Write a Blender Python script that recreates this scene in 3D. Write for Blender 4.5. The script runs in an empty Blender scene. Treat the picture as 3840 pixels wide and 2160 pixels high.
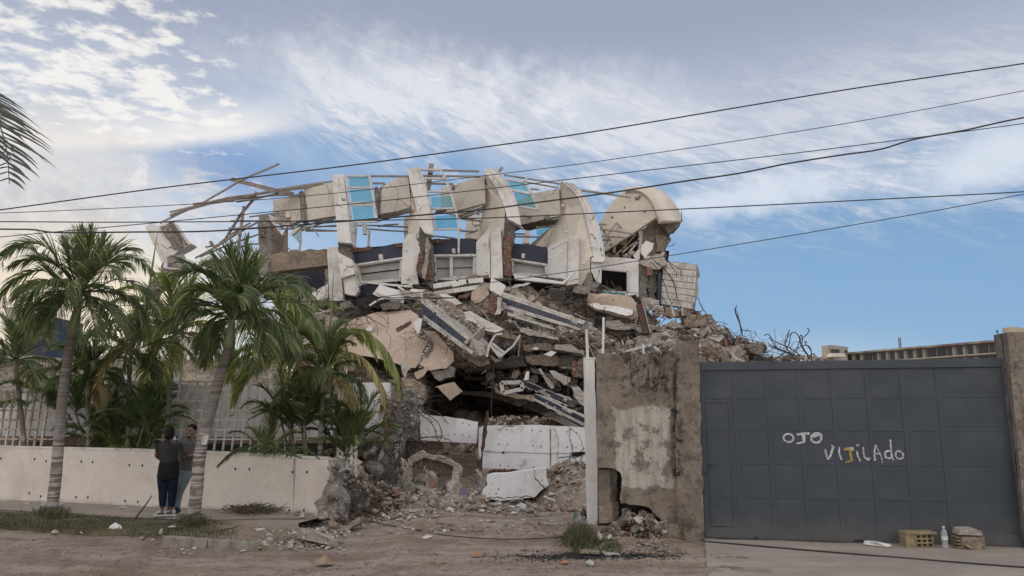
import bpy, bmesh, math, random
import numpy as np
from mathutils import Vector, Matrix, noise, Quaternion
R = math.radians
SC = bpy.context.scene
COL = SC.collection
random.seed(7)

# ------------------------------------------------------------------ camera
PITCH = math.atan(495/2773.3); F = 2773.3
CAMZ = 1.75
cd = bpy.data.cameras.new('camera'); cam = bpy.data.objects.new('camera', cd); COL.objects.link(cam)
cam.location = (0, 0, CAMZ); cam.rotation_euler = (math.pi/2+PITCH, 0, 0)
cd.lens = 26.0; cd.sensor_width = 36.0; cd.clip_start = .05; cd.clip_end = 5000
SC.camera = cam
CP, SP = math.cos(PITCH), math.sin(PITCH)
def ray(px, py):
    cx = (px-1920)/F; cy = (1080-py)/F
    return Vector((cx, CP-cy*SP, SP+cy*CP))
def P(px, py, Y):
    d = ray(px, py); return Vector((0, 0, CAMZ)) + d*(Y/d.y)
def G(px, py, z=0.0):
    d = ray(px, py); return Vector((0, 0, CAMZ)) + d*((z-CAMZ)/d.z)
def crop(x0, y0, s):
    return lambda pts: [((x0+p[0]/s), (y0+p[1]/s))+tuple(p[2:]) for p in pts]

# ------------------------------------------------------------------ world, sun, exposure
SC.view_settings.view_transform = 'Standard'; SC.view_settings.look = 'None'
SC.view_settings.exposure = 0.0; SC.view_settings.gamma = 1
SUN_AZ, SUN_EL = R(-27.7), R(11)
world = bpy.data.worlds.new('World'); SC.world = world; world.use_nodes = True
WN = world.node_tree.nodes; WL = world.node_tree.links; WN.clear()
class E:
    """a scalar in the sky's node tree"""
    def __init__(s, v): s.v = v
    def _op(s, op, *o):
        n = WN.new('ShaderNodeMath'); n.operation = op
        for i, a in enumerate((s,)+o):
            a = a.v if isinstance(a, E) else a
            if isinstance(a, (int, float)): n.inputs[i].default_value = a
            else: WL.new(a, n.inputs[i])
        return E(n.outputs[0])
    def __add__(s, o): return s._op('ADD', o)
    def __sub__(s, o): return s._op('SUBTRACT', o)
    def __mul__(s, o): return s._op('MULTIPLY', o)
    def __truediv__(s, o): return s._op('DIVIDE', o)
    def __rsub__(s, o): return E(o)._op('SUBTRACT', s)
    __radd__ = __add__; __rmul__ = __mul__
    def mx(s, o): return s._op('MAXIMUM', o)
    def mn(s, o): return s._op('MINIMUM', o)
def smooth(x, a, b, lo=0., hi=1.):
    n = WN.new('ShaderNodeMapRange'); n.interpolation_type = 'SMOOTHSTEP'
    WL.new(x.v, n.inputs[0])
    for i, q in enumerate((a, b, lo, hi)): n.inputs[1+i].default_value = q
    return E(n.outputs[0])
def vec(x, y, z=0.):
    n = WN.new('ShaderNodeCombineXYZ')
    for i, a in enumerate((x, y, z)):
        if isinstance(a, E): WL.new(a.v, n.inputs[i])
        else: n.inputs[i].default_value = a
    return n.outputs[0]
def wnoise(v, scale, detail=6, rough=.55, dist=0.):
    n = WN.new('ShaderNodeTexNoise'); WL.new(v, n.inputs['Vector'])
    n.inputs['Scale'].default_value = scale; n.inputs['Detail'].default_value = detail
    n.inputs['Roughness'].default_value = rough; n.inputs['Distortion'].default_value = dist
    return E(n.outputs['Fac'])
def cmix(fac, a, b):
    n = WN.new('ShaderNodeMix'); n.data_type = 'RGBA'; n.clamp_factor = True
    if isinstance(fac, E): WL.new(fac.v, n.inputs['Factor'])
    else: n.inputs['Factor'].default_value = fac
    for nm, c in (('A', a), ('B', b)):
        s = [i for i in n.inputs if i.name == nm and i.type == 'RGBA'][0]
        if isinstance(c, tuple): s.default_value = (*c, 1)
        else: WL.new(c, s)
    return [o for o in n.outputs if o.type == 'RGBA'][0]
def lin(r, g, b, k=1.):
    f = lambda c: (c/255/12.92 if c/255 <= .04045 else ((c/255+.055)/1.055)**2.4)*k
    return (f(r), f(g), f(b))
def build_sky():
    tc = WN.new('ShaderNodeTexCoord'); sp = WN.new('ShaderNodeSeparateXYZ'); WL.new(tc.outputs['Generated'], sp.inputs[0])
    x, y, z = E(sp.outputs[0]), E(sp.outputs[1]), E(sp.outputs[2])
    az = x._op('ARCTAN2', y); el = z._op('ARCSINE')
    D = 57.2958
    az = az*D; el = el*D                       # degrees
    def AE(px, py):
        d = ray(px, py).normalized(); return (math.atan2(d.x, d.y)*D, math.asin(d.z)*D)
    plane = vec(x/(z.mx(.04)), y/(z.mx(.04)))
    ae = vec(az*.1, el*.1)
    sky = WN.new('ShaderNodeTexSky'); sky.sky_type = 'NISHITA'; sky.sun_disc = False
    sky.sun_elevation = SUN_EL; sky.sun_rotation = SUN_AZ; sky.air_density = 1.0; sky.dust_density = .6; sky.ozone_density = 2.0
    K = 10.
    base = cmix(.75, sky.outputs[0], lin(122, 164, 210, K))
    # paler toward the horizon
    c = cmix(smooth(el, 22, 1, 0, .55), base, lin(150, 190, 226, K))
    n1 = wnoise(ae, .9, 5, .5); n2 = wnoise(ae, 3.2, 7, .6); n3 = wnoise(ae, 9, 6, .62)
    wob = (n1-.5)*9 + (n2-.5)*3
    def line(p, q, n):              # signed height above the line p-q (in degrees), with wobble
        a, b = AE(*p), AE(*q); k = (b[1]-a[1])/(b[0]-a[0])
        return el - (az*k + (a[1]-k*a[0])) + n
    # thin high veil over the upper sky; its lower edge sags to the right
    lowL = line((0, 600), (1150, 500), (n1-.5)*3)
    lowM = line((1100, 480), (2500, 800), wob)
    lowR = line((2500, 800), (3840, 640), wob*.6)
    left = smooth(az, AE(1150, 0)[0]+3, AE(1150, 0)[0]-3)
    right = smooth(az, 8, 14)
    h = lowL*left + (1-left)*(lowM*(1-right) + lowR*right)
    veil = smooth(h, -1.2, 5.5)
    streak_v = vec(az*.075+el*.05, el*.20+az*.06)
    st = wnoise(streak_v, 2.0, 9, .66, 1.1); st2 = wnoise(streak_v, 7.5, 9, .68, 1.2)
    cirr = smooth(st*.6+st2*.4, .42, .68)
    band = smooth(h, -5, 1.5)*smooth(h, 11, 3)*(1-left*.9)
    band2 = smooth(h, -9, -1)*smooth(h, 6, 0)*(1-left*.9)
    dens = (veil*.84 + band*(cirr*.85) + band2*cirr*.15).mn(1.)
    # colours of the veil
    top = lin(163, 168, 186, K); mid = lin(198, 205, 219, K); bright = lin(232, 234, 240, K)
    vc = cmix(smooth(el, 20, 30), mid, top)
    def blob(p, rx, ry, nn=None, rot=0.):
        a = AE(*p); dx = az-a[0]; dy = el-a[1]; cr, sr = math.cos(R(rot)), math.sin(R(rot))
        u = (dx*cr+dy*sr)/rx; v = (dy*cr-dx*sr)/ry
        d = (u*u+v*v)._op('SQRT')
        if nn is not None: d = d + nn
        return smooth(d, 1.0, .15)
    wn = (n2-.5)*.9+(n3-.5)*.4
    glow = (blob((1500, 360), 17, 5.5, wn, -4)*.75 + blob((2300, 420), 13, 5, wn, -12)*.6).mn(1.)
    vc = cmix(glow, vc, bright)
    vc = cmix(cirr*.55*smooth(h, 13, 3)*(1-left*.6), vc, bright)
    c = cmix(dens, c, vc)
    blu = blob((880, 640), 11, 2.6, wn*.45, -6); c = cmix(blu*.85, c, lin(128, 160, 206, K))
    # hard-edged bright shelf to the left
    sh = line((150, 545), (1180, 472), (n1-.5)*1.2+(n2-.5)*.8)
    shelf = smooth(sh, -.75, .35)*smooth(sh, 3.6, .2)*smooth(az, AE(1250, 0)[0]+2, AE(900, 0)[0])
    c = cmix(shelf*.9, c, lin(243, 240, 238, K))
    # warm cream haze near the low sun
    warm = blob((0, 860), 17, 12, wn*.8, 12)
    c = cmix(warm*.8, c, cmix(smooth(n2*.5+n3*.3+st*.3, .38, .68), lin(194, 194, 199, K), lin(232, 227, 221, K)))
    warm1 = blob((150, 560), 13, 3.6, wn*.6, 4)
    c = cmix(warm1*.55*(.55+cirr*.45), c, lin(244, 238, 230, K))
    warm2 = blob((330, 1150), 17, 8, wn*.4)
    c = cmix(warm2*.9, c, lin(246, 229, 205, K))
    core = blob((440, 1130), 2.4, 1.8, (n2-.5)*.6)
    c = cmix(core*.7, c, lin(255, 240, 214, K*1.1))
    c = cmix(smooth(st2*.6+n3*.4, .46, .62)*blob((500, 860), 14, 5.5, wn)*.55, c, lin(238, 234, 230, K))
    # altocumulus puffs top left
    pn = wnoise(plane, 9.5, 8, .6, .2); pn2 = wnoise(plane, 1.6, 3, .5)
    reg = (blob((250, 290), 17, 4.6, (n2-.5)*.5, -7)*1.1 + blob((160, 60), 16, 7, (n2-.5)*.6)*.8).mn(1.)
    puff = smooth(pn + (reg-1)*.20 + (pn2-.5)*.30, .40, .585)*smooth(reg, .02, .2)
    c = cmix(puff*.86, c, lin(248, 245, 240, K*1.02))
    bits = smooth(pn + (blob((1650, 330), 14, 4.5)-1)*.28, .56, .66)*.55
    c = cmix(bits, c, lin(244, 244, 246, K))
    p1 = smooth(n3*.5+n2*.5 + (blob((500, 640), 2.4, 3.2)-1)*.3, .43, .56)
    c = cmix(p1*.8, c, lin(240, 236, 232, K))
    sm = smooth(pn*.6+st*.4+(blob((700, 740), 15, 4, wn)-1)*.22, .42, .6)
    c = cmix(sm*.6, c, lin(226, 222, 220, K))
    # soft white bank on the right
    pr = blob((3750, 590), 9.5, 3.0, (n2-.5)*.7+(n3-.5)*.3, 9); pr2 = blob((2800, 740), 13, 2.1, (n2-.5)*1.1+(n3-.5)*.4, 3)
    c = cmix((pr+pr2).mn(1.)*.85, c, lin(222, 229, 240, K))
    hz = blob((3000, 1360), 14, 3.2); c = cmix(hz*.5, c, lin(186, 204, 222, K))
    # unseen sky behind the camera, brightened as added fill light for the scene
    back = smooth(y, .25, -.45)
    c = cmix(back*.92, c, lin(229, 223, 218, K*1.8))
    c = cmix(smooth(el, 36, 60)*.8, c, lin(226, 226, 232, K*1.35))  # unseen zenith brightened too, for added light from above
    c = cmix(smooth(el, -1, -4), c, lin(120, 112, 104, K*.5))
    bg = WN.new('ShaderNodeBackground'); bg.inputs['Strength'].default_value = .1; WL.new(c, bg.inputs['Color'])
    out = WN.new('ShaderNodeOutputWorld'); WL.new(bg.outputs[0], out.inputs['Surface'])
build_sky()
sl = bpy.data.lights.new('sun', 'SUN'); sl.energy = 2.0; sl.angle = R(3); sl.color = (1, .78, .55)
so = bpy.data.objects.new('sun', sl); COL.objects.link(so)
sd = Vector((math.sin(SUN_AZ)*math.cos(SUN_EL), math.cos(SUN_AZ)*math.cos(SUN_EL), math.sin(SUN_EL)))
so.rotation_euler = sd.to_track_quat('Z', 'Y').to_euler(); so.location = sd*60
# ------------------------------------------------------------------ object helpers
def tag(o, label=None, cat=None, group=None, kind=None):
    if label: o['label'] = label
    if cat: o['category'] = cat
    if group: o['group'] = group
    if cat and not kind: kind = 'thing'
    if kind: o['kind'] = kind
    return o
def thing(name, label, cat, loc=(0, 0, 0), group=None):
    o = bpy.data.objects.new(name, None); COL.objects.link(o); o.location = loc; o.empty_display_size = .2
    return tag(o, label, cat, group)
def wloc(o):
    v = Vector((0, 0, 0))
    while o is not None: v += o.location; o = o.parent
    return v
class MB:
    """collects faces, links them as ONE mesh object"""
    def __init__(s): s.v = []; s.f = []; s.m = []; s.cm = 0
    def add(s, vs, fs, m=None):
        b = len(s.v); s.v.extend([tuple(v) for v in vs]); s.f.extend([tuple(i+b for i in f) for f in fs])
        s.m.extend([s.cm if m is None else m]*len(fs)); return s
    def build(s, name, mats, parent=None, smooth=False, bevel=0, loc=None, sub=0):
        if not isinstance(mats, (list, tuple)): mats = [mats]
        me = bpy.data.meshes.new(name)
        V = np.array(s.v, dtype=float)
        if parent is not None: org = wloc(parent)
        elif loc is not None: org = Vector(loc)
        else: org = Vector(((V[:, 0].min()+V[:, 0].max())/2, (V[:, 1].min()+V[:, 1].max())/2, V[:, 2].min()))
        V = V - np.array(org)
        me.from_pydata(V.tolist(), [], s.f); me.update()
        for m in mats: me.materials.append(M[m] if isinstance(m, str) else m)
        if len(mats) > 1: me.polygons.foreach_set('material_index', s.m)
        if smooth: me.polygons.foreach_set('use_smooth', [True]*len(me.polygons))
        o = bpy.data.objects.new(name, me); COL.objects.link(o)
        if parent is not None: o.parent = parent
        else: o.location = org
        if bevel:
            b = o.modifiers.new('bevel', 'BEVEL'); b.width = bevel; b.segments = 2; b.limit_method = 'ANGLE'; b.angle_limit = R(40)
        if sub:
            b = o.modifiers.new('sub', 'SUBSURF'); b.levels = sub; b.render_levels = sub
        return o
    # shapes ----------------------------------------------------------
    def box(s, a, b):
        x0, y0, z0 = a; x1, y1, z1 = b
        v = [(x0, y0, z0), (x1, y0, z0), (x1, y1, z0), (x0, y1, z0), (x0, y0, z1), (x1, y0, z1), (x1, y1, z1), (x0, y1, z1)]
        return s.add(v, [(3, 2, 1, 0), (4, 5, 6, 7), (0, 1, 5, 4), (1, 2, 6, 5), (2, 3, 7, 6), (3, 0, 4, 7)])
    def loft(s, A, B):
        n = len(A); v = list(A)+list(B)
        f = [tuple(range(n)), tuple(range(2*n-1, n-1, -1))]+[(i, i+n, (i+1) % n+n, (i+1) % n) for i in range(n)]
        return s.add(v, f)
    def bar(s, a, b, w, h=None, up=None):
        a = Vector(a); b = Vector(b); h = w if h is None else h; d = (b-a).normalized()
        u = Vector(up) if up is not None else Vector((0, 0, 1))
        if abs(d.dot(u)) > .97: u = Vector((0, 1, 0))
        sx = d.cross(u).normalized(); sz = sx.cross(d).normalized()
        v = []
        for p in (a, b):
            for q, r_ in ((-1, -1), (1, -1), (1, 1), (-1, 1)): v.append(p+sx*q*w/2+sz*r_*h/2)
        return s.add(v, [(0, 1, 2, 3), (7, 6, 5, 4), (0, 4, 5, 1), (1, 5, 6, 2), (2, 6, 7, 3), (3, 7, 4, 0)])
    def tube(s, pts, r, n=5, r1=None, cap=True):
        pts = [Vector(p) for p in pts]; N = len(pts); v = []; f = []
        u = None
        for i, p in enumerate(pts):
            d = (pts[min(i+1, N-1)]-pts[max(i-1, 0)]); d = d.normalized() if d.length > 1e-9 else Vector((0, 0, 1))
            if u is None:
                u = Vector((0, 0, 1)) if abs(d.z) < .9 else Vector((1, 0, 0))
            u = (u-d*u.dot(d)).normalized(); w = d.cross(u)
            rr = r if r1 is None else r+(r1-r)*i/(N-1)
            if isinstance(r, (list, tuple)): rr = r[i]
            for k in range(n):
                a = 2*math.pi*k/n; v.append(p+(u*math.cos(a)+w*math.sin(a))*rr)
        for i in range(N-1):
            for k in range(n): f.append((i*n+k, i*n+(k+1) % n, (i+1)*n+(k+1) % n, (i+1)*n+k))
        if cap: f += [tuple(range(n-1, -1, -1)), tuple((N-1)*n+k for k in range(n))]
        return s.add(v, f)
def spl(pts, n=6):
    """Catmull-Rom through points"""
    pts = [Vector(p) for p in pts]
    if len(pts) < 3: return pts
    out = []
    for i in range(len(pts)-1):
        a = pts[max(i-1, 0)]; b = pts[i]; c = pts[i+1]; d = pts[min(i+2, len(pts)-1)]
        for k in range(n):
            t = k/n; out.append(.5*((2*b)+(c-a)*t+(2*a-5*b+4*c-d)*t*t+(3*b-a-3*c+d)*t**3))
    out.append(pts[-1]); return out
def jagged(pts, amp, edges=None, step=.12, rnd=random):
    """break chosen edges of a px polygon (step and amp in metres, points already world vectors)"""
    out = []; n = len(pts)
    for i in range(n):
        a, b = pts[i], pts[(i+1) % n]; out.append(a)
        if edges is None or i in edges:
            L = (b-a).length; k = max(1, int(L/step))
            for j in range(1, k):
                q = a.lerp(b, j/k); d = (b-a).normalized(); nrm = Vector((-d.z, 0, d.x))
                out.append(q+nrm*(noise.noise(q*3.1)*amp*2.6+noise.noise(q*9)*amp*1.2+rnd.uniform(-.5, .5)*amp)*min(1, 4*j/k, 4*(1-j/k))+d*rnd.uniform(-.3, .3)*step)
    return out
def world_pts(pts, Y):
    return [P(p[0], p[1], p[2] if len(p) > 2 else Y) for p in pts]
def prism(mb, pts, Y, th, jag=0, edges=None, step=.12, off=(0, 0, 0), rnd=random):
    """solid plate: photo outline at distance Y (or a distance per corner), th metres thick going back"""
    A = world_pts(pts, Y)
    if jag: A = jagged(A, jag, edges, step, rnd)
    B = [a+Vector((off[0], th+off[1], off[2]))+(Vector((rnd.uniform(-1, 1), 0, rnd.uniform(-1, 1)))*jag*.7 if jag and edges is None else Vector((0, 0, 0))) for a in A]
    return mb.loft(A, B)
def rocky(o, amp=.05, edge=.14, passes=4):
    """tear a mesh's surface: cut long edges, push every point by layered noise"""
    me = o.data; bm = bmesh.new(); bm.from_mesh(me); bmesh.ops.triangulate(bm, faces=bm.faces[:])
    for _ in range(passes):
        L = [e for e in bm.edges if e.calc_length() > edge]
        if not L or len(bm.verts) > 9000: break
        bmesh.ops.subdivide_edges(bm, edges=L, cuts=1); bmesh.ops.triangulate(bm, faces=[f for f in bm.faces if len(f.verts) > 3])
    w = wloc(o)
    for v in bm.verts:
        p = v.co+w; v.co += (noise.noise_vector(p*2.7)*.9+noise.noise_vector(p*7.3)*.8+noise.noise_vector(p*19)*.35)*amp
    bm.to_mesh(me); bm.free(); return o
def bil(q, u, v):
    """q = corners: top-left, top-right, bottom-right, bottom-left"""
    return (q[0]*(1-u)+q[1]*u)*(1-v)+(q[3]*(1-u)+q[2]*u)*v

# ------------------------------------------------------------------ rock templates
def rock_template(rnd, kind='rock'):
    bm = bmesh.new()
    n = 18 if kind == 'rock' else 12
    for _ in range(n):
        if kind == 'rock':
            v = Vector((rnd.gauss(0, 1), rnd.gauss(0, 1), rnd.gauss(0, 1))).normalized()
            k = rnd.uniform(.75, 1.05); v = Vector((v.x*k, v.y*k*.8, v.z*k*.65))
        else:
            a = rnd.uniform(0, 2*math.pi); rr = rnd.uniform(.7, 1.05)
            v = Vector((math.cos(a)*rr, math.sin(a)*rr*.7, rnd.choice((-.13, .13))))
        bm.verts.new(v*.5)
    r_ = bmesh.ops.convex_hull(bm, input=bm.verts)
    bmesh.ops.delete(bm, geom=list({g for g in r_['geom_interior']+r_['geom_unused'] if isinstance(g, bmesh.types.BMVert)}), context='VERTS')
    bm.verts.index_update(); V = np.array([v.co[:] for v in bm.verts]); Fc = [[v.index for v in f.verts] for f in bm.faces]
    bm.free(); return V, Fc
_rr = random.Random(3)
ROCKS = [rock_template(_rr) for _ in range(14)]
PLATES = [rock_template(_rr, 'plate') for _ in range(12)]
BRK = (np.array([(x, y, z) for x in (-.5, .5) for y in (-.28, .28) for z in (-.2, .2)]), [(0, 1, 3, 2), (4, 6, 7, 5), (0, 4, 5, 1), (2, 3, 7, 6), (0, 2, 6, 4), (1, 5, 7, 3)])
def chunk(mb, p, size, rnd=random, plate=.35, m=0, flat=False):
    T = rnd.choice(PLATES) if rnd.random() < plate else rnd.choice(ROCKS)
    s = size*np.array([rnd.uniform(.75, 1.3), rnd.uniform(.75, 1.3), rnd.uniform(.7, 1.2)])
    e = (rnd.uniform(-.25, .25), rnd.uniform(-.25, .25), rnd.uniform(0, 6.28)) if flat else (rnd.uniform(-.9, .9), rnd.uniform(-.9, .9), rnd.uniform(0, 6.28))
    Rm = np.array(Matrix.Rotation(e[2], 3, 'Z') @ Matrix.Rotation(e[1], 3, 'Y') @ Matrix.Rotation(e[0], 3, 'X'))
    V = (T[0]*s) @ Rm.T + np.array(p)
    mb.add(V.tolist(), T[1], m)
# ------------------------------------------------------------------ materials
M = {}
def nt(name):
    m = bpy.data.materials.new(name); m.use_nodes = True; t = m.node_tree; t.nodes.clear(); M[name] = m
    return m, t.nodes, t.links
class S:
    """small shader-graph builder"""
    def __init__(s, name):
        s.m, s.n, s.l = nt(name)
        s.out = s.n.new('ShaderNodeOutputMaterial'); s.b = s.n.new('ShaderNodeBsdfPrincipled'); s.l.new(s.b.outputs[0], s.out.inputs[0])
        s.geo = s.n.new('ShaderNodeNewGeometry'); s.tc = s.n.new('ShaderNodeTexCoord')
    def map(s, scale=(1, 1, 1), src=None, loc=(0, 0, 0), rot=(0, 0, 0)):
        q = s.n.new('ShaderNodeMapping'); q.inputs['Scale'].default_value = scale; q.inputs['Location'].default_value = loc; q.inputs['Rotation'].default_value = rot
        s.l.new(src or s.geo.outputs['Position'], q.inputs['Vector']); return q.outputs[0]
    def noise(s, scale=1, detail=6, rough=.6, v=None, dist=0.):
        q = s.n.new('ShaderNodeTexNoise'); q.inputs['Scale'].default_value = scale; q.inputs['Detail'].default_value = detail
        q.inputs['Roughness'].default_value = rough; q.inputs['Distortion'].default_value = dist
        s.l.new(v or s.geo.outputs['Position'], q.inputs['Vector']); return q.outputs['Fac']
    def vor(s, scale=1, feature='F1', v=None, out='Distance', rnd=1.):
        q = s.n.new('ShaderNodeTexVoronoi'); q.feature = feature; q.inputs['Scale'].default_value = scale; q.inputs['Randomness'].default_value = rnd
        s.l.new(v or s.geo.outputs['Position'], q.inputs['Vector']); return q.outputs[out]
    def ramp(s, f, a, b, lo=0., hi=1.):
        q = s.n.new('ShaderNodeMapRange'); q.interpolation_type = 'SMOOTHSTEP'; s.l.new(f, q.inputs[0])
        for i, k in enumerate((a, b, lo, hi)): q.inputs[1+i].default_value = k
        return q.outputs[0]
    def mix(s, f, a, b):
        q = s.n.new('ShaderNodeMix'); q.data_type = 'RGBA'
        if isinstance(f, (int, float)): q.inputs['Factor'].default_value = f
        else: s.l.new(f, q.inputs['Factor'])
        for nm, c in (('A', a), ('B', b)):
            k = [i for i in q.inputs if i.name == nm and i.type == 'RGBA'][0]
            if isinstance(c, tuple): k.default_value = (*c, 1)
            else: s.l.new(c, k)
        return [o for o in q.outputs if o.type == 'RGBA'][0]
    def math(s, op, a, b=0.):
        q = s.n.new('ShaderNodeMath'); q.operation = op
        for i, k in enumerate((a, b)):
            if isinstance(k, (int, float)): q.inputs[i].default_value = k
            else: s.l.new(k, q.inputs[i])
        return q.outputs[0]
    def xyz(s, v=None):
        q = s.n.new('ShaderNodeSeparateXYZ'); s.l.new(v or s.geo.outputs['Position'], q.inputs[0]); return q.outputs
    def color(s, c):
        if isinstance(c, tuple): s.b.inputs['Base Color'].default_value = (*c, 1)
        else: s.l.new(c, s.b.inputs['Base Color'])
    def rough(s, r):
        if isinstance(r, (int, float)): s.b.inputs['Roughness'].default_value = r
        else: s.l.new(r, s.b.inputs['Roughness'])
    def bump(s, h, strength=.5, dist=.02):
        q = s.n.new('ShaderNodeBump'); q.inputs['Strength'].default_value = strength; q.inputs['Distance'].default_value = dist
        s.l.new(h, q.inputs['Height']); s.l.new(q.outputs[0], s.b.inputs['Normal'])
def rand_tint(s, c, amt=.12):
    q = s.n.new('ShaderNodeHueSaturation'); a = s.n.new('ShaderNodeMapRange'); s.l.new(s.geo.outputs['Random Per Island'], a.inputs[0])
    a.inputs[3].default_value = 1-amt; a.inputs[4].default_value = 1+amt
    s.l.new(a.outputs[0], q.inputs['Value'])
    if isinstance(c, tuple): q.inputs['Color'].default_value = (*c, 1)
    else: s.l.new(c, q.inputs['Color'])
    return q.outputs[0]
def plaster(name, c, dirt, damt=.5, sc=1., rough=.85, bs=.35, chips=True, streak=.5, splash=None):
    s = S(name)
    big = s.noise(.9*sc, 5, .6); fine = s.noise(14*sc, 6, .65)
    drip = s.noise(1, 6, .65, s.map((7*sc, 7*sc, .7*sc)))
    d = s.math('ADD', s.math('MULTIPLY', s.ramp(big, .45, .75), damt), s.math('MULTIPLY', s.ramp(drip, .52, .78), damt*streak))
    k = s.mix(d, c, dirt)
    k = s.mix(s.ramp(fine, .35, .8, 0, .25), k, tuple(x*.6 for x in c))
    k = s.mix(s.ramp(s.noise(3.2*sc, 8, .72), .50, .66, 0, .45 if chips else .28), k, dirt)
    if chips:
        ch = s.ramp(s.noise(4.0*sc, 9, .76), .665, .685)
        k = s.mix(ch, k, (.20, .175, .15))
        wv = s.n.new('ShaderNodeVectorMath'); wv.operation = 'ADD'; nn = s.n.new('ShaderNodeTexNoise'); nn.inputs['Scale'].default_value = 1.3; nn.inputs['Detail'].default_value = 5
        s.l.new(s.geo.outputs['Position'], nn.inputs['Vector']); s.l.new(s.geo.outputs['Position'], wv.inputs[0]); s.l.new(nn.outputs['Color'], wv.inputs[1])
        cr = s.math('MULTIPLY', s.ramp(s.vor(.55*sc, 'DISTANCE_TO_EDGE', wv.outputs[0]), .011, .003), s.ramp(s.noise(.8, 3), .42, .55)); k = s.mix(cr, k, (.12, .10, .085))
    if splash:
        z = s.xyz()[2]; f = s.math('ADD', z, s.math('MULTIPLY', s.noise(2.2, 8, .7), splash)); k = s.mix(s.ramp(f, splash*.95, splash*.45, 0, .85), k, (.26, .21, .165))
    s.color(k); s.rough(rough); s.bump(s.math('ADD', fine, s.math('MULTIPLY', big, .4)), bs, .015)
    return s
plaster('white_concrete', (.70, .685, .665), (.37, .34, .31), .8)
plaster('cream_concrete', (.66, .61, .54), (.44, .385, .32), .7)
plaster('clean_cream', (.67, .615, .53), (.47, .41, .34), .6, chips=False)
plaster('white_paint', (.76, .75, .74), (.42, .38, .35), .5, chips=False)
plaster('garden_wall_paint', (.68, .625, .575), (.42, .365, .31), .45, chips=False, splash=.42)
plaster('parapet_paint', (.74, .75, .78), (.42, .38, .35), .6)
def broken(name, c1, c2, c3, sc=1., tint=.25, bs=.9):
    s = S(name); a = s.noise(1.7*sc, 8, .68); b = s.noise(11*sc, 8, .7); v = s.vor(16*sc)
    k = s.mix(s.ramp(a, .35, .65), c1, c2); k = s.mix(s.ramp(b, .5, .68), k, c3)
    k = rand_tint(s, k, tint); s.color(k); s.rough(.95)
    s.bump(s.math('ADD', b, s.math('MULTIPLY', v, .5)), bs, .05)
broken('broken_concrete', (.235, .215, .195), (.145, .13, .118), (.38, .35, .32))
broken('pale_rubble', (.42, .385, .35), (.31, .28, .25), (.56, .52, .48))
broken('brown_rubble', (.30, .235, .185), (.20, .155, .12), (.42, .34, .28))
broken('brick_rubble', (.18, .092, .068), (.115, .062, .05), (.31, .235, .195))
broken('white_rubble', (.52, .49, .46), (.38, .35, .32), (.6, .58, .56), tint=.12, bs=.4)
broken('painted_shade', (.028, .026, .025), (.017, .016, .016), (.055, .05, .046))  # very dark rubble: the shade of the cavities put into the colour
broken('beam_brown', (.27, .215, .165), (.17, .13, .10), (.36, .30, .24), .8)
broken('root_soil', (.13, .085, .055), (.08, .055, .038), (.2, .14, .10))
broken('char', (.012, .012, .013), (.02, .02, .02), (.05, .048, .045), tint=.5)
broken('beige_slab', (.47, .38, .305), (.40, .31, .24), (.52, .43, .35), .5, tint=.06, bs=.35)
s = S('navy_tile'); k = rand_tint(s, s.mix(s.ramp(s.noise(3, 5), .4, .7), (.024, .031, .060), (.038, .044, .072)), .5); s.color(k); s.rough(.25)
s = S('white_tile'); k = rand_tint(s, s.mix(s.ramp(s.noise(3, 5), .45, .75), (.55, .53, .50), (.36, .33, .29)), .16); s.color(k); s.rough(.3)
s = S('navy_wall'); s.color(s.mix(s.ramp(s.noise(2.2, 6), .45, .75), (.010, .017, .043), (.026, .030, .050))); s.rough(.5); s.bump(s.noise(9), .2)
s = S('dark_inside'); s.color((.012, .011, .011)); s.rough(1)  # near-black colour stands in for the shade inside rooms and holes
s = S('louvre'); s.color(s.mix(s.ramp(s.noise(1.5, 4), .4, .7), (.34, .33, .32), (.22, .205, .19))); s.rough(.55)
s = S('frame_metal'); s.color(s.mix(s.ramp(s.noise(6, 5), .45, .75), (.55, .54, .54), (.33, .28, .25))); s.rough(.45)
s = S('purlin_metal'); s.color(s.mix(s.ramp(s.noise(3, 5), .4, .7), (.28, .245, .22), (.17, .13, .11))); s.rough(.6)
s = S('rust'); s.color(s.mix(s.ramp(s.noise(12, 5), .4, .65), (.085, .04, .028), (.045, .03, .028))); s.rough(.9)
s = S('rebar'); s.color(s.mix(s.ramp(s.noise(9, 4), .4, .65), (.06, .045, .04), (.035, .035, .04))); s.rough(.8)
s = S('clay'); w = s.noise(8, 6, .65); s.color(s.mix(s.ramp(w, .4, .7), (.26, .12, .08), (.24, .18, .145))); s.rough(.9); s.bump(w, .6)
s = S('cable'); s.color((.025, .026, .03)); s.rough(.6)
def glass(name, col, alpha, shatter=False):
    s = S(name); tr = s.n.new('ShaderNodeBsdfTransparent'); tr.inputs[0].default_value = (*col, 1)
    mx = s.n.new('ShaderNodeMixShader'); s.color(tuple(c*.75 for c in col)); s.rough(.12)
    if shatter:
        f = s.ramp(s.vor(26, 'DISTANCE_TO_EDGE'), .0, .045, .95, alpha); s.l.new(f, mx.inputs[0])
    else: mx.inputs[0].default_value = alpha
    s.l.new(tr.outputs[0], mx.inputs[1]); s.l.new(s.b.outputs[0], mx.inputs[2]); s.l.new(mx.outputs[0], s.out.inputs[0])
glass('blue_glass', (.52, .80, .86), .26); glass('shattered_glass', (.42, .78, .9), .25, True)
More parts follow.
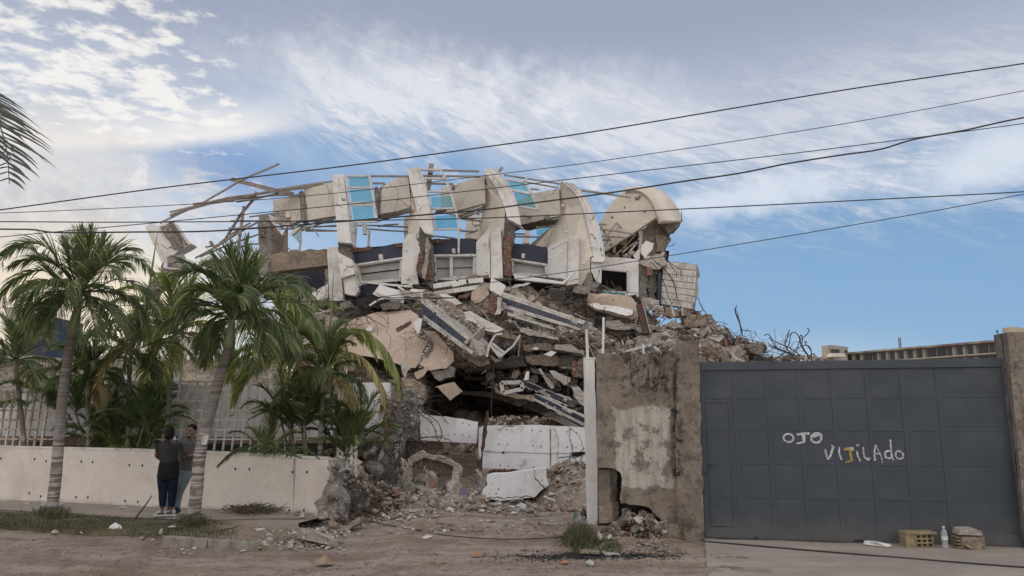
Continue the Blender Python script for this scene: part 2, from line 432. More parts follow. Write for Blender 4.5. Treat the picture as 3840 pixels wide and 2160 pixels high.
# vegetation
def leaf(name, c1, c2, c3, trans=.35):
    s = S(name); k = s.mix(s.ramp(s.noise(1.4, 4), .35, .65), c1, c2); k = s.mix(s.ramp(s.geo.outputs['Random Per Island'], .72, 1.), k, c3)
    k = rand_tint(s, k, .35); s.color(k); s.rough(.42)
    t = s.n.new('ShaderNodeBsdfTranslucent'); g = s.n.new('ShaderNodeMix'); g.data_type = 'RGBA'; s.l.new(k, t.inputs[0])
    mx = s.n.new('ShaderNodeMixShader'); mx.inputs[0].default_value = trans
    s.l.new(s.b.outputs[0], mx.inputs[1]); s.l.new(t.outputs[0], mx.inputs[2]); s.l.new(mx.outputs[0], s.out.inputs[0])
leaf('palm_leaf', (.10, .14, .058), (.145, .19, .075), (.30, .32, .15), .45); leaf('silhouette_leaf', (.030, .036, .026), (.04, .045, .03), (.06, .06, .04), .08)  # second leaf: backlit silhouette painted in as a very dark colour
leaf('young_leaf', (.19, .24, .075), (.25, .29, .09), (.38, .39, .15), .5)
leaf('areca_leaf', (.10, .15, .06), (.15, .205, .08), (.27, .29, .13), .45)
leaf('dry_leaf', (.30, .25, .10), (.24, .18, .10), (.38, .36, .12), .35)
leaf('grass_leaf', (.075, .085, .04), (.10, .105, .05), (.22, .19, .11), .3)
s = S('palm_trunk'); rg = s.noise(1, 4, .6, s.map((.8, .8, 26))); w = s.noise(5, 6)
zz = s.xyz()[2]; lime = s.ramp(zz, 2.3, 1.1)
k = s.mix(s.ramp(rg, .38, .62), (.10, .085, .075), (.20, .18, .165)); k2 = s.mix(s.ramp(s.math('ADD', rg, s.math('MULTIPLY', w, .4)), .62, .76), (.36, .335, .32), (.13, .11, .10))
s.color(s.mix(lime, k, k2)); s.rough(.9); s.bump(rg, .9, .03)
s = S('crownshaft'); s.color(s.mix(s.ramp(s.noise(3, 4), .4, .7), (.16, .19, .10), (.21, .21, .13))); s.rough(.5)
s = S('stem'); s.color(s.mix(s.ramp(s.noise(1, 4, .6, s.map((2, 2, 14))), .45, .6), (.10, .115, .055), (.15, .13, .08))); s.rough(.7)
s = S('bark_thin'); s.color((.07, .055, .042)); s.rough(.95)
# street
s = S('ground')
X, Y_, Z = s.xyz()
a = s.noise(.55, 6, .6); b = s.noise(7, 8, .7); rut = s.noise(1, 6, .6, s.map((.35, 3.2, 1)))
k = s.mix(s.ramp(a, .35, .65), (.32, .25, .195), (.26, .195, .15)); k = s.mix(s.ramp(rut, .40, .62, 0, .75), k, (.44, .37, .315))
k = s.mix(s.ramp(s.noise(1.1, 7, .7), .48, .62, 0, .7), k, (.22, .155, .115)); k = s.mix(s.ramp(b, .52, .66, 0, .75), k, (.16, .12, .095)); k = s.mix(s.ramp(s.noise(26, 6, .7), .58, .70, 0, .8), k, (.42, .37, .33))
ash = G(2230, 2088); dx = s.math('DIVIDE', s.math('SUBTRACT', X, ash.x), 1.45); dy = s.math('DIVIDE', s.math('SUBTRACT', Y_, ash.y), .42)
f = s.math('ADD', s.math('ADD', s.math('MULTIPLY', dx, dx), s.math('MULTIPLY', dy, dy)), s.math('MULTIPLY', s.math('SUBTRACT', s.noise(5, 8, .75), .5), 3.2)); k = s.mix(s.ramp(f, .9, .3, 0, .9), k, (.025, .024, .023))
s.color(k); s.rough(.95); s.bump(s.math('ADD', s.math('ADD', b, rut), s.noise(40, 5, .7)), 1., .045)
s = S('pavement'); a = s.noise(.8, 6); b = s.noise(16, 7, .7)
cr = s.ramp(s.vor(.9, 'DISTANCE_TO_EDGE', s.map((1, 1, 1), loc=(.4, .2, 0))), .0, .012)
k = s.mix(s.ramp(a, .35, .65), (.315, .275, .24), (.25, .215, .185)); k = s.mix(s.ramp(b, .5, .7, 0, .5), k, (.19, .16, .135)); k = s.mix(s.ramp(s.noise(1, 7, .7, s.map((.5, 2.5, 1))), .5, .68, 0, .6), k, (.42, .36, .31))
s.color(k); s.rough(.9); s.bump(b, .5, .015)
s = S('kerb'); a = s.noise(6, 7, .7); s.color(s.mix(s.ramp(a, .4, .65), (.27, .245, .215), (.15, .135, .115))); s.rough(.9); s.bump(a, .7, .02)
s = S('verge'); a = s.noise(2, 6); s.color(s.mix(s.ramp(s.math('ADD', a, s.ramp(s.xyz()[0], -6.5, -3.6, -.1, .35)), .35, .65), (.09, .085, .045), (.25, .195, .145))); s.rough(1); s.bump(s.noise(20), .8, .03)
# old rendered gatepost wall: stains and an old pale paint patch where someone painted it
def wallmat(name, patch=True):
    s = S(name); X, Y_, Z = s.xyz()
    a = s.noise(1.6, 7, .62); b = s.noise(9, 8, .72); c3 = s.noise(28, 5, .7)
    k = s.mix(s.ramp(a, .35, .65), (.195, .16, .13), (.27, .23, .19))
    k = s.mix(s.ramp(s.noise(2.6, 8, .68), .50, .60, 0, .75), k, (.125, .10, .082)); k = s.mix(s.ramp(b, .50, .64, 0, .8), k, (.095, .075, .06)); k = s.mix(s.ramp(c3, .54, .66, 0, .7), k, (.36, .305, .26))
    k = s.mix(s.ramp(s.noise(.9, 4), .52, .75, 0, .5), k, (.20, .19, .165))
    if patch:
        def box(x0, x1, z0, z1, soft, amp):
            n_ = s.math('ADD', s.math('MULTIPLY', s.math('SUBTRACT', s.noise(3.2, 8, .75), .5), amp*1.6), s.math('MULTIPLY', s.math('SUBTRACT', s.noise(15, 6, .7), .5), amp*.5))
            f = None
            for v, lo, hi in ((X, x0, x1), (Z, z0, z1)):
                for e, sg in ((lo, 1), (hi, -1)):
                    t = s.math('ADD', s.math('MULTIPLY', s.math('SUBTRACT', v, e), sg), n_)
                    t = s.ramp(t, 0, soft); f = t if f is None else s.math('MULTIPLY', f, t)
            return f
        p0 = P(2305, 1525, 11.75); p1 = P(2525, 1835, 11.6)
        drip = s.noise(1, 7, .7, s.map((9, 9, 1.3)))
        q = box(p0.x, p1.x, p1.z, p0.z, .03, .22); q = s.math('MULTIPLY', q, s.ramp(drip, .40, .62, 1, .45)); q = s.math('MULTIPLY', q, s.ramp(s.noise(2.6, 9, .74), .50, .57, 1, .12))
        k = s.mix(q, k, (.47, .45, .40))
        st = box(P(2320, 1330, 11.7).x, P(2535, 1330, 11.7).x, P(2400, 1500, 11.7).z, P(2400, 1320, 11.7).z+.3, .25, .5)
        st2 = box(P(2500, 1330, 11.6).x, P(2548, 1330, 11.6).x, P(2400, 1800, 11.6).z, P(2400, 1340, 11.6).z, .08, .2)
        st = s.math('MULTIPLY', s.math('MAXIMUM', st, st2), s.math('MAXIMUM', s.ramp(drip, .46, .60, 0, .9), s.ramp(s.noise(6, 9, .75), .47, .56))); k = s.mix(st, k, (.022, .02, .019))
        ms = s.math('MULTIPLY', s.ramp(Z, .55, .0), s.ramp(s.noise(5, 6), .42, .62)); k = s.mix(ms, k, (.05, .05, .03))
    else:
        ms = s.ramp(s.noise(1, 7, .7, s.map((6, 6, .7))), .48, .62); k = s.mix(ms, k, (.045, .04, .036))
        k = s.mix(s.ramp(s.noise(2.2, 5), .5, .7, 0, .6), k, (.30, .28, .235))
    s.color(k); s.rough(.95); s.bump(s.math('ADD', s.math('ADD', b, s.math('MULTIPLY', c3, .4)), a), 1., .035)
wallmat('old_render'); wallmat('pillar_render', False)
s = S('gate_paint'); a = s.noise(1.2, 4); d = s.ramp(s.math('ADD', s.xyz()[2], s.math('MULTIPLY', s.noise(6, 5), .5)), .75, .25)
rs = s.math('MULTIPLY', s.ramp(s.noise(11, 8, .75), .58, .64), s.ramp(s.xyz()[2], .55, .05)); k = s.mix(s.ramp(s.math('ADD', a, s.math('MULTIPLY', s.noise(1, 6, .7, s.map((5, 5, .6))), .5)), .55, .95), (.031, .042, .058), (.039, .051, .068)); s.color(s.mix(rs, s.mix(s.math('MULTIPLY', d, .6), k, (.105, .10, .093)), (.12, .065, .04))); s.rough(s.ramp(s.noise(2.2, 7, .7), .4, .65, .36, .62)); s.bump(s.noise(3, 5), .14, .02)
def paint(name, c):
    s = S(name); tr = s.n.new('ShaderNodeBsdfTransparent'); mx = s.n.new('ShaderNodeMixShader'); s.color(c); s.rough(.7)
    f = s.ramp(s.noise(1, 7, .8, s.map((20, 20, 60))), .38, .56, .2, 1); s.l.new(f, mx.inputs[0])
    s.l.new(tr.outputs[0], mx.inputs[1]); s.l.new(s.b.outputs[0], mx.inputs[2]); s.l.new(mx.outputs[0], s.out.inputs[0])
paint('brush_white', (.55, .55, .57)); paint('brush_yellow', (.42, .30, .07)); paint('brush_thin', (.34, .35, .37))
s = S('hotel_wall'); s.color(s.mix(s.ramp(s.noise(.25, 5), .4, .7), (.42, .375, .30), (.32, .285, .23))); s.rough(.9)
s = S('hotel_roof'); s.color(s.mix(s.ramp(s.noise(.2, 5), .4, .6), (.19, .13, .11), (.34, .32, .25))); s.rough(.9)
s = S('hotel_white'); s.color((.62, .58, .52)); s.rough(.8)
s = S('window_dark'); s.color((.025, .027, .03)); s.rough(.3)
s = S('window_grey'); s.color((.33, .31, .27)); s.rough(.7)
def plain(name, c, r=.7, nz=.0):
    s = S(name)
    s.b.inputs['Specular IOR Level'].default_value = .15 if r > .55 else .5
    if nz: s.color(s.mix(s.ramp(s.noise(9, 5), .4, .65), c, tuple(x*(1-nz) for x in c)))
    else: s.color(c)
    s.rough(r)
    if r >= .9: s.bump(s.noise(1, 5, .6, s.map((16, 16, 7)), 1.2), .9, .02)
plain('skin_dark', (.13, .07, .045), .5, .2); plain('skin_mid', (.20, .115, .075), .5, .15); plain('hair', (.010, .009, .009), .6)
plain('black_cloth', (.014, .014, .016), .9, .2); plain('charcoal_cloth', (.034, .034, .038), .9, .25); plain('grey_cloth', (.095, .095, .10), .95, .2)
plain('navy_denim', (.012, .017, .034), .9, .3); plain('light_denim', (.16, .21, .25), .9, .3); plain('shoe_white', (.36, .36, .38), .6, .2); plain('shoe_dark', (.03, .03, .032), .6)
plain('mask_blue', (.50, .62, .72), .8); plain('paper', (.50, .48, .46), .85, .3); plain('cardboard', (.30, .215, .15), .9, .2); plain('orange_plastic', (.33, .17, .115), .6, .2)
plain('green_plastic', (.06, .15, .07), .4); plain('pvc', (.66, .65, .63), .5, .2); plain('blue_bucket', (.03, .07, .13), .6); plain('block_tan', (.30, .245, .16), .95, .35)
plain('purple_cloth', (.15, .14, .20), .9, .2); plain('tarp_blue', (.12, .36, .44), .6, .3); plain('black_plastic', (.012, .012, .013), .35); plain('trellis_paint', (.72, .68, .63), .7, .35); plain('trellis_rusted', (.55, .46, .40), .8, .55)
s = S('bottle_plastic'); tr = s.n.new('ShaderNodeBsdfTransparent'); tr.inputs[0].default_value = (.9, .92, .93, 1); mx = s.n.new('ShaderNodeMixShader'); mx.inputs[0].default_value = .35
s.color((.6, .64, .66)); s.rough(.1); s.l.new(tr.outputs[0], mx.inputs[1]); s.l.new(s.b.outputs[0], mx.inputs[2]); s.l.new(mx.outputs[0], s.out.inputs[0])
# ------------------------------------------------------------------ ground, street edge
def axis(a, b, step, far0, far1):
    v = list(np.arange(a, b+1e-6, step)); k = step; x = b
    while x < far1: k *= 1.5; x += k; v.append(x)
    k = step; x = a
    while x > far0: k *= 1.5; x -= k; v.insert(0, x)
    return v
def hstreet(x, y):
    if not (-9.5 < x < 9.5 and 4.5 < y < 19): return 0.
    p = Vector((x, y, 0)); e = min(1, (9.5-abs(x))/1.5, (y-4.5), (19-y))
    h = noise.noise(Vector((x*.28, y*2.6, 3)))*.035 + noise.noise(p*.6)*.03 + noise.fractal(p*3.3, 1, 2, 4)*.016
    m = math.exp(-(((x+1.9)/1.7)**2+((y-13.8)/1.2)**2)); h += m*.10
    h += noise.ridged_multi_fractal(p*1.9+Vector((3, 1, 0)), 1, 2, 5, 1, 2)*.024-.024
    if x > 3.0 and y < 11.5: h = h*.2-.03
    if x < -1.6: h -= .05*min(1, (-1.6-x)/.5)
    return h*max(0, e)
def build_ground():
    xs = axis(-9.6, 9.6, .075, -2500, 2500); ys = axis(5., 17., .06, -300, 3500)
    V = [(x, y, hstreet(x, y)) for y in ys for x in xs]; nx = len(xs)
    Fc = [(j*nx+i, j*nx+i+1, (j+1)*nx+i+1, (j+1)*nx+i) for j in range(len(ys)-1) for i in range(nx-1)]
    mb = MB(); mb.add(V, Fc); tag(mb.build('ground', 'ground', smooth=True, loc=(0, 0, 0)), kind='structure')
build_ground()
ZP = .10
def sheet(name, near, far, z, mat, n=60, amp=.01, skirt=.2):
    """pavement-like solid strip between two px lines on the ground"""
    mb = MB(); A = [G(p[0], p[1], z) for p in near]; B = [G(p[0], p[1], z) for p in far]
    def at(L, t):
        t *= len(L)-1; i = min(int(t), len(L)-2); return L[i].lerp(L[i+1], t-i)
    V = []; rows = 9
    for j in range(rows):
        for i in range(n+1):
            p = at(A, i/n).lerp(at(B, i/n), max(0, j-1)/(rows-2)); p.z += noise.noise(p*1.7)*amp
            if name == 'verge': p.z -= .12*max(0, i/n-.72)/.28
            if j == 0: p.z -= skirt
            V.append(p)
    mb.add(V, [(j*(n+1)+i, j*(n+1)+i+1, (j+1)*(n+1)+i+1, (j+1)*(n+1)+i) for j in range(rows-1) for i in range(n)])
    return tag(mb.build(name, mat, loc=(0, 0, 0)), kind='structure')
sheet('pavement', [(-300, 1893), (0, 1909), (330, 1926), (600, 1939), (880, 1953), (1120, 1962)], [(-300, 1862), (0, 1870), (330, 1884), (600, 1893), (880, 1907), (1260, 1924)], ZP, 'pavement')
sheet('verge', [(-300, 1945), (0, 1962), (330, 1978), (600, 1999), (945, 2027), (1050, 2030)], [(-300, 1891), (0, 1907), (330, 1924), (600, 1937), (880, 1951), (1130, 1962)], ZP-.04, 'verge', amp=.03)
# concrete apron in front of the gate
mb = MB()
q = [G(2642, 2022, .02), G(4300, 2064, .02), G(4700, 2600, .02), G(2700, 2600, .02)]
V = []; n = 70
for j in range(n+1):
    for i in range(n+1):
        p = bil(q, i/n, j/n); p.z += noise.noise(p*1.3)*.008; V.append(p)
mb.add(V, [(j*(n+1)+i, (j+1)*(n+1)+i, (j+1)*(n+1)+i+1, j*(n+1)+i+1) for j in range(n) for i in range(n)])
tag(mb.build('driveway', 'pavement', loc=(0, 0, 0)), kind='structure')
# kerb stones
kp = [(609, 2011), (775, 2022), (779, 2022.4), (946, 2036)]
for i in (0, 2):
    a = G(*kp[i], .075); b = G(*kp[i+1], .075); d = (b-a).normalized(); n_ = Vector((-d.y, d.x, 0))
    mb = MB(); A = [a, b, b-Vector((0, 0, .2)), a-Vector((0, 0, .2))]; mb.loft([p for p in A], [p+n_*.14 for p in A])
    tag(mb.build('kerb', 'kerb', bevel=.012), kind='structure')
# loose stones and dust of rubble over the dirt (nobody could count them)
def gz(x, y): return hstreet(x, y)
rnd = random.Random(11)
mb = MB()
def scat(n, px, py, s0, s1, mats, power=2., plate=.5, zadd=0., mbx=None):
    for _ in range(n):
        p = G(rnd.uniform(*px), rnd.uniform(*py)); s_ = s0+(s1-s0)*rnd.random()**power
        chunk(mbx or mb, (p.x, p.y, gz(p.x, p.y)+s_*.15+zadd), s_, rnd, plate, rnd.choice(mats), flat=True)
# materials: 0 grey 1 pale 2 brown 3 brick 4 white 5 char
scat(3800, (-50, 2600), (1990, 2160), .006, .045, (0, 1, 2, 2, 2, 2, 1), 3)
scat(1100, (1180, 2200), (1890, 2010), .015, .10, (0, 1, 2, 2, 2, 1, 3, 4), 2.5)
scat(1500, (1200, 2010), (1858, 1930), .03, .22, (0, 1, 1, 0, 2, 0, 3, 4, 1, 1, 0), 2.)
scat(500, (1170, 1640), (1890, 1965), .03, .16, (0, 1, 1, 0, 2, 4, 1), 1.8)
scat(900, (960, 1290), (1950, 2050), .015, .13, (1, 1, 0, 4, 2), 2.2); scat(300, (860, 1120), (1945, 2035), .01, .06, (2, 1, 2), 2, zadd=.05)
scat(380, (2000, 2250), (1880, 1925), .04, .2, (2, 2, 3, 0, 1, 2), 1.4)
scat(120, (530, 1000), (1985, 2070), .02, .09, (1, 4, 2), 1.6)
scat(260, (2150, 2500), (1990, 2070), .02, .12, (1, 2, 2, 0), 1.8)
scat(700, (2660, 3900), (2030, 2150), .004, .028, (1, 2, 2, 0, 5), 3, zadd=.035); scat(260, (2660, 3850), (2018, 2046), .006, .05, (1, 2, 2), 2.5, zadd=.035)
tag(mb.build('gravel', ['broken_concrete', 'pale_rubble', 'brown_rubble', 'brick_rubble', 'white_rubble', 'char'], loc=(0, 0, 0)), kind='stuff')
mb = MB()
scat(1500, (1950, 2560), (2062, 2108), .008, .04, (0,), 2.5); scat(700, (1800, 2300), (2074, 2116), .006, .03, (0,), 2.5); scat(700, (2080, 2420), (2070, 2100), .01, .05, (0,), 1.8)
tag(mb.build('burnt_ash', 'char', loc=(0, 0, 0)), kind='stuff')
# grass
def blades(name, spots, mat='grass_leaf', label=None):
    mb = MB()
    for (x, y, z, h) in spots:
        a = rnd.uniform(0, 6.28); w = rnd.uniform(.003, .006); b = rnd.uniform(.2, .9)*h; c = rnd.uniform(0, 6.28)
        d = Vector((math.cos(a), math.sin(a), 0))*w; t = Vector((math.cos(c), math.sin(c), 0))*b; p = Vector((x, y, z))
        mb.add([p-d, p+d, p+t*.35+d*.7+Vector((0, 0, h*.6)), p+t*.35-d*.7+Vector((0, 0, h*.6)), p+t+Vector((0, 0, h))], [(0, 1, 2, 3), (3, 2, 4)])
    return tag(mb.build(name, mat, loc=(0, 0, 0)), kind='stuff')
sp = []
while len(sp) < 9000:
    px = rnd.uniform(-120, 1120); t = rnd.random()
    yn = np.interp(px, [-120, 0, 330, 600, 945, 1120], [1950, 1962, 1980, 2000, 2028, 2030]); yf = np.interp(px, [-120, 0, 330, 600, 880, 1120], [1900, 1909, 1926, 1939, 1953, 1964])
    p = G(px, yf+(yn-yf)*t, ZP)
    dn = noise.noise(Vector((p.x*.9, p.y*1.4, 5)))+.35 - max(0, (px-750)/420)
    if rnd.random() < dn+.12: sp.append((p.x, p.y, ZP-.045+noise.noise(p*1.7)*.03, rnd.uniform(.02, .06)))
for c in ((195, 1923), (725, 1957)):
    for _ in range(900):
        p = G(c[0]+rnd.gauss(0, 28), c[1]+rnd.uniform(-8, 16), ZP); sp.append((p.x, p.y, ZP, rnd.uniform(.06, .14)))
blades('verge_grass', sp)
sp = []
for _ in range(3200):
    p = G(2180+rnd.gauss(0, 42), 2030+rnd.gauss(0, 13)); sp.append((p.x, p.y, 0, max(.03, .30*math.exp(-((p.x-G(2180, 2030).x)/.22)**2)*rnd.uniform(.4, 1))))
for _ in range(700):
    p = G(rnd.uniform(2150, 2330), rnd.uniform(2040, 2075)); sp.append((p.x, p.y, 0, rnd.uniform(.03, .08)))
blades('roadside_grass', sp)

# ------------------------------------------------------------------ low garden wall on the left
gw = thing('garden_wall', 'long low pale plastered wall beside the pavement, broken off at its right end', 'wall', G(600, 1905, ZP))
GWX = [(-400, 1864, 1660), (-200, 1867, 1669), (0, 1873, 1678), (240, 1884, 1683), (465, 1894, 1689), (700, 1904, 1698), (920, 1912, 1708), (1100, 1920, 1717)]
fr = []
for x, yb, yt in GWX:
    b = G(x, yb, ZP); zt_ = P(x, yt, b.y).z; fr.append((b, Vector((b.x, b.y, zt_))))
xe = fr[-1][0]; de = (fr[-1][0]-fr[-2][0]).normalized(); n = len(fr)
def gw_at(px, py, off=0.):
    d = ray(px, py)
    for (a, _), (b, _) in zip(fr, fr[1:]+[(xe+de*3, None)]):
        nn = Vector((b.y-a.y, a.x-b.x, 0)); nn = nn.normalized(); nn = -nn if nn.y > 0 else nn; k = (a-Vector((0, 0, CAMZ))).dot(nn)/d.dot(nn); q = Vector((0, 0, CAMZ))+d*k
        if (q-a).dot(b-a) <= (b-a).dot(b-a)+1e-6: return q+nn*off
    return q
mb = MB(); low = Vector((0, 0, -.12)); bk = Vector((.03, .2, 0)); V = []
for a, t_ in fr: V += [a+low, t_, t_+bk, a+low+bk]
Fc = []
for i in range(n-1): a = 4*i; b = a+4; Fc += [(a, b, b+1, a+1), (a+1, b+1, b+2, a+2), (a+3, a+2, b+2, b+3)]
mb.add(V, Fc)
E_ = jagged([gw_at(1100, 1717)]+[gw_at(*p) for p in [(1222, 1723), (1236, 1790), (1214, 1838), (1182, 1890), (1200, 1940), (1100, 1935)]], .02, {1, 2, 3, 4}, .05, random.Random(5))
mb.loft(E_, [p+bk for p in E_]); mb.build('wall', 'garden_wall_paint', gw)
mb = MB(); T = [t_ for a, t_ in fr]+[gw_at(1222, 1722)]
for a, b in zip(T, T[1:]):
    u = Vector((0, 0, .032)); f_ = Vector((0, -.015, 0)); r_ = Vector((.03, .23, 0)); mb.loft([a+f_, b+f_, b+f_+u, a+f_+u], [a+r_, b+r_, b+r_+u, a+r_+u])
mb.build('coping', 'white_concrete', gw)
mb = MB(); A = [P(*p, 12.85) for p in [(1226, 1722), (1254, 1724), (1262, 1790), (1274, 1850), (1292, 1905), (1280, 1945), (1200, 1948), (1192, 1905), (1182, 1885), (1205, 1862), (1220, 1838), (1240, 1790)]]
A = jagged(A, .03, None, .07, rnd); mb.loft(A, [p+Vector((.05+rnd.uniform(-.04, .04), .34, rnd.uniform(-.03, .03))) for p in A]); rocky(mb.build('broken_end', 'broken_concrete', gw), .055, .06)
c3 = crop(0, 1400, 1.907); c4 = crop(500, 1500, 2.196)
hol = c3([(8, 608), (250, 615), (332, 629), (212, 857), (293, 880), (583, 631), (665, 635), (545, 885), (630, 887), (928, 657), (1020, 659), (897, 913), (988, 919)])+c4([(843, 568), (958, 570), (815, 872), (932, 875), (1312, 593), (1433, 593), (1287, 909), (1408, 909)])
for (px, py) in hol:
    c = gw_at(px, py, .004); mb = MB(); mb.loft([c+Vector((math.cos(a)*.022, 0, math.sin(a)*.025)) for a in np.linspace(0, 6.0, 10)], [c+Vector((math.cos(a)*.022, .05, math.sin(a)*.025)) for a in np.linspace(0, 6.0, 10)])
    mb.build('weep_hole', 'dark_inside', gw)
# ------------------------------------------------------------------ the rubble mass
C1 = crop(500, 560, 2.415); C2 = crop(1200, 560, 2.415); C3 = crop(1700, 560, 2.415); C4 = crop(2150, 650, 2.414); C5 = crop(1100, 1050, 2.898)
C6 = crop(1550, 1050, 2.634); C7 = crop(1100, 1500, 2.196); C8 = crop(1100, 1200, 2.07); C9 = crop(2450, 1100, 3.62); C10 = crop(2100, 1250, 1.705); C11 = crop(2600, 1200, 1.5097)
CT = np.array([(1150,1060,26.5),(1400,1100,26),(1700,1090,26.3),(2100,1080,26.3),(2300,1120,26),(2600,1190,26),(1200,1250,24),(1400,1200,25),(1700,1200,23),(2000,1180,23.6),(2300,1200,24.5),(2600,1280,23.5),(1250,1400,22),(1500,1350,23.5),(1750,1330,21.7),(2000,1310,22),(2200,1310,21.5),(2500,1340,21),(2650,1340,21),
 (1700,1440,27.5),(1900,1430,27.5),(1660,1520,26.5),(1800,1500,27.5),(1950,1500,27),(1750,1590,24),(2000,1590,23),(2140,1420,23),(2190,1380,21.5),(2180,1520,23),(2150,1600,22),(1450,1560,20),(1550,1480,21),(1560,1580,21),(1300,1500,21),(1500,1660,18.5),(1800,1660,19.5),(2200,1700,18.5),(1300,1660,18.5),
 (2700,1250,25),(2900,1340,25),(3050,1345,25),(2700,1500,21),(3000,1500,21.5),(2400,1500,20),(2300,1640,19),(2800,1650,19),(3060,1600,20),(2300,1850,18.2),(2800,1850,18.2),(3300,1850,18.5),(3300,1600,22),(3500,1750,20),(3200,1450,23.5),(0,1360,30),(300,1350,29),(600,1340,28),(900,1340,27),(1080,1270,26.5),(0,1500,23),(400,1500,22.5),(800,1500,22),(1100,1500,21.5),(0,1690,21),(500,1690,20.5),(1000,1690,19.5),(-400,1690,21.5),(-400,1400,29)], dtype=float)
def heapY(px, py):
    d = ((CT[:, 0]-px)**2+((CT[:, 1]-py)*1.25)**2)+60.; w = d**-1.9
    return float((w*CT[:, 2]).sum()/w.sum())
HPOLY = [(1150,1110),(1190,1085),(1300,1070),(1500,1060),(1700,1085),(1900,1095),(2100,1080),(2250,1085),(2400,1130),(2470,1185),(2490,1245),(2530,1240),(2560,1195),(2590,1183),(2640,1196),(2698,1222),(2781,1280),(2837,1305),(2906,1350),(3060,1352),(3260,1420),(3420,1560),(3500,1700),(3560,1850),(2260,1850),(2215,1712),(1280,1720),(1150,1735),(560,1700),(-500,1690),(-700,1600),(-600,1450),(-300,1380),(0,1360),(120,1345),(300,1350),(420,1352),(560,1335),(700,1345),(860,1360),(1000,1330),(1080,1250),(1120,1170)]
def inpoly(x, y, P_=HPOLY):
    c = False; j = len(P_)-1
    for i in range(len(P_)):
        if (P_[i][1] > y) != (P_[j][1] > y) and x < (P_[j][0]-P_[i][0])*(y-P_[i][1])/(P_[j][1]-P_[i][1])+P_[i][0]: c = not c
        j = i
    return c
def build_heap():
    st = 11; xs = list(range(-720, 3600, st)); ys = list(range(1050, 1890, st)); idx = {}; V = []; Fc = []
    for j, y in enumerate(ys):
        for i, x in enumerate(xs):
            p = P(x, y, heapY(x, y)); q = p*1.1
            p += Vector((noise.fractal(q*1.3+Vector((9, 0, 0)), 1, 2, 4)*.30, noise.fractal(q*.9, 1, 2, 5)*.55, noise.fractal(q*1.4+Vector((0, 7, 0)), 1, 2, 4)*.28)); idx[i, j] = len(V); V.append(p)
    for j in range(len(ys)-1):
        for i in range(len(xs)-1):
            if inpoly(xs[i]+st/2, ys[j]+st/2): Fc.append((idx[i, j+1], idx[i+1, j+1], idx[i+1, j], idx[i, j]))
    used = sorted({k for f in Fc for k in f}); mp = {k: n for n, k in enumerate(used)}
    mb = MB(); mb.add([V[k] for k in used], [tuple(mp[k] for k in f) for f in Fc]); mb.m = [0]*len(Fc)
    o = mb.build('rubble_heap', ['heap'], loc=(0, 0, 0)); so_ = o.modifiers.new('s', 'SOLIDIFY'); so_.thickness = .3; so_.offset = -1
    tag(o, kind='stuff')
broken('heap', (.30, .25, .205), (.16, .13, .105), (.46, .40, .345), .9, tint=.05)
build_heap()
rnd = random.Random(21)
RM = ['broken_concrete', 'pale_rubble', 'brown_rubble', 'brick_rubble', 'white_rubble', 'beige_slab']
mb = MB()
def incav(x, y): return 1640 < x < 2210 and 1385+(x-1640)*.02 < y < 1575
def hp(x, y, off=.0):
    return P(x, y, heapY(x, y)-off)
n = 0
while n < 3400:
    x, y = rnd.uniform(1150, 3060), rnd.uniform(1060, 1400) if rnd.random() < .8 else rnd.uniform(1400, 1700)
    if not inpoly(x, y+14) or (incav(x, y) and rnd.random() < .75): continue
    s_ = .06+.34*rnd.random()**2.4; chunk(mb, hp(x, y, .15), s_, rnd, .5, rnd.choices(range(6), (6, 6, 5, 1.3, 1.5, 2))[0]); n += 1
tag(mb.build('broken_masonry', RM, loc=(0, 0, 0)), kind='stuff')
# single large lumps on the heap
groups = {'chunks of concrete on the rubble slope': [], }
LMK = [((1290, 1130), 'below the first rib of the ruin'), ((1230, 1230), 'behind the drooping green palm frond'), ((1480, 1130), 'under the fallen white fascia'), ((1650, 1130), 'right above the steep tiled beam'), ((1760, 1230), 'between the two tiled beams'),
       ((1900, 1120), 'below the third rib'), ((2040, 1130), 'beside the dark ribbed grille'), ((2250, 1170), 'at the left end of the cracked beige beam'), ((2400, 1280), 'beside the leaning rusty steel beam'), ((2560, 1300), 'above the right pilaster of the old wall'), ((2300, 1300), 'above the middle of the old wall'),
       ((1950, 1290), 'below the long tiled beam'), ((1850, 1360), 'on the roof of the dark hollow'), ((2120, 1330), 'above the white post'), ((2700, 1260), 'near the crest boulder of the right slope'), ((2780, 1320), 'around the smooth white roof slab'), ((2900, 1345), 'at the foot of the right slope over the gate'),
       ((1350, 1580), 'beside the tall white wall'), ((1450, 1560), 'left of the dark hollow'), ((1560, 1650), 'under the bluish parapet'), ((1700, 1650), 'in the shade under the two parapets'), ((2000, 1600), 'behind the cracked parapet'), ((2150, 1450), 'in the hollow beside the white post')]
MW = {'broken_concrete': 'dark grey concrete', 'pale_rubble': 'pale grey concrete', 'brown_rubble': 'brown dusty masonry', 'beige_slab': 'beige plastered', 'white_rubble': 'white plaster', 'brick_rubble': 'reddish brick'}
def lump(x, y, off, size, mat, rank):
    plate = rnd.random() < .4; mb = MB(); chunk(mb, hp(x, y, off), size, rnd, 2. if plate else -1.)
    near = min(LMK, key=lambda l: (l[0][0]-x)**2+((l[0][1]-y)*1.3)**2)[1]
    lab = '%s %s %s %s' % (rank, 'flat' if plate else 'blocky', MW[mat]+(' slab' if plate else ' chunk'), near)
    return tag(rocky(mb.build('concrete_chunk', mat), size*.10, size*.22, 3), lab, 'rubble', 'large lumps of broken masonry in the ruin')
def rank(s_): return 'small' if s_ < .42 else ('mid-sized' if s_ < .56 else 'big')
n = 0
